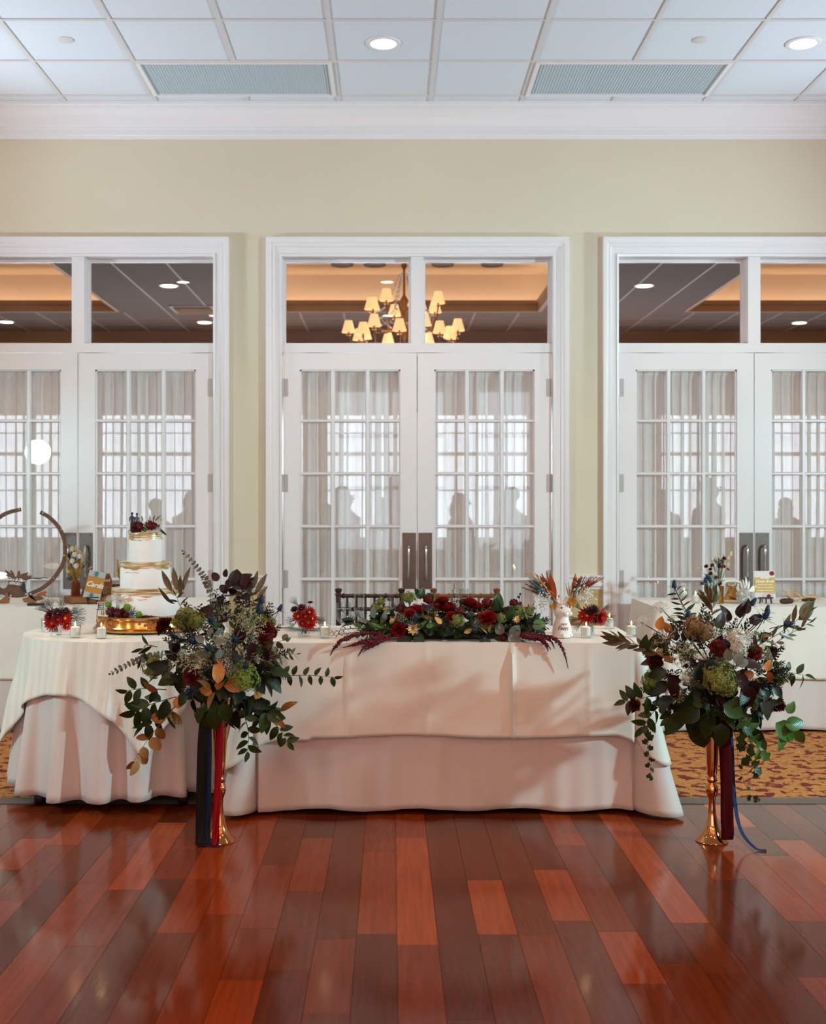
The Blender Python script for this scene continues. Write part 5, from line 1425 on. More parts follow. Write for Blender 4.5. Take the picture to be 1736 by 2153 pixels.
# gold leaves
for x, y, an, L, m in ((458, 1437, 88, 52, 'gold_leafm'), (470, 1442, 5, 62, 'gold_leafm'), (452, 1456, 235, 40, 'gold_pale'), (440, 1452, 125, 34, 'gold_pale'), (455, 1450, 60, 30, 'gold_leafm'), (446, 1455, 170, 30, 'gold_leafm'), (332, 1452, 160, 38, 'gold_leafm'), (536, 1470, 60, 38, 'gold_pale'), (590, 1496, 40, 40, 'gold_leafm'), (585, 1500, 200, 26, 'gold_pale'), (575, 1505, 300, 26, 'gold_pale'), (590, 1515, 290, 20, 'gold_pale')):
    a.lf('ovate' if L > 34 else 'broad', m, x, y, an, L, .035)
s = a.sp('gilded_eucalyptus', ((370, 1480), (350, 1510), (318, 1545), (281, 1600)), 'round', 'gold_leafm', 5, 31, stem='gold_leafm', taper=.15, start=.1, spread=1.1)
for x, y, an, L in ((372, 1490, 80, 28), (318, 1550, 300, 34), (300, 1570, 285, 26), (285, 1600, 260, 34)): a.lf('round', 'gold_pale' if y > 1545 else 'gold_leafm', x, y, an, L, .02)
# green branches
a.sp('green_branch', ((560, 1412), (600, 1420), (650, 1420), (702, 1424)), 'ovate', 'leaf_green', 12, 28, taper=.25, spread=1.2, out=.02)
a.sp('green_branch', ((350, 1450), (300, 1448), (268, 1452)), 'ovate', 'leaf_green', 5, 34, taper=.1, spread=1.)
a.sp('green_branch', ((370, 1465), (320, 1480), (285, 1495)), 'ovate', 'leaf_green', 7, 48, taper=.1, spread=1., hang=.5)
a.sp('green_branch', ((380, 1480), (330, 1510), (300, 1530)), 'ovate', 'leaf_green', 6, 40, taper=.2, spread=1., hang=.6)
a.sp('green_branch', ((510, 1490), (522, 1540), (520, 1580)), 'ovate', 'leaf_green', 8, 34, taper=.2, spread=1., out=.03)
a.sp('green_branch', ((545, 1490), (585, 1530), (605, 1560)), 'ovate', 'leaf_green', 9, 36, taper=.3, spread=1., out=.02)
a.sp('green_branch', ((480, 1470), (450, 1490), (420, 1500)), 'broad', 'leaf_green', 6, 52, taper=.1, spread=1., out=.05, hang=.5)
a.sp('green_branch', ((500, 1470), (530, 1490), (560, 1500)), 'broad', 'leaf_green', 6, 50, taper=.1, spread=1., out=.04, hang=.5)
a.sp('green_branch', ((330, 1360), (305, 1358), (296, 1385)), 'lance', 'leaf_green', 6, 34, taper=.2, spread=.8)
for k in range(14):
    q, n_ = a.at(RF.uniform(390, 560), RF.uniform(1280, 1400), .0)
    if 'wispg' not in FMESH: FMESH['wispg'] = f_wisp('leaf_bright', 14, 15)
    obj('fern_wisp', FMESH['wispg'], frame(q, n_ + Vector((0, 0, .5)), None, .06), A)

# ---- right tall arrangement
B_ = empty('flower_arrangement', (VX2, VY, .56), 'tall dark bouquet with white stock flowers and trailing ivy', 'bouquet')
c = P(1500, 1412, VY); a = Arr(B_, c, (.245, .2, .20))
MB().ball(c + Vector((0, 0, -.04)), (.10, .10, .10), 12, 8).build('shade_core', 'leaf_dark', B_)  # dark ball put in for the shade between these leaves
MB().tube([(VX2, VY, .45), (VX2, VY, .62)], .03, 10).build('stem_bundle', 'stem_dark', B_)
a.fill(G, 90, (.055, .10), -1, -.15, (.65, 1.05), .35)
a.fill([('ovate', 'leaf_dark'), ('lance', 'leaf_olive'), ('ovate', 'leaf_green'), ('lance', 'leaf_green')], 80, (.03, .055), -.3, 1, (.4, .95), .0)
filler(a, ['leaf_dark', 'leaf_green', 'leaf_olive', 'leaf_plum', 'stem_dark'], 130, (.05, .085), -.45, 1)
for _ in range(26):
    d_ = sph(RF, -.3); flower(RF.choice(['umbel', 'umbel', 'lace']), a.c + Vector((d_.x * a.r.x, d_.y * a.r.y, d_.z * a.r.z)) * RF.uniform(.75, 1.), d_ + Vector((0, -.2, .3)), RF.uniform(.022, .036), B_)
a.fill([('ovate', 'leaf_plum'), ('broad', 'leaf_plum'), ('broad', 'leaf_dark')], 24, (.05, .07), -.4, .7, (.85, 1.0), 0, .5)
for k, x, y, r in (('hydr_b', 1462, 1322, 30), ('hydr_b', 1482, 1330, 22), ('hydr', 1510, 1428, 34), ('hydr', 1530, 1440, 22), ('hydr_g', 1372, 1432, 24), ('stock', 1548, 1346, 26), ('stock', 1553, 1362, 20), ('umbel', 1433, 1374, 30), ('lace', 1395, 1338, 28), ('umbel', 1380, 1345, 18), ('umbel', 1640, 1415, 24), ('hydr_g', 1640, 1425, 16), ('umbel', 1425, 1460, 18), ('lace', 1575, 1335, 14), ('umbel', 1612, 1380, 16), ('umbel', 1600, 1340, 16)):
    a.fl(k, x, y, r, .01)
a.fl('lace', 1388, 1278, 18, 0, True, (-.2, -.5, .8)); a.fl('lace', 1346, 1308, 17, 0, True, (-.5, -.5, .7))
for x, y, r in ((1376, 1390, 22), (1512, 1362, 22), (1586, 1370, 20), (1621, 1370, 16), (1636, 1482, 19), (1333, 1482, 15)): a.fl('carnation', x, y, r, .012)
a.fl('thistle', 1417, 1236, 11, 0, True, (.0, -.1, 1)); a.fl('thistle', 1445, 1303, 14, 0, True, (.0, -.4, .8)); a.fl('thistle', 1578, 1272, 12, 0, True, (.5, -.3, .8)); a.fl('thistle', 1606, 1300, 14, 0, True, (.35, -.4, .8)); a.fl('thistle', 1611, 1288, 11, 0, True, (.2, -.2, 1)); a.fl('thistle', 1648, 1314, 14, 0, True, (.9, -.4, .3)); a.fl('thistle', 1590, 1498, 12, .02)
a.sp('green_branch', ((1455, 1340), (1440, 1290), (1420, 1240)), 'lance', 'leaf_green', 16, 32, taper=.35, spread=1.1)
a.fl('umbel', 1412, 1300, 12, 0, True)
# protea stems and buds
for pts, bud in ((((1490, 1340), (1497, 1290), (1494, 1262)), (1494, 1268, 90)), (((1570, 1370), (1640, 1330), (1690, 1292)), (1682, 1300, 52))):
    a.sp('protea_stem', pts, 'lance', 'leaf_protea', 9, 40, taper=.1, spread=.5)
    for k in range(6):
        x, y, an = bud; a.lf('lance' if k % 2 else 'ovate', 'leaf_protea', x + RF.uniform(-4, 4), y, an + (k - 2.5) * 7, 50 - (k % 3) * 6, RF.uniform(-.02, .02))
a.sp('protea_stem', ((1400, 1385), (1345, 1358), (1300, 1345)), 'lance', 'leaf_protea', 10, 34, taper=.1, spread=.5)
for x, y, an, L in ((1305, 1348, 170, 44), (1300, 1345, 158, 40), (1310, 1352, 182, 44), (1325, 1350, 165, 46), (1335, 1356, 190, 40)): a.lf('lance', 'leaf_protea', x, y, an, L)
a.sp('protea_stem', ((1580, 1390), (1640, 1345), (1700, 1310)), 'lance', 'leaf_protea', 10, 30, taper=.2, spread=.45)
# gold and plum leaves
for x, y, an, L, m in ((1385, 1325, 80, 30, 'gold_leafm'), (1400, 1345, 50, 34, 'gold_leafm'), (1378, 1368, 350, 40, 'gold_pale'), (1395, 1390, 20, 28, 'gold_leafm'), (1612, 1412, 80, 26, 'gold_pale'), (1618, 1412, 270, 24, 'gold_leafm'), (1585, 1420, 170, 26, 'gold_leafm'), (1600, 1340, 20, 24, 'gold_leafm'), (1408, 1330, 120, 28, 'gold_leafm')):
    a.lf('broad', m, x, y, an, L, .03)
for x, y, an, L in ((1505, 1320, 60, 36), (1530, 1310, 100, 40), (1555, 1300, 80, 40), (1560, 1290, 60, 36), (1575, 1310, 30, 34), (1545, 1420, 320, 44), (1570, 1440, 280, 48), (1560, 1400, 10, 44), (1590, 1430, 250, 40), (1400, 1410, 200, 40), (1420, 1430, 260, 44), (1358, 1375, 100, 40), (1365, 1365, 60, 34)):
    a.lf('broad', 'leaf_plum' if x > 1400 else 'leaf_green', x, y, an, L, .02)
for x, y, an in ((1545, 1395, 60), (1550, 1400, 30), (1535, 1390, 110)): a.lf('round', 'leaf_sage', x, y, an, 26, .03)
# green leaves of the lower half
for x, y, an, L in ((1470, 1490, 210, 60), (1440, 1505, 215, 58), (1460, 1520, 290, 62), (1500, 1500, 240, 58), (1515, 1520, 270, 56), (1555, 1500, 190, 50), (1545, 1530, 20, 62), (1580, 1530, 300, 46), (1630, 1520, 320, 60), (1650, 1525, 10, 46), (1640, 1540, 280, 44), (1672, 1535, 300, 36), (1600, 1490, 30, 50), (1655, 1500, 60, 30), (1480, 1480, 300, 52), (1520, 1480, 330, 56)):
    a.lf('broad', 'leaf_bright' if x > 1610 else 'leaf_green', x, y, an, L, .05)
a.sp('green_branch', ((1590, 1400), (1640, 1410), (1692, 1420)), 'ovate', 'leaf_green', 8, 32, taper=.1, spread=1.1)
a.sp('green_branch', ((1400, 1455), (1350, 1468), (1315, 1475)), 'ovate', 'leaf_green', 8, 36, taper=.2, spread=1.1)
a.sp('green_branch', ((1420, 1470), (1380, 1490), (1350, 1530)), 'ovate', 'leaf_green', 9, 36, taper=.2, spread=1., hang=.4)
a.sp('green_branch', ((1440, 1470), (1415, 1490), (1405, 1515)), 'ovate', 'leaf_green', 6, 30, taper=.2, hang=.4)
a.sp('ivy_trail', ((1365, 1490), (1360, 1540), (1364, 1590), (1368, 1632)), 'ivy', 'leaf_green', 10, 20, taper=.4, spread=1., hang=.5, out=.02)
a.sp('ivy_trail', ((1555, 1500), (1565, 1560), (1580, 1600), (1586, 1620)), 'ivy', 'leaf_green', 7, 30, taper=.3, spread=1., hang=.4, out=.04)
a.sp('ivy_trail', ((1530, 1500), (1548, 1560), (1552, 1610), (1576, 1670), (1590, 1680)), 'ivy', 'leaf_green', 6, 15, taper=.3, spread=1., hang=.4, out=.03, r=.0012, start=.45)
a.sp('ivy_trail', ((1545, 1500), (1575, 1555), (1600, 1580)), 'ivy', 'leaf_bright', 6, 30, taper=.1, spread=1., hang=.3, out=.06)
for k in range(10):
    q, n_ = a.at(RF.uniform(1420, 1600), RF.uniform(1320, 1400), .0)
    obj('fern_wisp', FMESH['wispg'], frame(q, n_ + Vector((0, 0, .5)), None, .055), B_)

# ---- ribbons
def ribbon(name, pts, w_, m, label, tw=0., group=None, wdir=(1, 0, 0)):
    path = bez(pts, 40); wd = Vector(wdir)
    def fn(u, v):
        t = v * 40; i = min(int(t), 39); p = path[i].lerp(path[i + 1], t - i)
        a_ = tw * v; d = Vector((wd.x * math.cos(a_) - wd.y * math.sin(a_), wd.x * math.sin(a_) + wd.y * math.cos(a_), wd.z))
        ww = w_ * (.55 + .45 * min(1, v * 5))
        return p + d * (u - .5) * ww + Vector((0, .003 * math.sin(9 * v + 5 * u), 0))
    tag(MB().grid(fn, 4, 60).build(name, m, angle=180, solid=.0012), label, 'ribbon', group)
x, y = VX1, VY
ribbon('velvet_ribbon', [(x + .005, y - .055, .60), (x + .008, y - .056, .45), (x + .0, y - .05, .28), (x - .004, y - .05, .15), (x - .008, y - .058, .06), (x - .014, y - .078, .012), (x - .03, y - .09, .004)], .026, 'velvet_red', 'bright red velvet ribbon hanging down the front of the gold vase by the cake')
ribbon('black_ribbon', [(x - .055, y - .03, .62), (x - .06, y - .035, .4), (x - .066, y - .035, .15), (x - .066, y - .04, .03), (x - .066, y - .055, .003), (x - .05, y - .085, .003)], .05, 'ribbon_black', 'wide sheer black ribbon hanging left of the gold vase by the cake')
ribbon('satin_ribbon', [(x - .03, y - .05, .60), (x - .034, y - .056, .4), (x - .037, y - .055, .16), (x - .04, y - .055, .05), (x - .02, y - .088, .006), (x + .025, y - .085, .004)], .02, 'ribbon_navy', 'narrow navy ribbon between the black ribbon and the red velvet ribbon')
x = VX2
ribbon('velvet_ribbon', [(x + .015, y - .05, .60), (x + .036, y - .055, .42), (x + .045, y - .05, .25), (x + .045, y - .052, .12), (x + .048, y - .056, .06), (x + .046, y - .058, .022)], .05, 'velvet_wine', 'dark wine velvet ribbon hanging right of the gold vase at the head table end')
ribbon('black_ribbon', [(x + .05, y - .02, .58), (x + .06, y - .02, .4), (x + .066, y - .025, .2), (x + .07, y - .03, .045)], .022, 'ribbon_black', 'narrow sheer dark ribbon behind the wine velvet ribbon')
ribbon('satin_ribbon', [(x + .06, y - .01, .58), (x + .075, y - .01, .4), (x + .085, y - .02, .18), (x + .10, y - .06, .06), (x + .135, y - .13, .010), (x + .175, y - .145, .004)], .022, 'ribbon_blue', 'long navy blue ribbon trailing onto the wood floor', tw=1.2)

# ---- garland along the head table
GY_ = 5.44
Gd = empty('table_garland', (.27, GY_, TT), 'long garland of red roses, gold leaves and greenery along the head table', 'garland')
c = P(945, 1322, GY_); a = Arr(Gd, (c.x, GY_, TT + .055), (.44, .13, .085))
MB().ball((c.x, GY_ + .01, TT + .032), (.40, .10, .036), 20, 8).build('shade_core', 'leaf_dark', Gd)  # dark filler body added as shade beneath the garland leaves
def gfill(kinds, n, sz, ylo=-1, spread=.5, droop=.1):
    for _ in range(n):
        d = sph(RF, -.25); q = a.c + Vector((d.x * a.r.x, d.y * a.r.y, d.z * a.r.z)) * RF.uniform(.7, 1)
        q.z = max(q.z, TT + .006)
        kind, m = RF.choice(kinds)
        dr = Vector((d.x * .8 + RF.gauss(0, spread), d.y + RF.gauss(0, .4), d.z * .5 + abs(RF.gauss(0, .3)) - droop))
        if q.z < TT + .03 and q.y > HY0: dr.z = abs(dr.z)
        leaf_at(kind, m, q, dr, RF.uniform(*sz), Gd, d + Vector((0, -.2, .4)))
gfill([('ovate', 'leaf_green'), ('broad', 'leaf_green'), ('ovate', 'leaf_dark'), ('broad', 'leaf_dark')], 150, (.04, .075))
gfill([('lance', 'leaf_olive'), ('lance', 'leaf_bright'), ('ovate', 'leaf_bright'), ('lance', 'leaf_green')], 40, (.03, .05))
filler(a, ['leaf_dark', 'leaf_green', 'leaf_olive', 'leaf_plum'], 80, (.04, .06), 0, 1, (.7, 1.0))
for _ in range(60):
    q = Vector((c.x + RF.uniform(-.38, .38), GY_ - RF.uniform(.06, .125), TT + RF.uniform(.012, .05)))
    kind, m = RF.choice([('broad', 'leaf_green'), ('ovate', 'leaf_green'), ('broad', 'leaf_dark'), ('ovate', 'leaf_olive')])
    leaf_at(kind, m, q, Vector((RF.gauss(0, .6), -.6, RF.uniform(-.1, .5))), RF.uniform(.035, .06), Gd, Vector((RF.uniform(-.3, .3), -.5, 1)))
for _ in range(80):
    q = Vector((c.x + RF.uniform(-.36, .36), GY_ + RF.uniform(-.07, .08), TT + RF.uniform(.05, .10)))
    kind, m = RF.choice([('broad', 'leaf_green'), ('ovate', 'leaf_green'), ('ovate', 'leaf_dark'), ('lance', 'leaf_olive')])
    leaf_at(kind, m, q, Vector((RF.gauss(0, .7), RF.uniform(-.6, .3), RF.uniform(.1, .8))), RF.uniform(.035, .055), Gd, Vector((RF.uniform(-.4, .4), -1, .6)))
gfill([('broad', 'leaf_plum'), ('round', 'leaf_plum')], 22, (.035, .055))
# foliage hanging over the front edge
for x, y, an, L, k, m in ((905, 1350, 262, 26, 'broad', 'leaf_dark'), (1022, 1350, 265, 30, 'broad', 'leaf_dark'), (938, 1345, 255, 26, 'round', 'leaf_sage'), (944, 1348, 290, 30, 'round', 'leaf_sage'), (1045, 1348, 210, 26, 'round', 'leaf_sage'), (1085, 1348, 250, 30, 'round', 'leaf_sage'), (1068, 1335, 330, 32, 'round', 'leaf_sage'), (1098, 1345, 262, 34, 'broad', 'leaf_plum'), (1020, 1340, 265, 40, 'broad', 'leaf_dark'), (865, 1345, 200, 40, 'broad', 'leaf_dark'), (880, 1332, 270, 30, 'round', 'leaf_green'), (1052, 1335, 100, 26, 'round', 'leaf_sage'), (1075, 1340, 60, 30, 'round', 'leaf_sage')):
    q = P(x, y, 5.30); an = math.radians(an)
    leaf_at(k, m, q, Vector((math.cos(an), -.25, math.sin(an))), L * 5.3 / F, Gd, Vector((RF.uniform(-.3, .3), -1, .3)), 0)
for x, y, an, L, m in ((908, 1300, 170, 24, 'gold_pale'), (928, 1312, 130, 26, 'gold_pale'), (820, 1312, 60, 26, 'gold_pale'), (975, 1330, 20, 26, 'gold_pale'), (1028, 1330, 85, 22, 'gold_pale'), (1118, 1320, 15, 30, 'leaf_olive'), (1080, 1302, 30, 16, 'gold_pale'), (770, 1320, 20, 28, 'leaf_bright'), (790, 1322, 30, 26, 'leaf_bright'), (1000, 1308, 30, 22, 'leaf_bright'), (1005, 1315, 350, 24, 'leaf_bright'), (1010, 1320, 330, 24, 'gold_pale'), (880, 1325, 60, 26, 'leaf_bright'), (895, 1318, 20, 22, 'leaf_bright'), (1150, 1325, 170, 30, 'leaf_green'), (1120, 1310, 10, 28, 'leaf_bright'), (1135, 1335, 200, 36, 'leaf_green'), (762, 1302, 120, 24, 'leaf_sage'), (775, 1312, 150, 26, 'leaf_sage'), (787, 1300, 100, 25, 'leaf_sage'), (800, 1310, 60, 30, 'leaf_olive')):
    a.lf('round' if 'sage' in m else 'ovate', m, x, y, an, L * (.8 if 'gold' in m else 1), .02)
for x, y, r in ((938, 1278, 20), (985, 1268, 19), (875, 1283, 17), (1022, 1300, 17), (1028, 1296, 15), (838, 1325, 15), (930, 1262, 14), (1000, 1275, 16), (950, 1296, 12), (862, 1290, 13)): a.fl('rose', x, y, r * 1.15, .03)
for x, y, r in ((842, 1280, 8), (966, 1288, 11), (1024, 1268, 10), (1072, 1283, 9), (1080, 1268, 8), (900, 1262, 9), (1090, 1274, 7), (1058, 1340, 9), (920, 1270, 9)): a.fl('pom_r', x, y, r * 1.2, .03)
for x, y, r in ((903, 1276, 9), (874, 1296, 7), (983, 1292, 6), (1000, 1318, 8), (818, 1262, 8), (826, 1272, 6), (955, 1255, 7), (866, 1312, 8), (1018, 1342, 7)): a.fl('thistle_s', x, y, r, .03)
for x, y, r in ((790, 1278, 12), (815, 1280, 12), (860, 1258, 16), (845, 1300, 12), (960, 1305, 16), (1015, 1278, 14), (1040, 1275, 12), (1090, 1290, 18), (800, 1265, 10), (1052, 1300, 12), (1110, 1285, 12)): a.fl('umbel' if x % 2 else 'hydr', x, y, r, .015)
for x, y, r in ((868, 1322, 13), (790, 1276, 7), (812, 1282, 7), (1085, 1304, 8), (1052, 1318, 6)):
    q, n_ = a.at(x, y, .03)
    if 'goldflower' not in FMESH: FMESH['goldflower'] = f_mum('gold_pale', 2, 8)
    obj('gilded_flower', FMESH['goldflower'], facing(q, n_ + Vector((0, -.5, .2)), r * 5.35 / F), Gd)
for x, y in ((755, 1330), (770, 1335)):
    a.sp('leucadendron', ((x + 70, 1322), (x + 30, y - 8), (x, y)), 'lance', 'leaf_bright', 9, 24, taper=.2, spread=.6, out=.02)
a.sp('berry_twig', ((780, 1322), (735, 1322), (698, 1330)), 'lance', 'leaf_plum', 14, 8, taper=.2, spread=.8, stem='stem_dark')
a.sp('berry_twig', ((790, 1328), (745, 1330), (700, 1336)), 'lance', 'leaf_plum', 14, 8, taper=.2, spread=.8, stem='stem_dark')
a.sp('berry_twig', ((1080, 1320), (1090, 1285), (1093, 1252)), 'round', 'stem_dark', 5, 8, taper=.2, stem='stem_dark', out=-.03)
a.sp('berry_twig', ((1085, 1310), (1105, 1290), (1118, 1275)), 'lance', 'leaf_olive', 8, 22, stem='stem_dark')
a.sp('berry_twig', ((1090, 1320), (1130, 1302), (1148, 1318)), 'lance', 'leaf_dark', 8, 26, stem='stem_dark')
a.sp('berry_twig', ((950, 1290), (952, 1250), (956, 1225)), 'lance', 'leaf_olive', 8, 8, stem='stem', out=-.05)
# rose foliage top
for x, y, an, L in ((884, 1260, 110, 26), (880, 1258, 60, 26), (1040, 1285, 70, 40), (1050, 1290, 110, 34), (890, 1265, 40, 28), (1060, 1295, 30, 36), (910, 1262, 130, 20)): a.lf('broad', 'leaf_green', x, y, an, L, .0)
# love-lies-bleeding
def am(pix, r): amaranth([P(x, y, d) for x, y, d in pix], Gd, r)
am(((800, 1330, 5.31), (752, 1334, 5.275), (720, 1346, 5.25), (703, 1362, 5.24), (694, 1378, 5.24)), .0105)
am(((820, 1335, 5.3), (770, 1346, 5.26), (742, 1356, 5.24), (720, 1362, 5.24)), .0085)
am(((815, 1338, 5.29), (785, 1348, 5.26), (765, 1362, 5.235), (752, 1380, 5.23)), .009)
am(((820, 1342, 5.29), (795, 1352, 5.25), (775, 1362, 5.24), (762, 1372, 5.235)), .0075)
am(((800, 1334, 5.30), (775, 1350, 5.255), (752, 1352, 5.25), (745, 1358, 5.245)), .010)
am(((1095, 1332, 5.31), (1130, 1334, 5.27), (1160, 1340, 5.25), (1178, 1356, 5.24), (1188, 1380, 5.24), (1194, 1406, 5.24)), .0088)
am(((1100, 1336, 5.30), (1130, 1340, 5.26), (1145, 1350, 5.24), (1158, 1366, 5.24)), .009)
am(((1105, 1338, 5.30), (1135, 1345, 5.25), (1148, 1358, 5.24), (1152, 1370, 5.235)), .0075)
am(((1098, 1335, 5.30), (1125, 1338, 5.26), (1155, 1346, 5.25), (1166, 1364, 5.24)), .008)
am(((1095, 1334, 5.30), (1120, 1342, 5.26), (1142, 1346, 5.25)), .012)

# ---- bud vases of red flowers
def bud_vase(px, py, d, label, lv, flowers, wisps, prof, vlabel, square=False):
    p = P(px, py, d); p.z = TT
    e = empty('bud_vase', p, vlabel, 'vase')
    MB().lathe(prof, 8 if square else 28, p).build('glass_body', 'glass', e, angle=30 if square else 50)
    f = empty('red_posy', (p.x, p.y, TT + .03), label, 'posy')
    sb = MB()
    for k, (kind, fx, fy, r, dr) in enumerate(flowers):
        q = P(fx, fy, d - .02 - .012 * (k % 3))
        o = flower(kind, q, dr, r * d / F, f)
        sb.tube(bez([(p.x + RF.uniform(-.012, .012), p.y + RF.uniform(-.01, .01), TT + .012), (p.x + RF.uniform(-.004, .004), p.y, TT + .06), q], 8), .0014, 5, False)
    sb.build('stems', 'leaf_bright', f)
    for k, (fx, fy, an, L) in enumerate(wisps):
        if 'wisp' not in FMESH: FMESH['wisp'] = f_wisp('wisp', 16)
        an = math.radians(an)
        obj('grass_wisp', FMESH['wisp'], frame(P(fx, fy, d - .01), (math.cos(an), RF.uniform(-.2, .2), math.sin(an)), None, (L * d / F * .8, L * d / F, L * d / F * .8)), f)
jar = [(.0001, 0), (.027, 0), (.029, .004), (.030, .02), (.0285, .05), (.026, .056), (.0275, .062), (.0262, .062), (.0245, .056), (.0265, .048), (.0275, .02), (.0255, .006), (.0001, .005)]
sqj = [(.0001, 0), (.026, 0), (.027, .003), (.027, .055), (.018, .06), (.019, .066), (.017, .066), (.0165, .06), (.024, .054), (.024, .006), (.0001, .005)]
U = lambda x, z: (x, -.8, z)
bud_vase(118, 1346, 5.58, 'bright red chrysanthemums with black grass wisps on the round cake table', TT,
         [('mum', 110, 1310, 17, U(-.3, .0)), ('mum', 136, 1300, 16, U(.7, .1)), ('mum_d', 121, 1290, 13, U(0, .7)), ('mum', 104, 1298, 13, U(-.6, .4)), ('mum', 140, 1314, 12, U(.7, -.5)), ('mum_d', 138, 1286, 10, U(.4, .9)), ('mum_d', 106, 1290, 9, U(-.5, .9)), ('mum', 122, 1303, 14, U(.1, .3))],
         [(105, 1290, 150, 46), (108, 1288, 138, 44), (112, 1285, 120, 40), (140, 1294, 15, 56), (140, 1292, 30, 44), (142, 1298, 350, 50), (128, 1288, 88, 44)], sqj, 'small square clear glass vase holding red flowers on the round table', True)
bud_vase(639, 1346, 5.52, 'dark red chrysanthemums in a cut glass jar left of the garland', TT,
         [('mum', 648, 1308, 17, U(.2, -.1)), ('mum', 628, 1296, 14, U(-.5, .2)), ('mum', 650, 1288, 13, U(.4, .5)), ('mum_d', 634, 1280, 11, U(-.2, .8)), ('mum_d', 619, 1282, 9, U(-.5, .9)), ('mum', 642, 1296, 12, U(0, .2)), ('mum_d', 652, 1268, 7, (0, -.15, 1)), ('mum', 656, 1300, 12, U(.6, .1)), ('mum', 636, 1310, 10, U(-.2, -.2))],
         [(630, 1276, 140, 34), (626, 1300, 200, 34), (658, 1300, 340, 38), (658, 1298, 350, 34), (624, 1308, 220, 26)], jar, 'small cut glass jar holding dark red flowers beside the dinner plate')
bud_vase(1241, 1346, 5.60, 'dark red daisies with black grass beside the rabbit vase', TT,
         [('mum', 1234, 1294, 18, U(-.3, .1)), ('mum', 1262, 1298, 17, U(.8, -.1)), ('mum_d', 1246, 1284, 14, U(.1, .8)), ('mum_d', 1252, 1300, 12, U(.2, -.2)), ('mum_d', 1240, 1288, 11, U(0, .9)), ('mum', 1224, 1296, 10, U(-.8, .1))],
         [(1224, 1285, 140, 40), (1222, 1300, 195, 40), (1226, 1306, 225, 36), (1262, 1284, 30, 34), (1266, 1296, 350, 34), (1232, 1276, 110, 34)], [(r * .62, z * 1.15) for r, z in jar], 'slim clear glass vase holding dark red daisies beside the rabbit vase')

# ---- flowers on the cake
T1 = empty('cake_flowers', (CX0, CY0 - .04, 1.233), 'dark red flower cluster lying on the top tier of the cake', 'posy')
def cf(e, k, px, py, r, d, dr): return flower(k, P(px, py, d), dr, r * d / F, e)
for k, x, y, r in (('mum_d', 288, 1108, 13), ('pom_r', 293, 1108, 11), ('pom_r', 314, 1105, 11), ('pom_r', 322, 1106, 9), ('carnation', 284, 1112, 10), ('pom', 304, 1114, 5.5), ('umbel', 298, 1094, 8), ('umbel', 337, 1092, 8)): cf(T1, k, x, y, r, 5.735, U(RF.uniform(-.3, .3), .4))
cf(T1, 'thistle_s', 332, 1107, 5, 5.735, (.6, -.5, .6))
for x, y, an, L in ((322, 1098, 80, 16), (326, 1096, 50, 18), (316, 1096, 100, 14), (338, 1112, 310, 18), (334, 1114, 330, 20), (300, 1096, 100, 12), (278, 1112, 210, 14)):
    an = math.radians(an); leaf_at('lance', 'leaf_protea', P(x, y, 5.74), (math.cos(an), -.1, math.sin(an)), L * 5.7 / F, T1)
T2 = empty('cake_flowers', P(250, 1298, 5.64), 'cluster of dark red flowers, thistle and green pompons at the foot of the cake', 'posy')
fd = 5.635
for k, x, y, r, dy in (('pom_r', 234, 1287, 12, 0), ('pom_r', 247, 1290, 11, -.01), ('carnation', 257, 1288, 11, 0), ('mum_d', 240, 1290, 13, .0), ('pom_r', 263, 1293, 9, 0), ('pom', 267, 1277, 7.5, 0), ('pom', 292, 1292, 7.5, -.02), ('pom', 228, 1272, 7, .02), ('lace', 232, 1262, 12, .03), ('lace', 244, 1258, 12, .03), ('lace', 222, 1278, 11, .02), ('lace', 252, 1262, 10, .02), ('umbel', 220, 1290, 9, .01)): cf(T2, k, x, y, r, fd + dy, U(RF.uniform(-.3, .3), .35))
cf(T2, 'thistle_s', 277, 1290, 8, 5.61, (.2, -.8, .3))
for x, y, an, L in ((255, 1264, 60, 18), (262, 1268, 330, 18), (248, 1268, 100, 16), (260, 1262, 20, 18)):
    an = math.radians(an); leaf_at('lance', 'gold_pale', P(x, y, fd), (math.cos(an), -.1, math.sin(an)), L * 5.7 / F, T2)
amaranth([P(288, 1297, 5.62), P(312, 1296, 5.625), P(337, 1297, 5.63)], T2, .006)

# ---- dried bunches in the rabbit's ears
PLM = {}
def plume(m, pos, d, L, parent, W=None, name='plume'):
    if m not in PLM: PLM[m] = f_plume(m)
    return obj(name, PLM[m], frame(pos, d, None, (L * (W or 1), L, L * (W or 1))), parent)
def bunch(label, bx0, by0, ang, items):
    q0 = P(bx0, by0, 5.47)
    e = empty('dried_flower_bunch', q0, label, 'dried flowers')
    for kind, m, px, py, an, L in items:
        an = math.radians(an); q = P(px, py, 5.46 + RF.uniform(-.02, .02)); d = Vector((math.cos(an), RF.uniform(-.15, .15), math.sin(an)))
        if kind == 'plume': plume(m, q, d, L * 5.46 / F, e, .7)
        elif kind == 'leaf': leaf_at('lance', m, q, d, L * 5.46 / F, e)
        elif kind == 'breath':
            if 'breath' not in FMESH: FMESH['breath'] = f_breath('white_flower')
            obj('babys_breath', FMESH['breath'], frame(q, d, None, L * 5.46 / F), e)
        elif kind == 'tail': MB().ball(q, (.008, .008, .013), 10, 7).build('bunny_tail', m, e)
        else: flower(kind, q, (RF.uniform(-.2, .2), -1, .15), L * 5.46 / F, e)
    MB().tube([q0 + Vector((0, 0, -.02)), q0 + Vector((math.cos(math.radians(ang)), 0, math.sin(math.radians(ang)))) * .03], [.006, .012], 8).build('stems', 'straw', e)
it = []
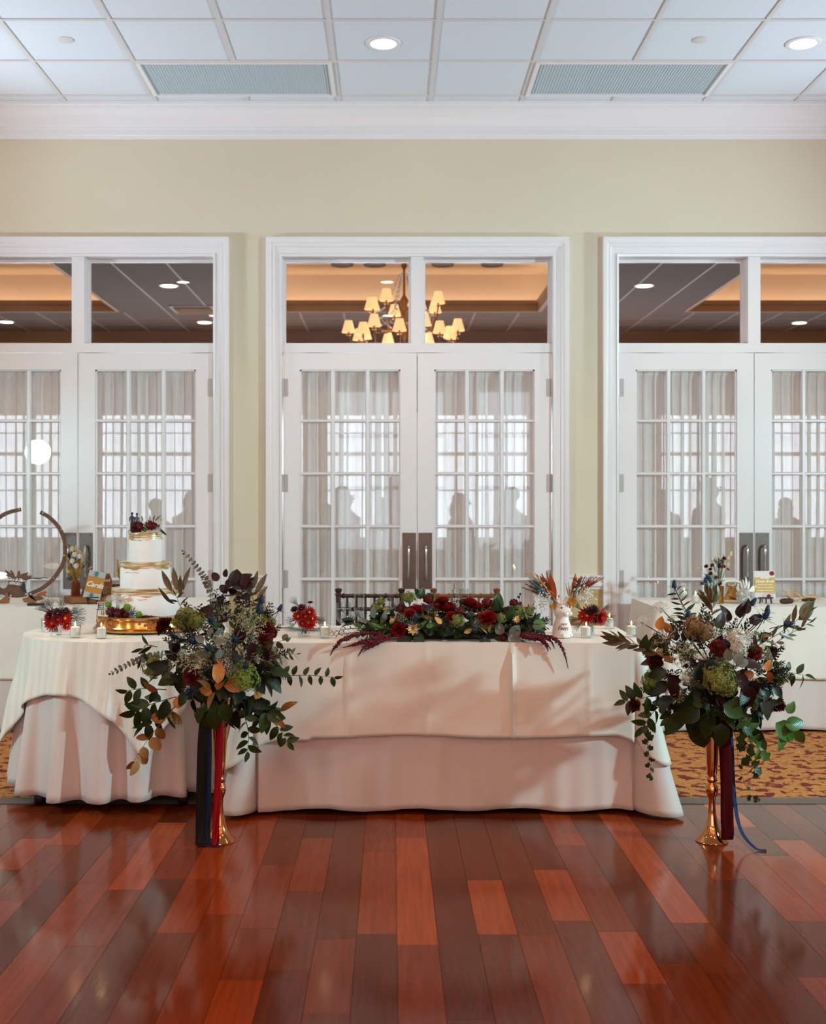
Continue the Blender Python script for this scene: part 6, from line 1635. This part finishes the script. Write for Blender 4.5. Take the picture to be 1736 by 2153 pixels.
for k in range(7): it.append(('plume', RF.choice(['rust', 'rust_dark', 'rust']), 1164 - k, 1264 - k, 105 + k * 9, 60 + RF.uniform(-8, 8)))
for k in range(4): it.append(('leaf', 'rust', 1168 - k * 2, 1262, 104 + k * 8, 58))
for k in range(5): it.append(('plume', 'teal_dry', 1155 - k * 2, 1258 - k * 3, 150 - k * 3, 48))
for k in range(3): it.append(('plume', 'straw', 1150 - k * 4, 1240 - k * 4, 128 + k * 8, 46))
it += [('breath', '', 1162, 1270, 160, 36), ('breath', '', 1160, 1266, 150, 34), ('tail', 'straw', 1122, 1234, 0, 0), ('tail', 'teal_dry', 1124, 1224, 0, 0), ('tail', 'teal_dry', 1132, 1246, 0, 0), ('straw', '', 1163, 1274, 0, 9), ('leaf', 'rust', 1170, 1262, 60, 14), ('thistle_s', '', 1128, 1226, 0, 5)]
bunch('dried rust and teal grasses in a rabbit vase ear', 1172, 1282, 125, it)
it = []
for k in range(5): it.append(('plume', RF.choice(['rust', 'rust_dark']), 1200 + k * 4, 1256 - k, 80 - k * 9, 46 + RF.uniform(-6, 6)))
for k in range(5): it.append(('plume', 'rust', 1214 + k * 4, 1246 - k * 2, 52 - k * 5, 46))
for k in range(3): it.append(('plume', 'teal_dry', 1206 + k * 4, 1248, 60 - k * 8, 40))
for k in range(3): it.append(('plume', 'straw', 1196 + k * 2, 1256, 104 - k * 8, 32))
for k in range(4): it.append(('leaf', 'rust', 1204 + k, 1246, 80 - k * 7, 40))
it += [('breath', '', 1206, 1262, 40, 36), ('breath', '', 1210, 1260, 30, 32), ('straw', '', 1202, 1265, 0, 10), ('mum_d', '', 1199, 1272, 0, 7), ('umbel', '', 1222, 1262, 0, 10), ('tail', 'rust', 1208, 1228, 0, 0), ('tail', 'white_flower', 1234, 1250, 0, 0)]
bunch('dried rust grasses with a bright yellow strawflower in a rabbit vase ear', 1192, 1281, 55, it)

# ================================================================== BACK TABLE, CAKE SIDE
BD = 7.42
# wooden arch sign
W_ = empty('wooden_arch_sign', P(40, 1268, BD), 'wooden ring sign with tree-root shape and white lettering on the back table', 'sign')
def arc(pix, wpx, name):
    path = bez([P(x, y, BD + .03) for x, y in pix], 40)
    b = MB(); hw = wpx * BD / F / 2
    vs = []
    for i, p in enumerate(path):
        t = (path[min(i + 1, 40)] - path[max(i - 1, 0)]).normalized(); n_ = Vector((-t.z, 0, t.x))
        for o, y in ((-hw, -.006), (hw, -.006), (hw, .006), (-hw, .006)): vs.append(p + n_ * o + Vector((0, y, 0)))
    b.add(vs, [(i * 4 + k, i * 4 + (k + 1) % 4, i * 4 + 4 + (k + 1) % 4, i * 4 + 4 + k) for i in range(40) for k in range(4)] + [(3, 2, 1, 0), (160, 161, 162, 163)])
    o = b.build(name, 'wood_sign', W_, angle=40)
    return o
r1 = arc(((85, 1077), (105, 1089), (126, 1113), (137, 1145), (133, 1183), (111, 1218), (88, 1237), (62, 1249)), 8, 'ring_arc')
r2 = arc(((44, 1071), (20, 1077), (0, 1087), (-30, 1115), (-45, 1150), (-40, 1190), (-20, 1225), (5, 1242)), 8, 'ring_arc')
for x, y in ((90, 1079), (40, 1071), (113, 1216), (65, 1248), (129, 1113), (135, 1168)):
    MB().ball(P(x, y, BD + .022), (.006, .004, .006), 8, 6).build('glass_bead', 'steel', W_)
S = 14.47
def pix(l): return [(P(x / S, 1160 + y / S, BD)) for x, y in l]
out = [(-120, 1250), (-60, 1180), (60, 1150), (200, 1080), (270, 950), (275, 860), (240, 760), (170, 715), (110, 715), (230, 690), (150, 545), (270, 620), (370, 700), (305, 570), (345, 565), (400, 640), (450, 750), (490, 790), (530, 700), (550, 600), (585, 575), (605, 620), (615, 710), (680, 670), (860, 625), (800, 740), (945, 665), (840, 745), (985, 715), (930, 790), (1140, 790), (1240, 795), (1330, 770), (1420, 785), (1530, 830), (1400, 805), (1330, 795), (1200, 840), (1000, 820), (850, 850), (760, 890), (700, 900), (660, 1010), (650, 1080), (700, 1220), (840, 1340), (700, 1380), (540, 1400), (330, 1380), (200, 1330), (60, 1300), (-120, 1290)]
pts = [(q.x, q.z) for q in pix(out)]
MB().extrude(pts, BD - .006, BD + .006).build('root_panel', 'wood_sign', W_, smooth=False)
for l, m, nm in (([(180, 1350), (200, 1245), (270, 1240), (265, 1350), (320, 1420), (290, 1560), (170, 1575), (50, 1575), (-60, 1575), (-40, 1500), (60, 1450)], 'wood_warm', 'root_foot'),
                 ([(700, 1420), (850, 1380), (900, 1330), (1000, 1340), (1130, 1500), (1090, 1560), (950, 1560), (740, 1530)], 'wood_warm', 'root_foot'),
                 ([(860, 1240), (950, 1300), (1060, 1350), (1200, 1320), (1290, 1370), (1365, 1420), (1250, 1470), (1100, 1490), (960, 1400), (880, 1330)], 'wood_sign', 'root_foot'),
                 ([(1020, 1330), (1200, 1230), (1330, 1210), (1390, 1230), (1330, 1320), (1390, 1360), (1200, 1350)], 'rust', 'oak_leaf'),
                 ([(720, 910), (760, 900), (790, 1000), (800, 1120), (840, 1250), (760, 1240), (690, 1180), (655, 1080), (690, 980)], 'black_paint', 'dark_crescent')):
    dy = {'root_foot': -.012, 'oak_leaf': .03, 'dark_crescent': -.016}[nm]
    pts = [(q.x, q.z) for q in pix(l)]
    MB().extrude(pts, BD + dy - .004, BD + dy + .004).build(nm, m, W_, smooth=False)
for x, y in ((330, 1335), (790, 1290), (935, 1285)):
    MB().ball(P(x / S, 1160 + y / S, BD - .02), (.007, .005, .007), 8, 6).build('glass_bead', 'steel', W_)
Rx = Matrix.Rotation(PI / 2, 4, 'X')
text('Gary & Ellen', .027, 'print_white', 'lettering', W_, Matrix.Translation(P(495 / S, 1160 + 850 / S, BD) + Vector((0, -.008, 0))) @ Matrix.Rotation(.12, 4, 'Y') @ Rx, .35, space=.82)
text('10/9/2021', .024, 'print_white', 'lettering', W_, Matrix.Translation(P(470 / S, 1160 + 970 / S, BD) + Vector((0, -.008, 0))) @ Matrix.Rotation(.12, 4, 'Y') @ Rx, .3, space=.85)
# glowing dish left of the sign
p = P(-4, 1210, BD + .10)
lp = empty('table_lamp', (p.x, p.y, TT), 'small lamp with a glowing oval white shade behind the wooden arch sign', 'lamp')
MB().ball(p, (.065, .05, .022), 20, 10).build('shade', 'lamp_glow', lp)
MB().lathe([(.0001, TT), (.045, TT), (.045, TT + .008), (.008, TT + .014), (.007, p.z - .015)], 20, (p.x, p.y, 0)).build('base', 'brass', lp)
# cake knife handle lying at the table edge
p = P(75, 1272, 7.23)
kn = empty('cake_knife', (p.x, 7.24, TT), 'cake knife with a black handle lying at the front of the arch sign table', 'knife')
MB().tube([(p.x - .05, 7.225, TT + .008), (p.x - .03, 7.228, TT + .009), (p.x + .05, 7.245, TT + .008)], [.008, .009, .006], 10).build('knife_handle', 'black_paint', kn)
MB().box((p.x + .14, 7.265, TT + .004), (.18, .022, .002), .2).build('blade', 'steel', kn, smooth=False)
# wooden slab
sl = P(195, 1263, 7.45)
def slab_pt(u, v):
    a_ = 2 * PI * u; r = 1 + .04 * math.sin(5 * a_) + .03 * math.sin(11 * a_ + 1)
    prof_ = [(0, 0), (.98, 0), (1, .15), (1, .85), (.98, 1), (0, 1)]
    k = v * 5; i = min(int(k), 4); f = k - i
    rr = prof_[i][0] * (1 - f) + prof_[i + 1][0] * f; z = prof_[i][1] * (1 - f) + prof_[i + 1][1] * f
    return Vector((sl.x + .195 * rr * r * math.cos(a_), 7.50 + .14 * rr * r * math.sin(a_), TT + .002 + .038 * z))
tag(MB().grid(slab_pt, 48, 5, True).build('wood_slab', 'wood_warm', angle=50), 'thick live-edge wood slab under the amber vase and card sign', 'wood slab')
SZ = TT + .042
# amber bottle vase with dried flowers
p = P(159, 1250, 7.47)
av = empty('amber_vase', (p.x, 7.47, SZ), 'amber hobnail glass vase on the wood slab', 'vase')
MB().lathe([(.0001, 0), (.024, 0), (.026, .003), (.026, .085), (.022, .09), (.024, .097), (.021, .097), (.02, .09), (.023, .083), (.023, .006), (.0001, .005)], 20, (p.x, 7.47, SZ)).build('glass_body', 'amber', av)
hb = MB()
for j in range(7):
    for k in range(12):
        q = 2 * PI * (k + .5 * (j % 2)) / 12; hb.ball((p.x + .026 * math.cos(q), 7.47 + .026 * math.sin(q), SZ + .01 + j * .0115), .0048, 6, 4)
hb.build('hobnails', 'amber', av)
db = empty('dried_flower_bunch', (p.x, 7.47, SZ + .08), 'dried bunch with pale pampas and yellow feathers in the amber vase', 'dried flowers')
top = Vector((p.x, 7.47, SZ + .09))
for px, py, m, W in ((147, 1142, 'straw', .8), (160, 1146, 'straw', .9), (165, 1150, 'straw', .8), (180, 1148, 'white_flower', .6), (148, 1158, 'white_flower', .5), (172, 1160, 'straw', .7)):
    q = P(px, py, 7.47 + RF.uniform(-.03, .03)); d = q - top; plume(m, top + d * .45, d, d.length * .55, db, W)
for px, py in ((138, 1178), (142, 1190), (146, 1200), (172, 1188), (172, 1200), (170, 1208)):
    q = P(px, py, 7.44); d = q - top + Vector((0, 0, .02)); plume('pampas_yellow', top + d * .1, d + Vector((0, 0, .015)), max(.07, d.length), db, .9)
for k in range(26):
    q = P(RF.uniform(144, 184), RF.uniform(1156, 1215), 7.47 + RF.uniform(-.04, .04)); d = q - top
    leaf_at(RF.choice(['lance', 'ovate', 'round']), RF.choice(['straw', 'leaf_olive', 'leaf_plum', 'leaf_dark', 'straw']), q, d, RF.uniform(.03, .05), db)
    if k % 2 == 0: MB().tube([top, q], .0014, 4).build('dry_stem', 'stem', db)
for px, py in ((157, 1166), (152, 1180), (168, 1170), (160, 1190)): flower('mum_w', P(px, py, 7.43), (0, -1, .3), .016, db)
# card sign on a black easel
cs = empty('card_sign', P(199, 1268, 7.36), 'mustard sign reading Cards on a black easel', 'sign')
p = P(199, 1230, 7.36)
def board(e, p, w_, h, m, name, ry=0., rx=-.2, rz=0., th=.006, dy=0., dz=0., dx=0.):
    M = Matrix.Translation(p) @ Matrix.Rotation(rz, 4, 'Z') @ Matrix.Rotation(ry, 4, 'Y') @ Matrix.Rotation(rx, 4, 'X')
    return MB().box((dx, dy, dz), (w_, th, h)).build(name, m, e, smooth=False, M=M), M
_, M = board(cs, p, .105, .172, 'print_mustard', 'board', .20)
for s in (1, -1):
    MB().box((0, -.0035, s * .068), (.105, .001, .036)).build('patterned_band', 'print_grey', cs, smooth=False, M=M)
    MB().lathe([(.0001, 0), (.013, 0), (.013, .001)], 20, M=Matrix.Rotation(PI / 2, 4, 'X')).build('teal_spot', 'print_teal', cs, M=M @ Matrix.Translation((-.004, -.004, s * .068)) @ Matrix.Diagonal((.8, 1, 1.25, 1)))
    for k in range(2): MB().lathe([(.0155 + k * .004, 0), (.0163 + k * .004, 0)], 24, caps=False, M=Matrix.Rotation(PI / 2, 4, 'X')).build('ring_line', 'leaf_plum', cs, M=M @ Matrix.Translation((-.004, -.0043, s * .068)) @ Matrix.Diagonal((.8, 1, .9, 1)))
text('Cards', .044, 'print_white', 'lettering', cs, M @ Matrix.Translation((0, -.0042, .0)) @ Rx, .35)
ez = MB()
zb = TT + .002
for s in (-1, 1): ez.box((p.x - .012 + s * .03, p.y - .012, zb + .022), (.008, .008, .046), M=Matrix.Rotation(s * .15, 4, 'Y'))
ez.box((p.x - .012, p.y - .014, zb + .04), (.085, .014, .008)).tube([(p.x + .05, p.y + .05, zb), (p.x + .03, p.y + .01, zb + .12)], .004, 6)
ez.build('easel', 'black_paint', cs, smooth=False)
# wooden hexagon sign behind
ss = empty('wood_plaque', P(205, 1255, 7.46), 'brown wooden plaque with small white writing behind the card sign', 'sign')
p = P(206, 1232, 7.50); sc_ = 7.5 / F
hexa = [(-38, -22), (-22, 24), (24, 26), (30, 8), (28, -14), (14, -24)]
MB().extrude([(p.x + x * sc_ , p.z + y * sc_) for x, y in hexa], 7.50, 7.51).build('board', 'wood_warm', ss, smooth=False)
text('Send', .026, 'print_white', 'lettering', ss, Matrix.Translation((p.x + 16 * sc_, 7.499, p.z + 12 * sc_)) @ Rx, .35)
for dy in (-10, -18): MB().ball((p.x - 26 * sc_, 7.497, p.z + dy * sc_), (.011, .003, .009), 10, 6).build('white_pebble', 'print_white', ss)
for k in range(4): MB().tube(bez([(p.x + (4 + j * 3) * sc_, 7.4992, p.z - (2 + 4 * k + .8 * (j % 2)) * sc_) for j in range(7 - k % 2)], 20), .0007, 4).build('script_line', 'print_pale', ss)
# log slices and a pale pampas plume behind the cake
for k in range(5):
    q = P(242, 1222 + k * 7, 7.66)
    tag(MB().lathe([(.0001, -.008), (.05, -.008), (.053, 0), (.05, .008), (.0001, .008)], 16, (q.x + RF.uniform(-.008, .008), 7.66, TT + .095 - k * .0185), M=Matrix.Rotation(0, 4, 'X')).build('wood_slice', 'bark', smooth=True), 'rough bark-edged wood slice in the stack behind the cake', 'wood slice', 'stacked wood slices behind the cake')
p = P(250, 1250, 7.78); pv = empty('pampas_stem', (p.x, 7.8, TT), 'yellow pampas plume standing behind the cake on the back table', 'dried flowers')
MB().lathe([(.0001, 0), (.03, 0), (.034, .05), (.014, .10), (.014, .12), (.011, .12), (.011, .1), (.0001, .06)], 16, (p.x + .02, 7.8, TT)).build('holder', 'bark', pv)
plume('pampas_yellow', P(252, 1220, 7.8), Vector((-.12, 0, 1)), .14, pv, 1.2)

# ================================================================== BACK TABLE, GUEST BOOK SIDE
gv = empty('lattice_vase', P(1511, 1278, 7.42), 'gold lattice cylinder vase on the guest book table', 'vase')
p = P(1511, 1270, 7.42); gx = p.x; gz = TT
MB().lathe([(.0001, .0), (.026, .0), (.027, .003), (.027, .105), (.0275, .108), (.025, .108), (.025, .005), (.0001, .005)], 24, (gx, 7.42, gz)).build('body', 'gold_antique', gv)
lt = MB()
for s in (-1, 1):
    for k in range(12):
        lt.tube([(gx + .0285 * math.cos(q), 7.42 + .0285 * math.sin(q), gz + .003 + .102 * t) for t in [j / 10 for j in range(11)] for q in [2 * PI * k / 12 + s * t * 1.6]], .0016, 4, False)
lt.build('lattice', 'gold', gv)
db = empty('dried_flower_bunch', (gx, 7.42, gz + .1), 'dried bunch with blue thistle and dark red buds in the gold lattice vase', 'dried flowers')
top = Vector((gx, 7.42, gz + .105))
for k in range(40):
    q = P(RF.gauss(1510, 13), RF.uniform(1168, 1228), 7.42 + RF.uniform(-.05, .05)); d = q - top
    kk = RF.random()
    if kk < .45: leaf_at(RF.choice(['lance', 'ovate']), RF.choice(['straw', 'leaf_olive', 'leaf_olive', 'leaf_plum']), q, d, RF.uniform(.03, .045), db)
    elif kk < .75: flower(RF.choice(['umbel', 'lace', 'umbel']), q, d, .026, db)
    else: flower(RF.choice(['pom_r', 'mum_d', 'carnation']), q, d + Vector((0, -.1, 0)), .013, db)
    if k % 3 == 0: MB().tube([top, q], .0014, 4).build('dry_stem', 'stem', db)
for px, py in ((1488, 1216), (1492, 1222), (1484, 1224)): flower('thistle', P(px, py, 7.36), (-.3, -.5, .5), .024, db)
for px, py, m in ((1522, 1180, 'straw'), (1498, 1178, 'leaf_olive'), (1525, 1195, 'straw')):
    q = P(px, py, 7.42); d = q - top; plume(m, top + d * .5, d, d.length * .5, db, .5)
# antique telephone
p = P(1540, 1268, 7.5); tx, ty = p.x, 7.52
ph = empty('antique_telephone', (tx, ty, TT), 'antique cream and gold telephone on the guest book table', 'telephone')
MB().lathe([(.0001, 0), (.075, 0), (.078, .006), (.07, .016), (.0001, .016)], 32, (tx, ty, TT)).build('base', 'cream_enamel', ph)
MB().lathe([(.058, .016), (.05, .03), (.03, .07), (.022, .095), (.02, .105)], 28, (tx, ty, TT)).build('body', 'gold_antique', ph)
MB().lathe([(.0001, 0), (.03, 0), (.032, .004), (.0001, .006)], 24, M=Matrix.Rotation(PI / 2 - .5, 4, 'X'), c=(tx, ty - .045, TT + .055)).build('dial', 'gold', ph)
MB().tube(bez([(tx - .07, ty, TT + .10), (tx - .045, ty, TT + .125), (tx, ty, TT + .132), (tx + .045, ty, TT + .125), (tx + .07, ty, TT + .10)], 20), .009, 10).lathe([(.0001, .0), (.022, .0), (.016, .022), (.0001, .025)], 16, (tx - .07, ty, TT + .08)).lathe([(.0001, .0), (.022, .0), (.016, .022), (.0001, .025)], 16, (tx + .07, ty, TT + .08)).build('handset', 'cream_enamel', ph)
MB().tube([(tx - .03, ty, TT + .1), (tx - .03, ty, TT + .122)], .005, 6).tube([(tx + .03, ty, TT + .1), (tx + .03, ty, TT + .122)], .005, 6).tube([(tx - .03, ty, TT + .1), (tx + .03, ty, TT + .1)], .005, 6).build('cradle', 'gold', ph)
# white flower stems beside the telephone
wf = empty('white_flower_stem', P(1568, 1275, 7.4), 'white stock flower stem in a small jar before the telephone', 'flowers')
q = P(1566, 1274, 7.40); q.z = TT
MB().lathe([(.0001, 0), (.018, 0), (.02, .02), (.014, .04), (.016, .045), (.013, .045), (.0001, .01)], 16, q).build('jar', 'glass', wf)
MB().tube([q + Vector((0, 0, .01)), q + Vector((.003, 0, .12))], .002, 5).build('stem', 'stem', wf)
for px, py, r in ((1562, 1262, 13), (1558, 1250, 10), (1570, 1258, 12), (1566, 1246, 9), (1570, 1268, 9)): flower('stock', P(px, py, 7.38), (0, -1, .3), r * 7.4 / F, wf)
for px, py, an, L in ((1566, 1240, 95, 22), (1562, 1240, 110, 20), (1570, 1242, 70, 22), (1574, 1246, 55, 20), (1568, 1236, 85, 24), (1578, 1240, 40, 16)):
    an = math.radians(an); leaf_at('lance', 'print_white', P(px, py, 7.39), (math.cos(an), 0, math.sin(an)), L * 7.4 / F, wf)
# guest book sign
gs = empty('guest_book_sign', P(1607, 1265, 7.4), 'white and gold guest book sign on a small black easel', 'sign')
p = P(1607, 1230, 7.42)
_, M = board(gs, p, .128, .175, 'print_pale', 'board', 0, -.12)
MB().box((0, -.0035, .0), (.126, .001, .094)).build('gold_panel', 'print_gold', gs, smooth=False, M=M)
MB().lathe([(.0001, 0), (.013, 0)], 20, M=Matrix.Rotation(PI / 2, 4, 'X')).build('red_spot', 'print_red', gs, M=M @ Matrix.Translation((.022, -.0036, -.070)))
MB().lathe([(.0001, 0), (.0128, 0)], 20, M=Matrix.Rotation(PI / 2, 4, 'X')).build('red_spot', 'print_red', gs, M=M @ Matrix.Translation((.046, -.0036, .072)) @ Matrix.Diagonal((1.25, 1, 1.1, 1)))
for k in range(3): MB().lathe([(.018 + k * .007, 0), (.0192 + k * .007, 0)], 24, caps=False, M=Matrix.Rotation(PI / 2, 4, 'X')).build('ring_line', 'print_red', gs, M=M @ Matrix.Translation((.016, -.0034, -.066)) @ Matrix.Diagonal((1, 1, .62, 1)))
for i, (tx_, sz) in enumerate((('Audio', .024), ('Guest Book', .023), ('simply pick up the', .0125), ('phone & record your', .0125), ('message at the tone', .0125))):
    text(tx_, sz, 'print_white', 'lettering', gs, M @ Matrix.Translation((0, -.0044, (.044, .023, .003, -.015, -.033)[i])) @ Rx, .35)
ez = MB()
for s in (-1, 0, 1): ez.box((p.x + s * .034, p.y - .03 + .01 * abs(s), TT + .018), (.008, .008, .034), M=Matrix.Rotation(-s * .15, 4, 'Y'))
ez.box((p.x, p.y - .026, TT + .036), (.088, .02, .008)).tube([(p.x, p.y + .05, TT + .003), (p.x, p.y + .012, TT + .11)], .004, 6)
ez.build('easel', 'black_paint', gs, smooth=False)
# ears of dark corn
def corn(px0, px1, py, d, label, rz, n):
    p = P((px0 + px1) / 2, py, d); L = (px1 - px0) * d / F; r = .0175
    e = empty('corn_ear', (p.x, d, TT), label, 'corn')
    Mx = Matrix.Translation((p.x, d, TT + r + .001)) @ Matrix.Rotation(rz, 4, 'Z') @ Matrix.Rotation(PI / 2, 4, 'Y')
    MB().lathe([(.0001, -L / 2), (r * .7, -L / 2 + .006), (r, -L / 2 + .025), (r, L / 2 - .03), (r * .8, L / 2 - .008), (.0001, L / 2)], 20).build('cob', 'corn_dark', e, M=Mx)
    for k in range(n):
        an = math.radians(RF.uniform(5, 150)); LL = RF.uniform(.10, .22)
        b0 = Mx @ Vector((0, 0, L / 2 - .004)); dd = Vector((math.cos(an), RF.uniform(-.3, .3), abs(math.sin(an)) * .6))
        b = MB(); pth = bez([b0, b0 + dd * LL * .5 + Vector((0, 0, .01)), b0 + dd * LL + Vector((0, 0, -.02))], 8); w0 = .009
        vs = []
        for i, q in enumerate(pth):
            w_ = w0 * (1 - i / 8.5); vs += [q + Vector((0, -w_ * .5, w_)), q, q + Vector((0, w_ * .5, -w_))]
        b.add(vs, [f for i in range(8) for f in ((i * 3, i * 3 + 1, i * 3 + 4, i * 3 + 3), (i * 3 + 1, i * 3 + 2, i * 3 + 5, i * 3 + 4))])
        b.build('husk', 'husk', e, angle=180, solid=.0006)
corn(1638, 1668, 1266, 7.36, 'dark red corn ear with pale husk lying right of the guest book sign', .05, 8)
corn(1682, 1716, 1262, 7.55, 'dark corn ear lying behind the other ear on the guest book table', -2.9, 7)
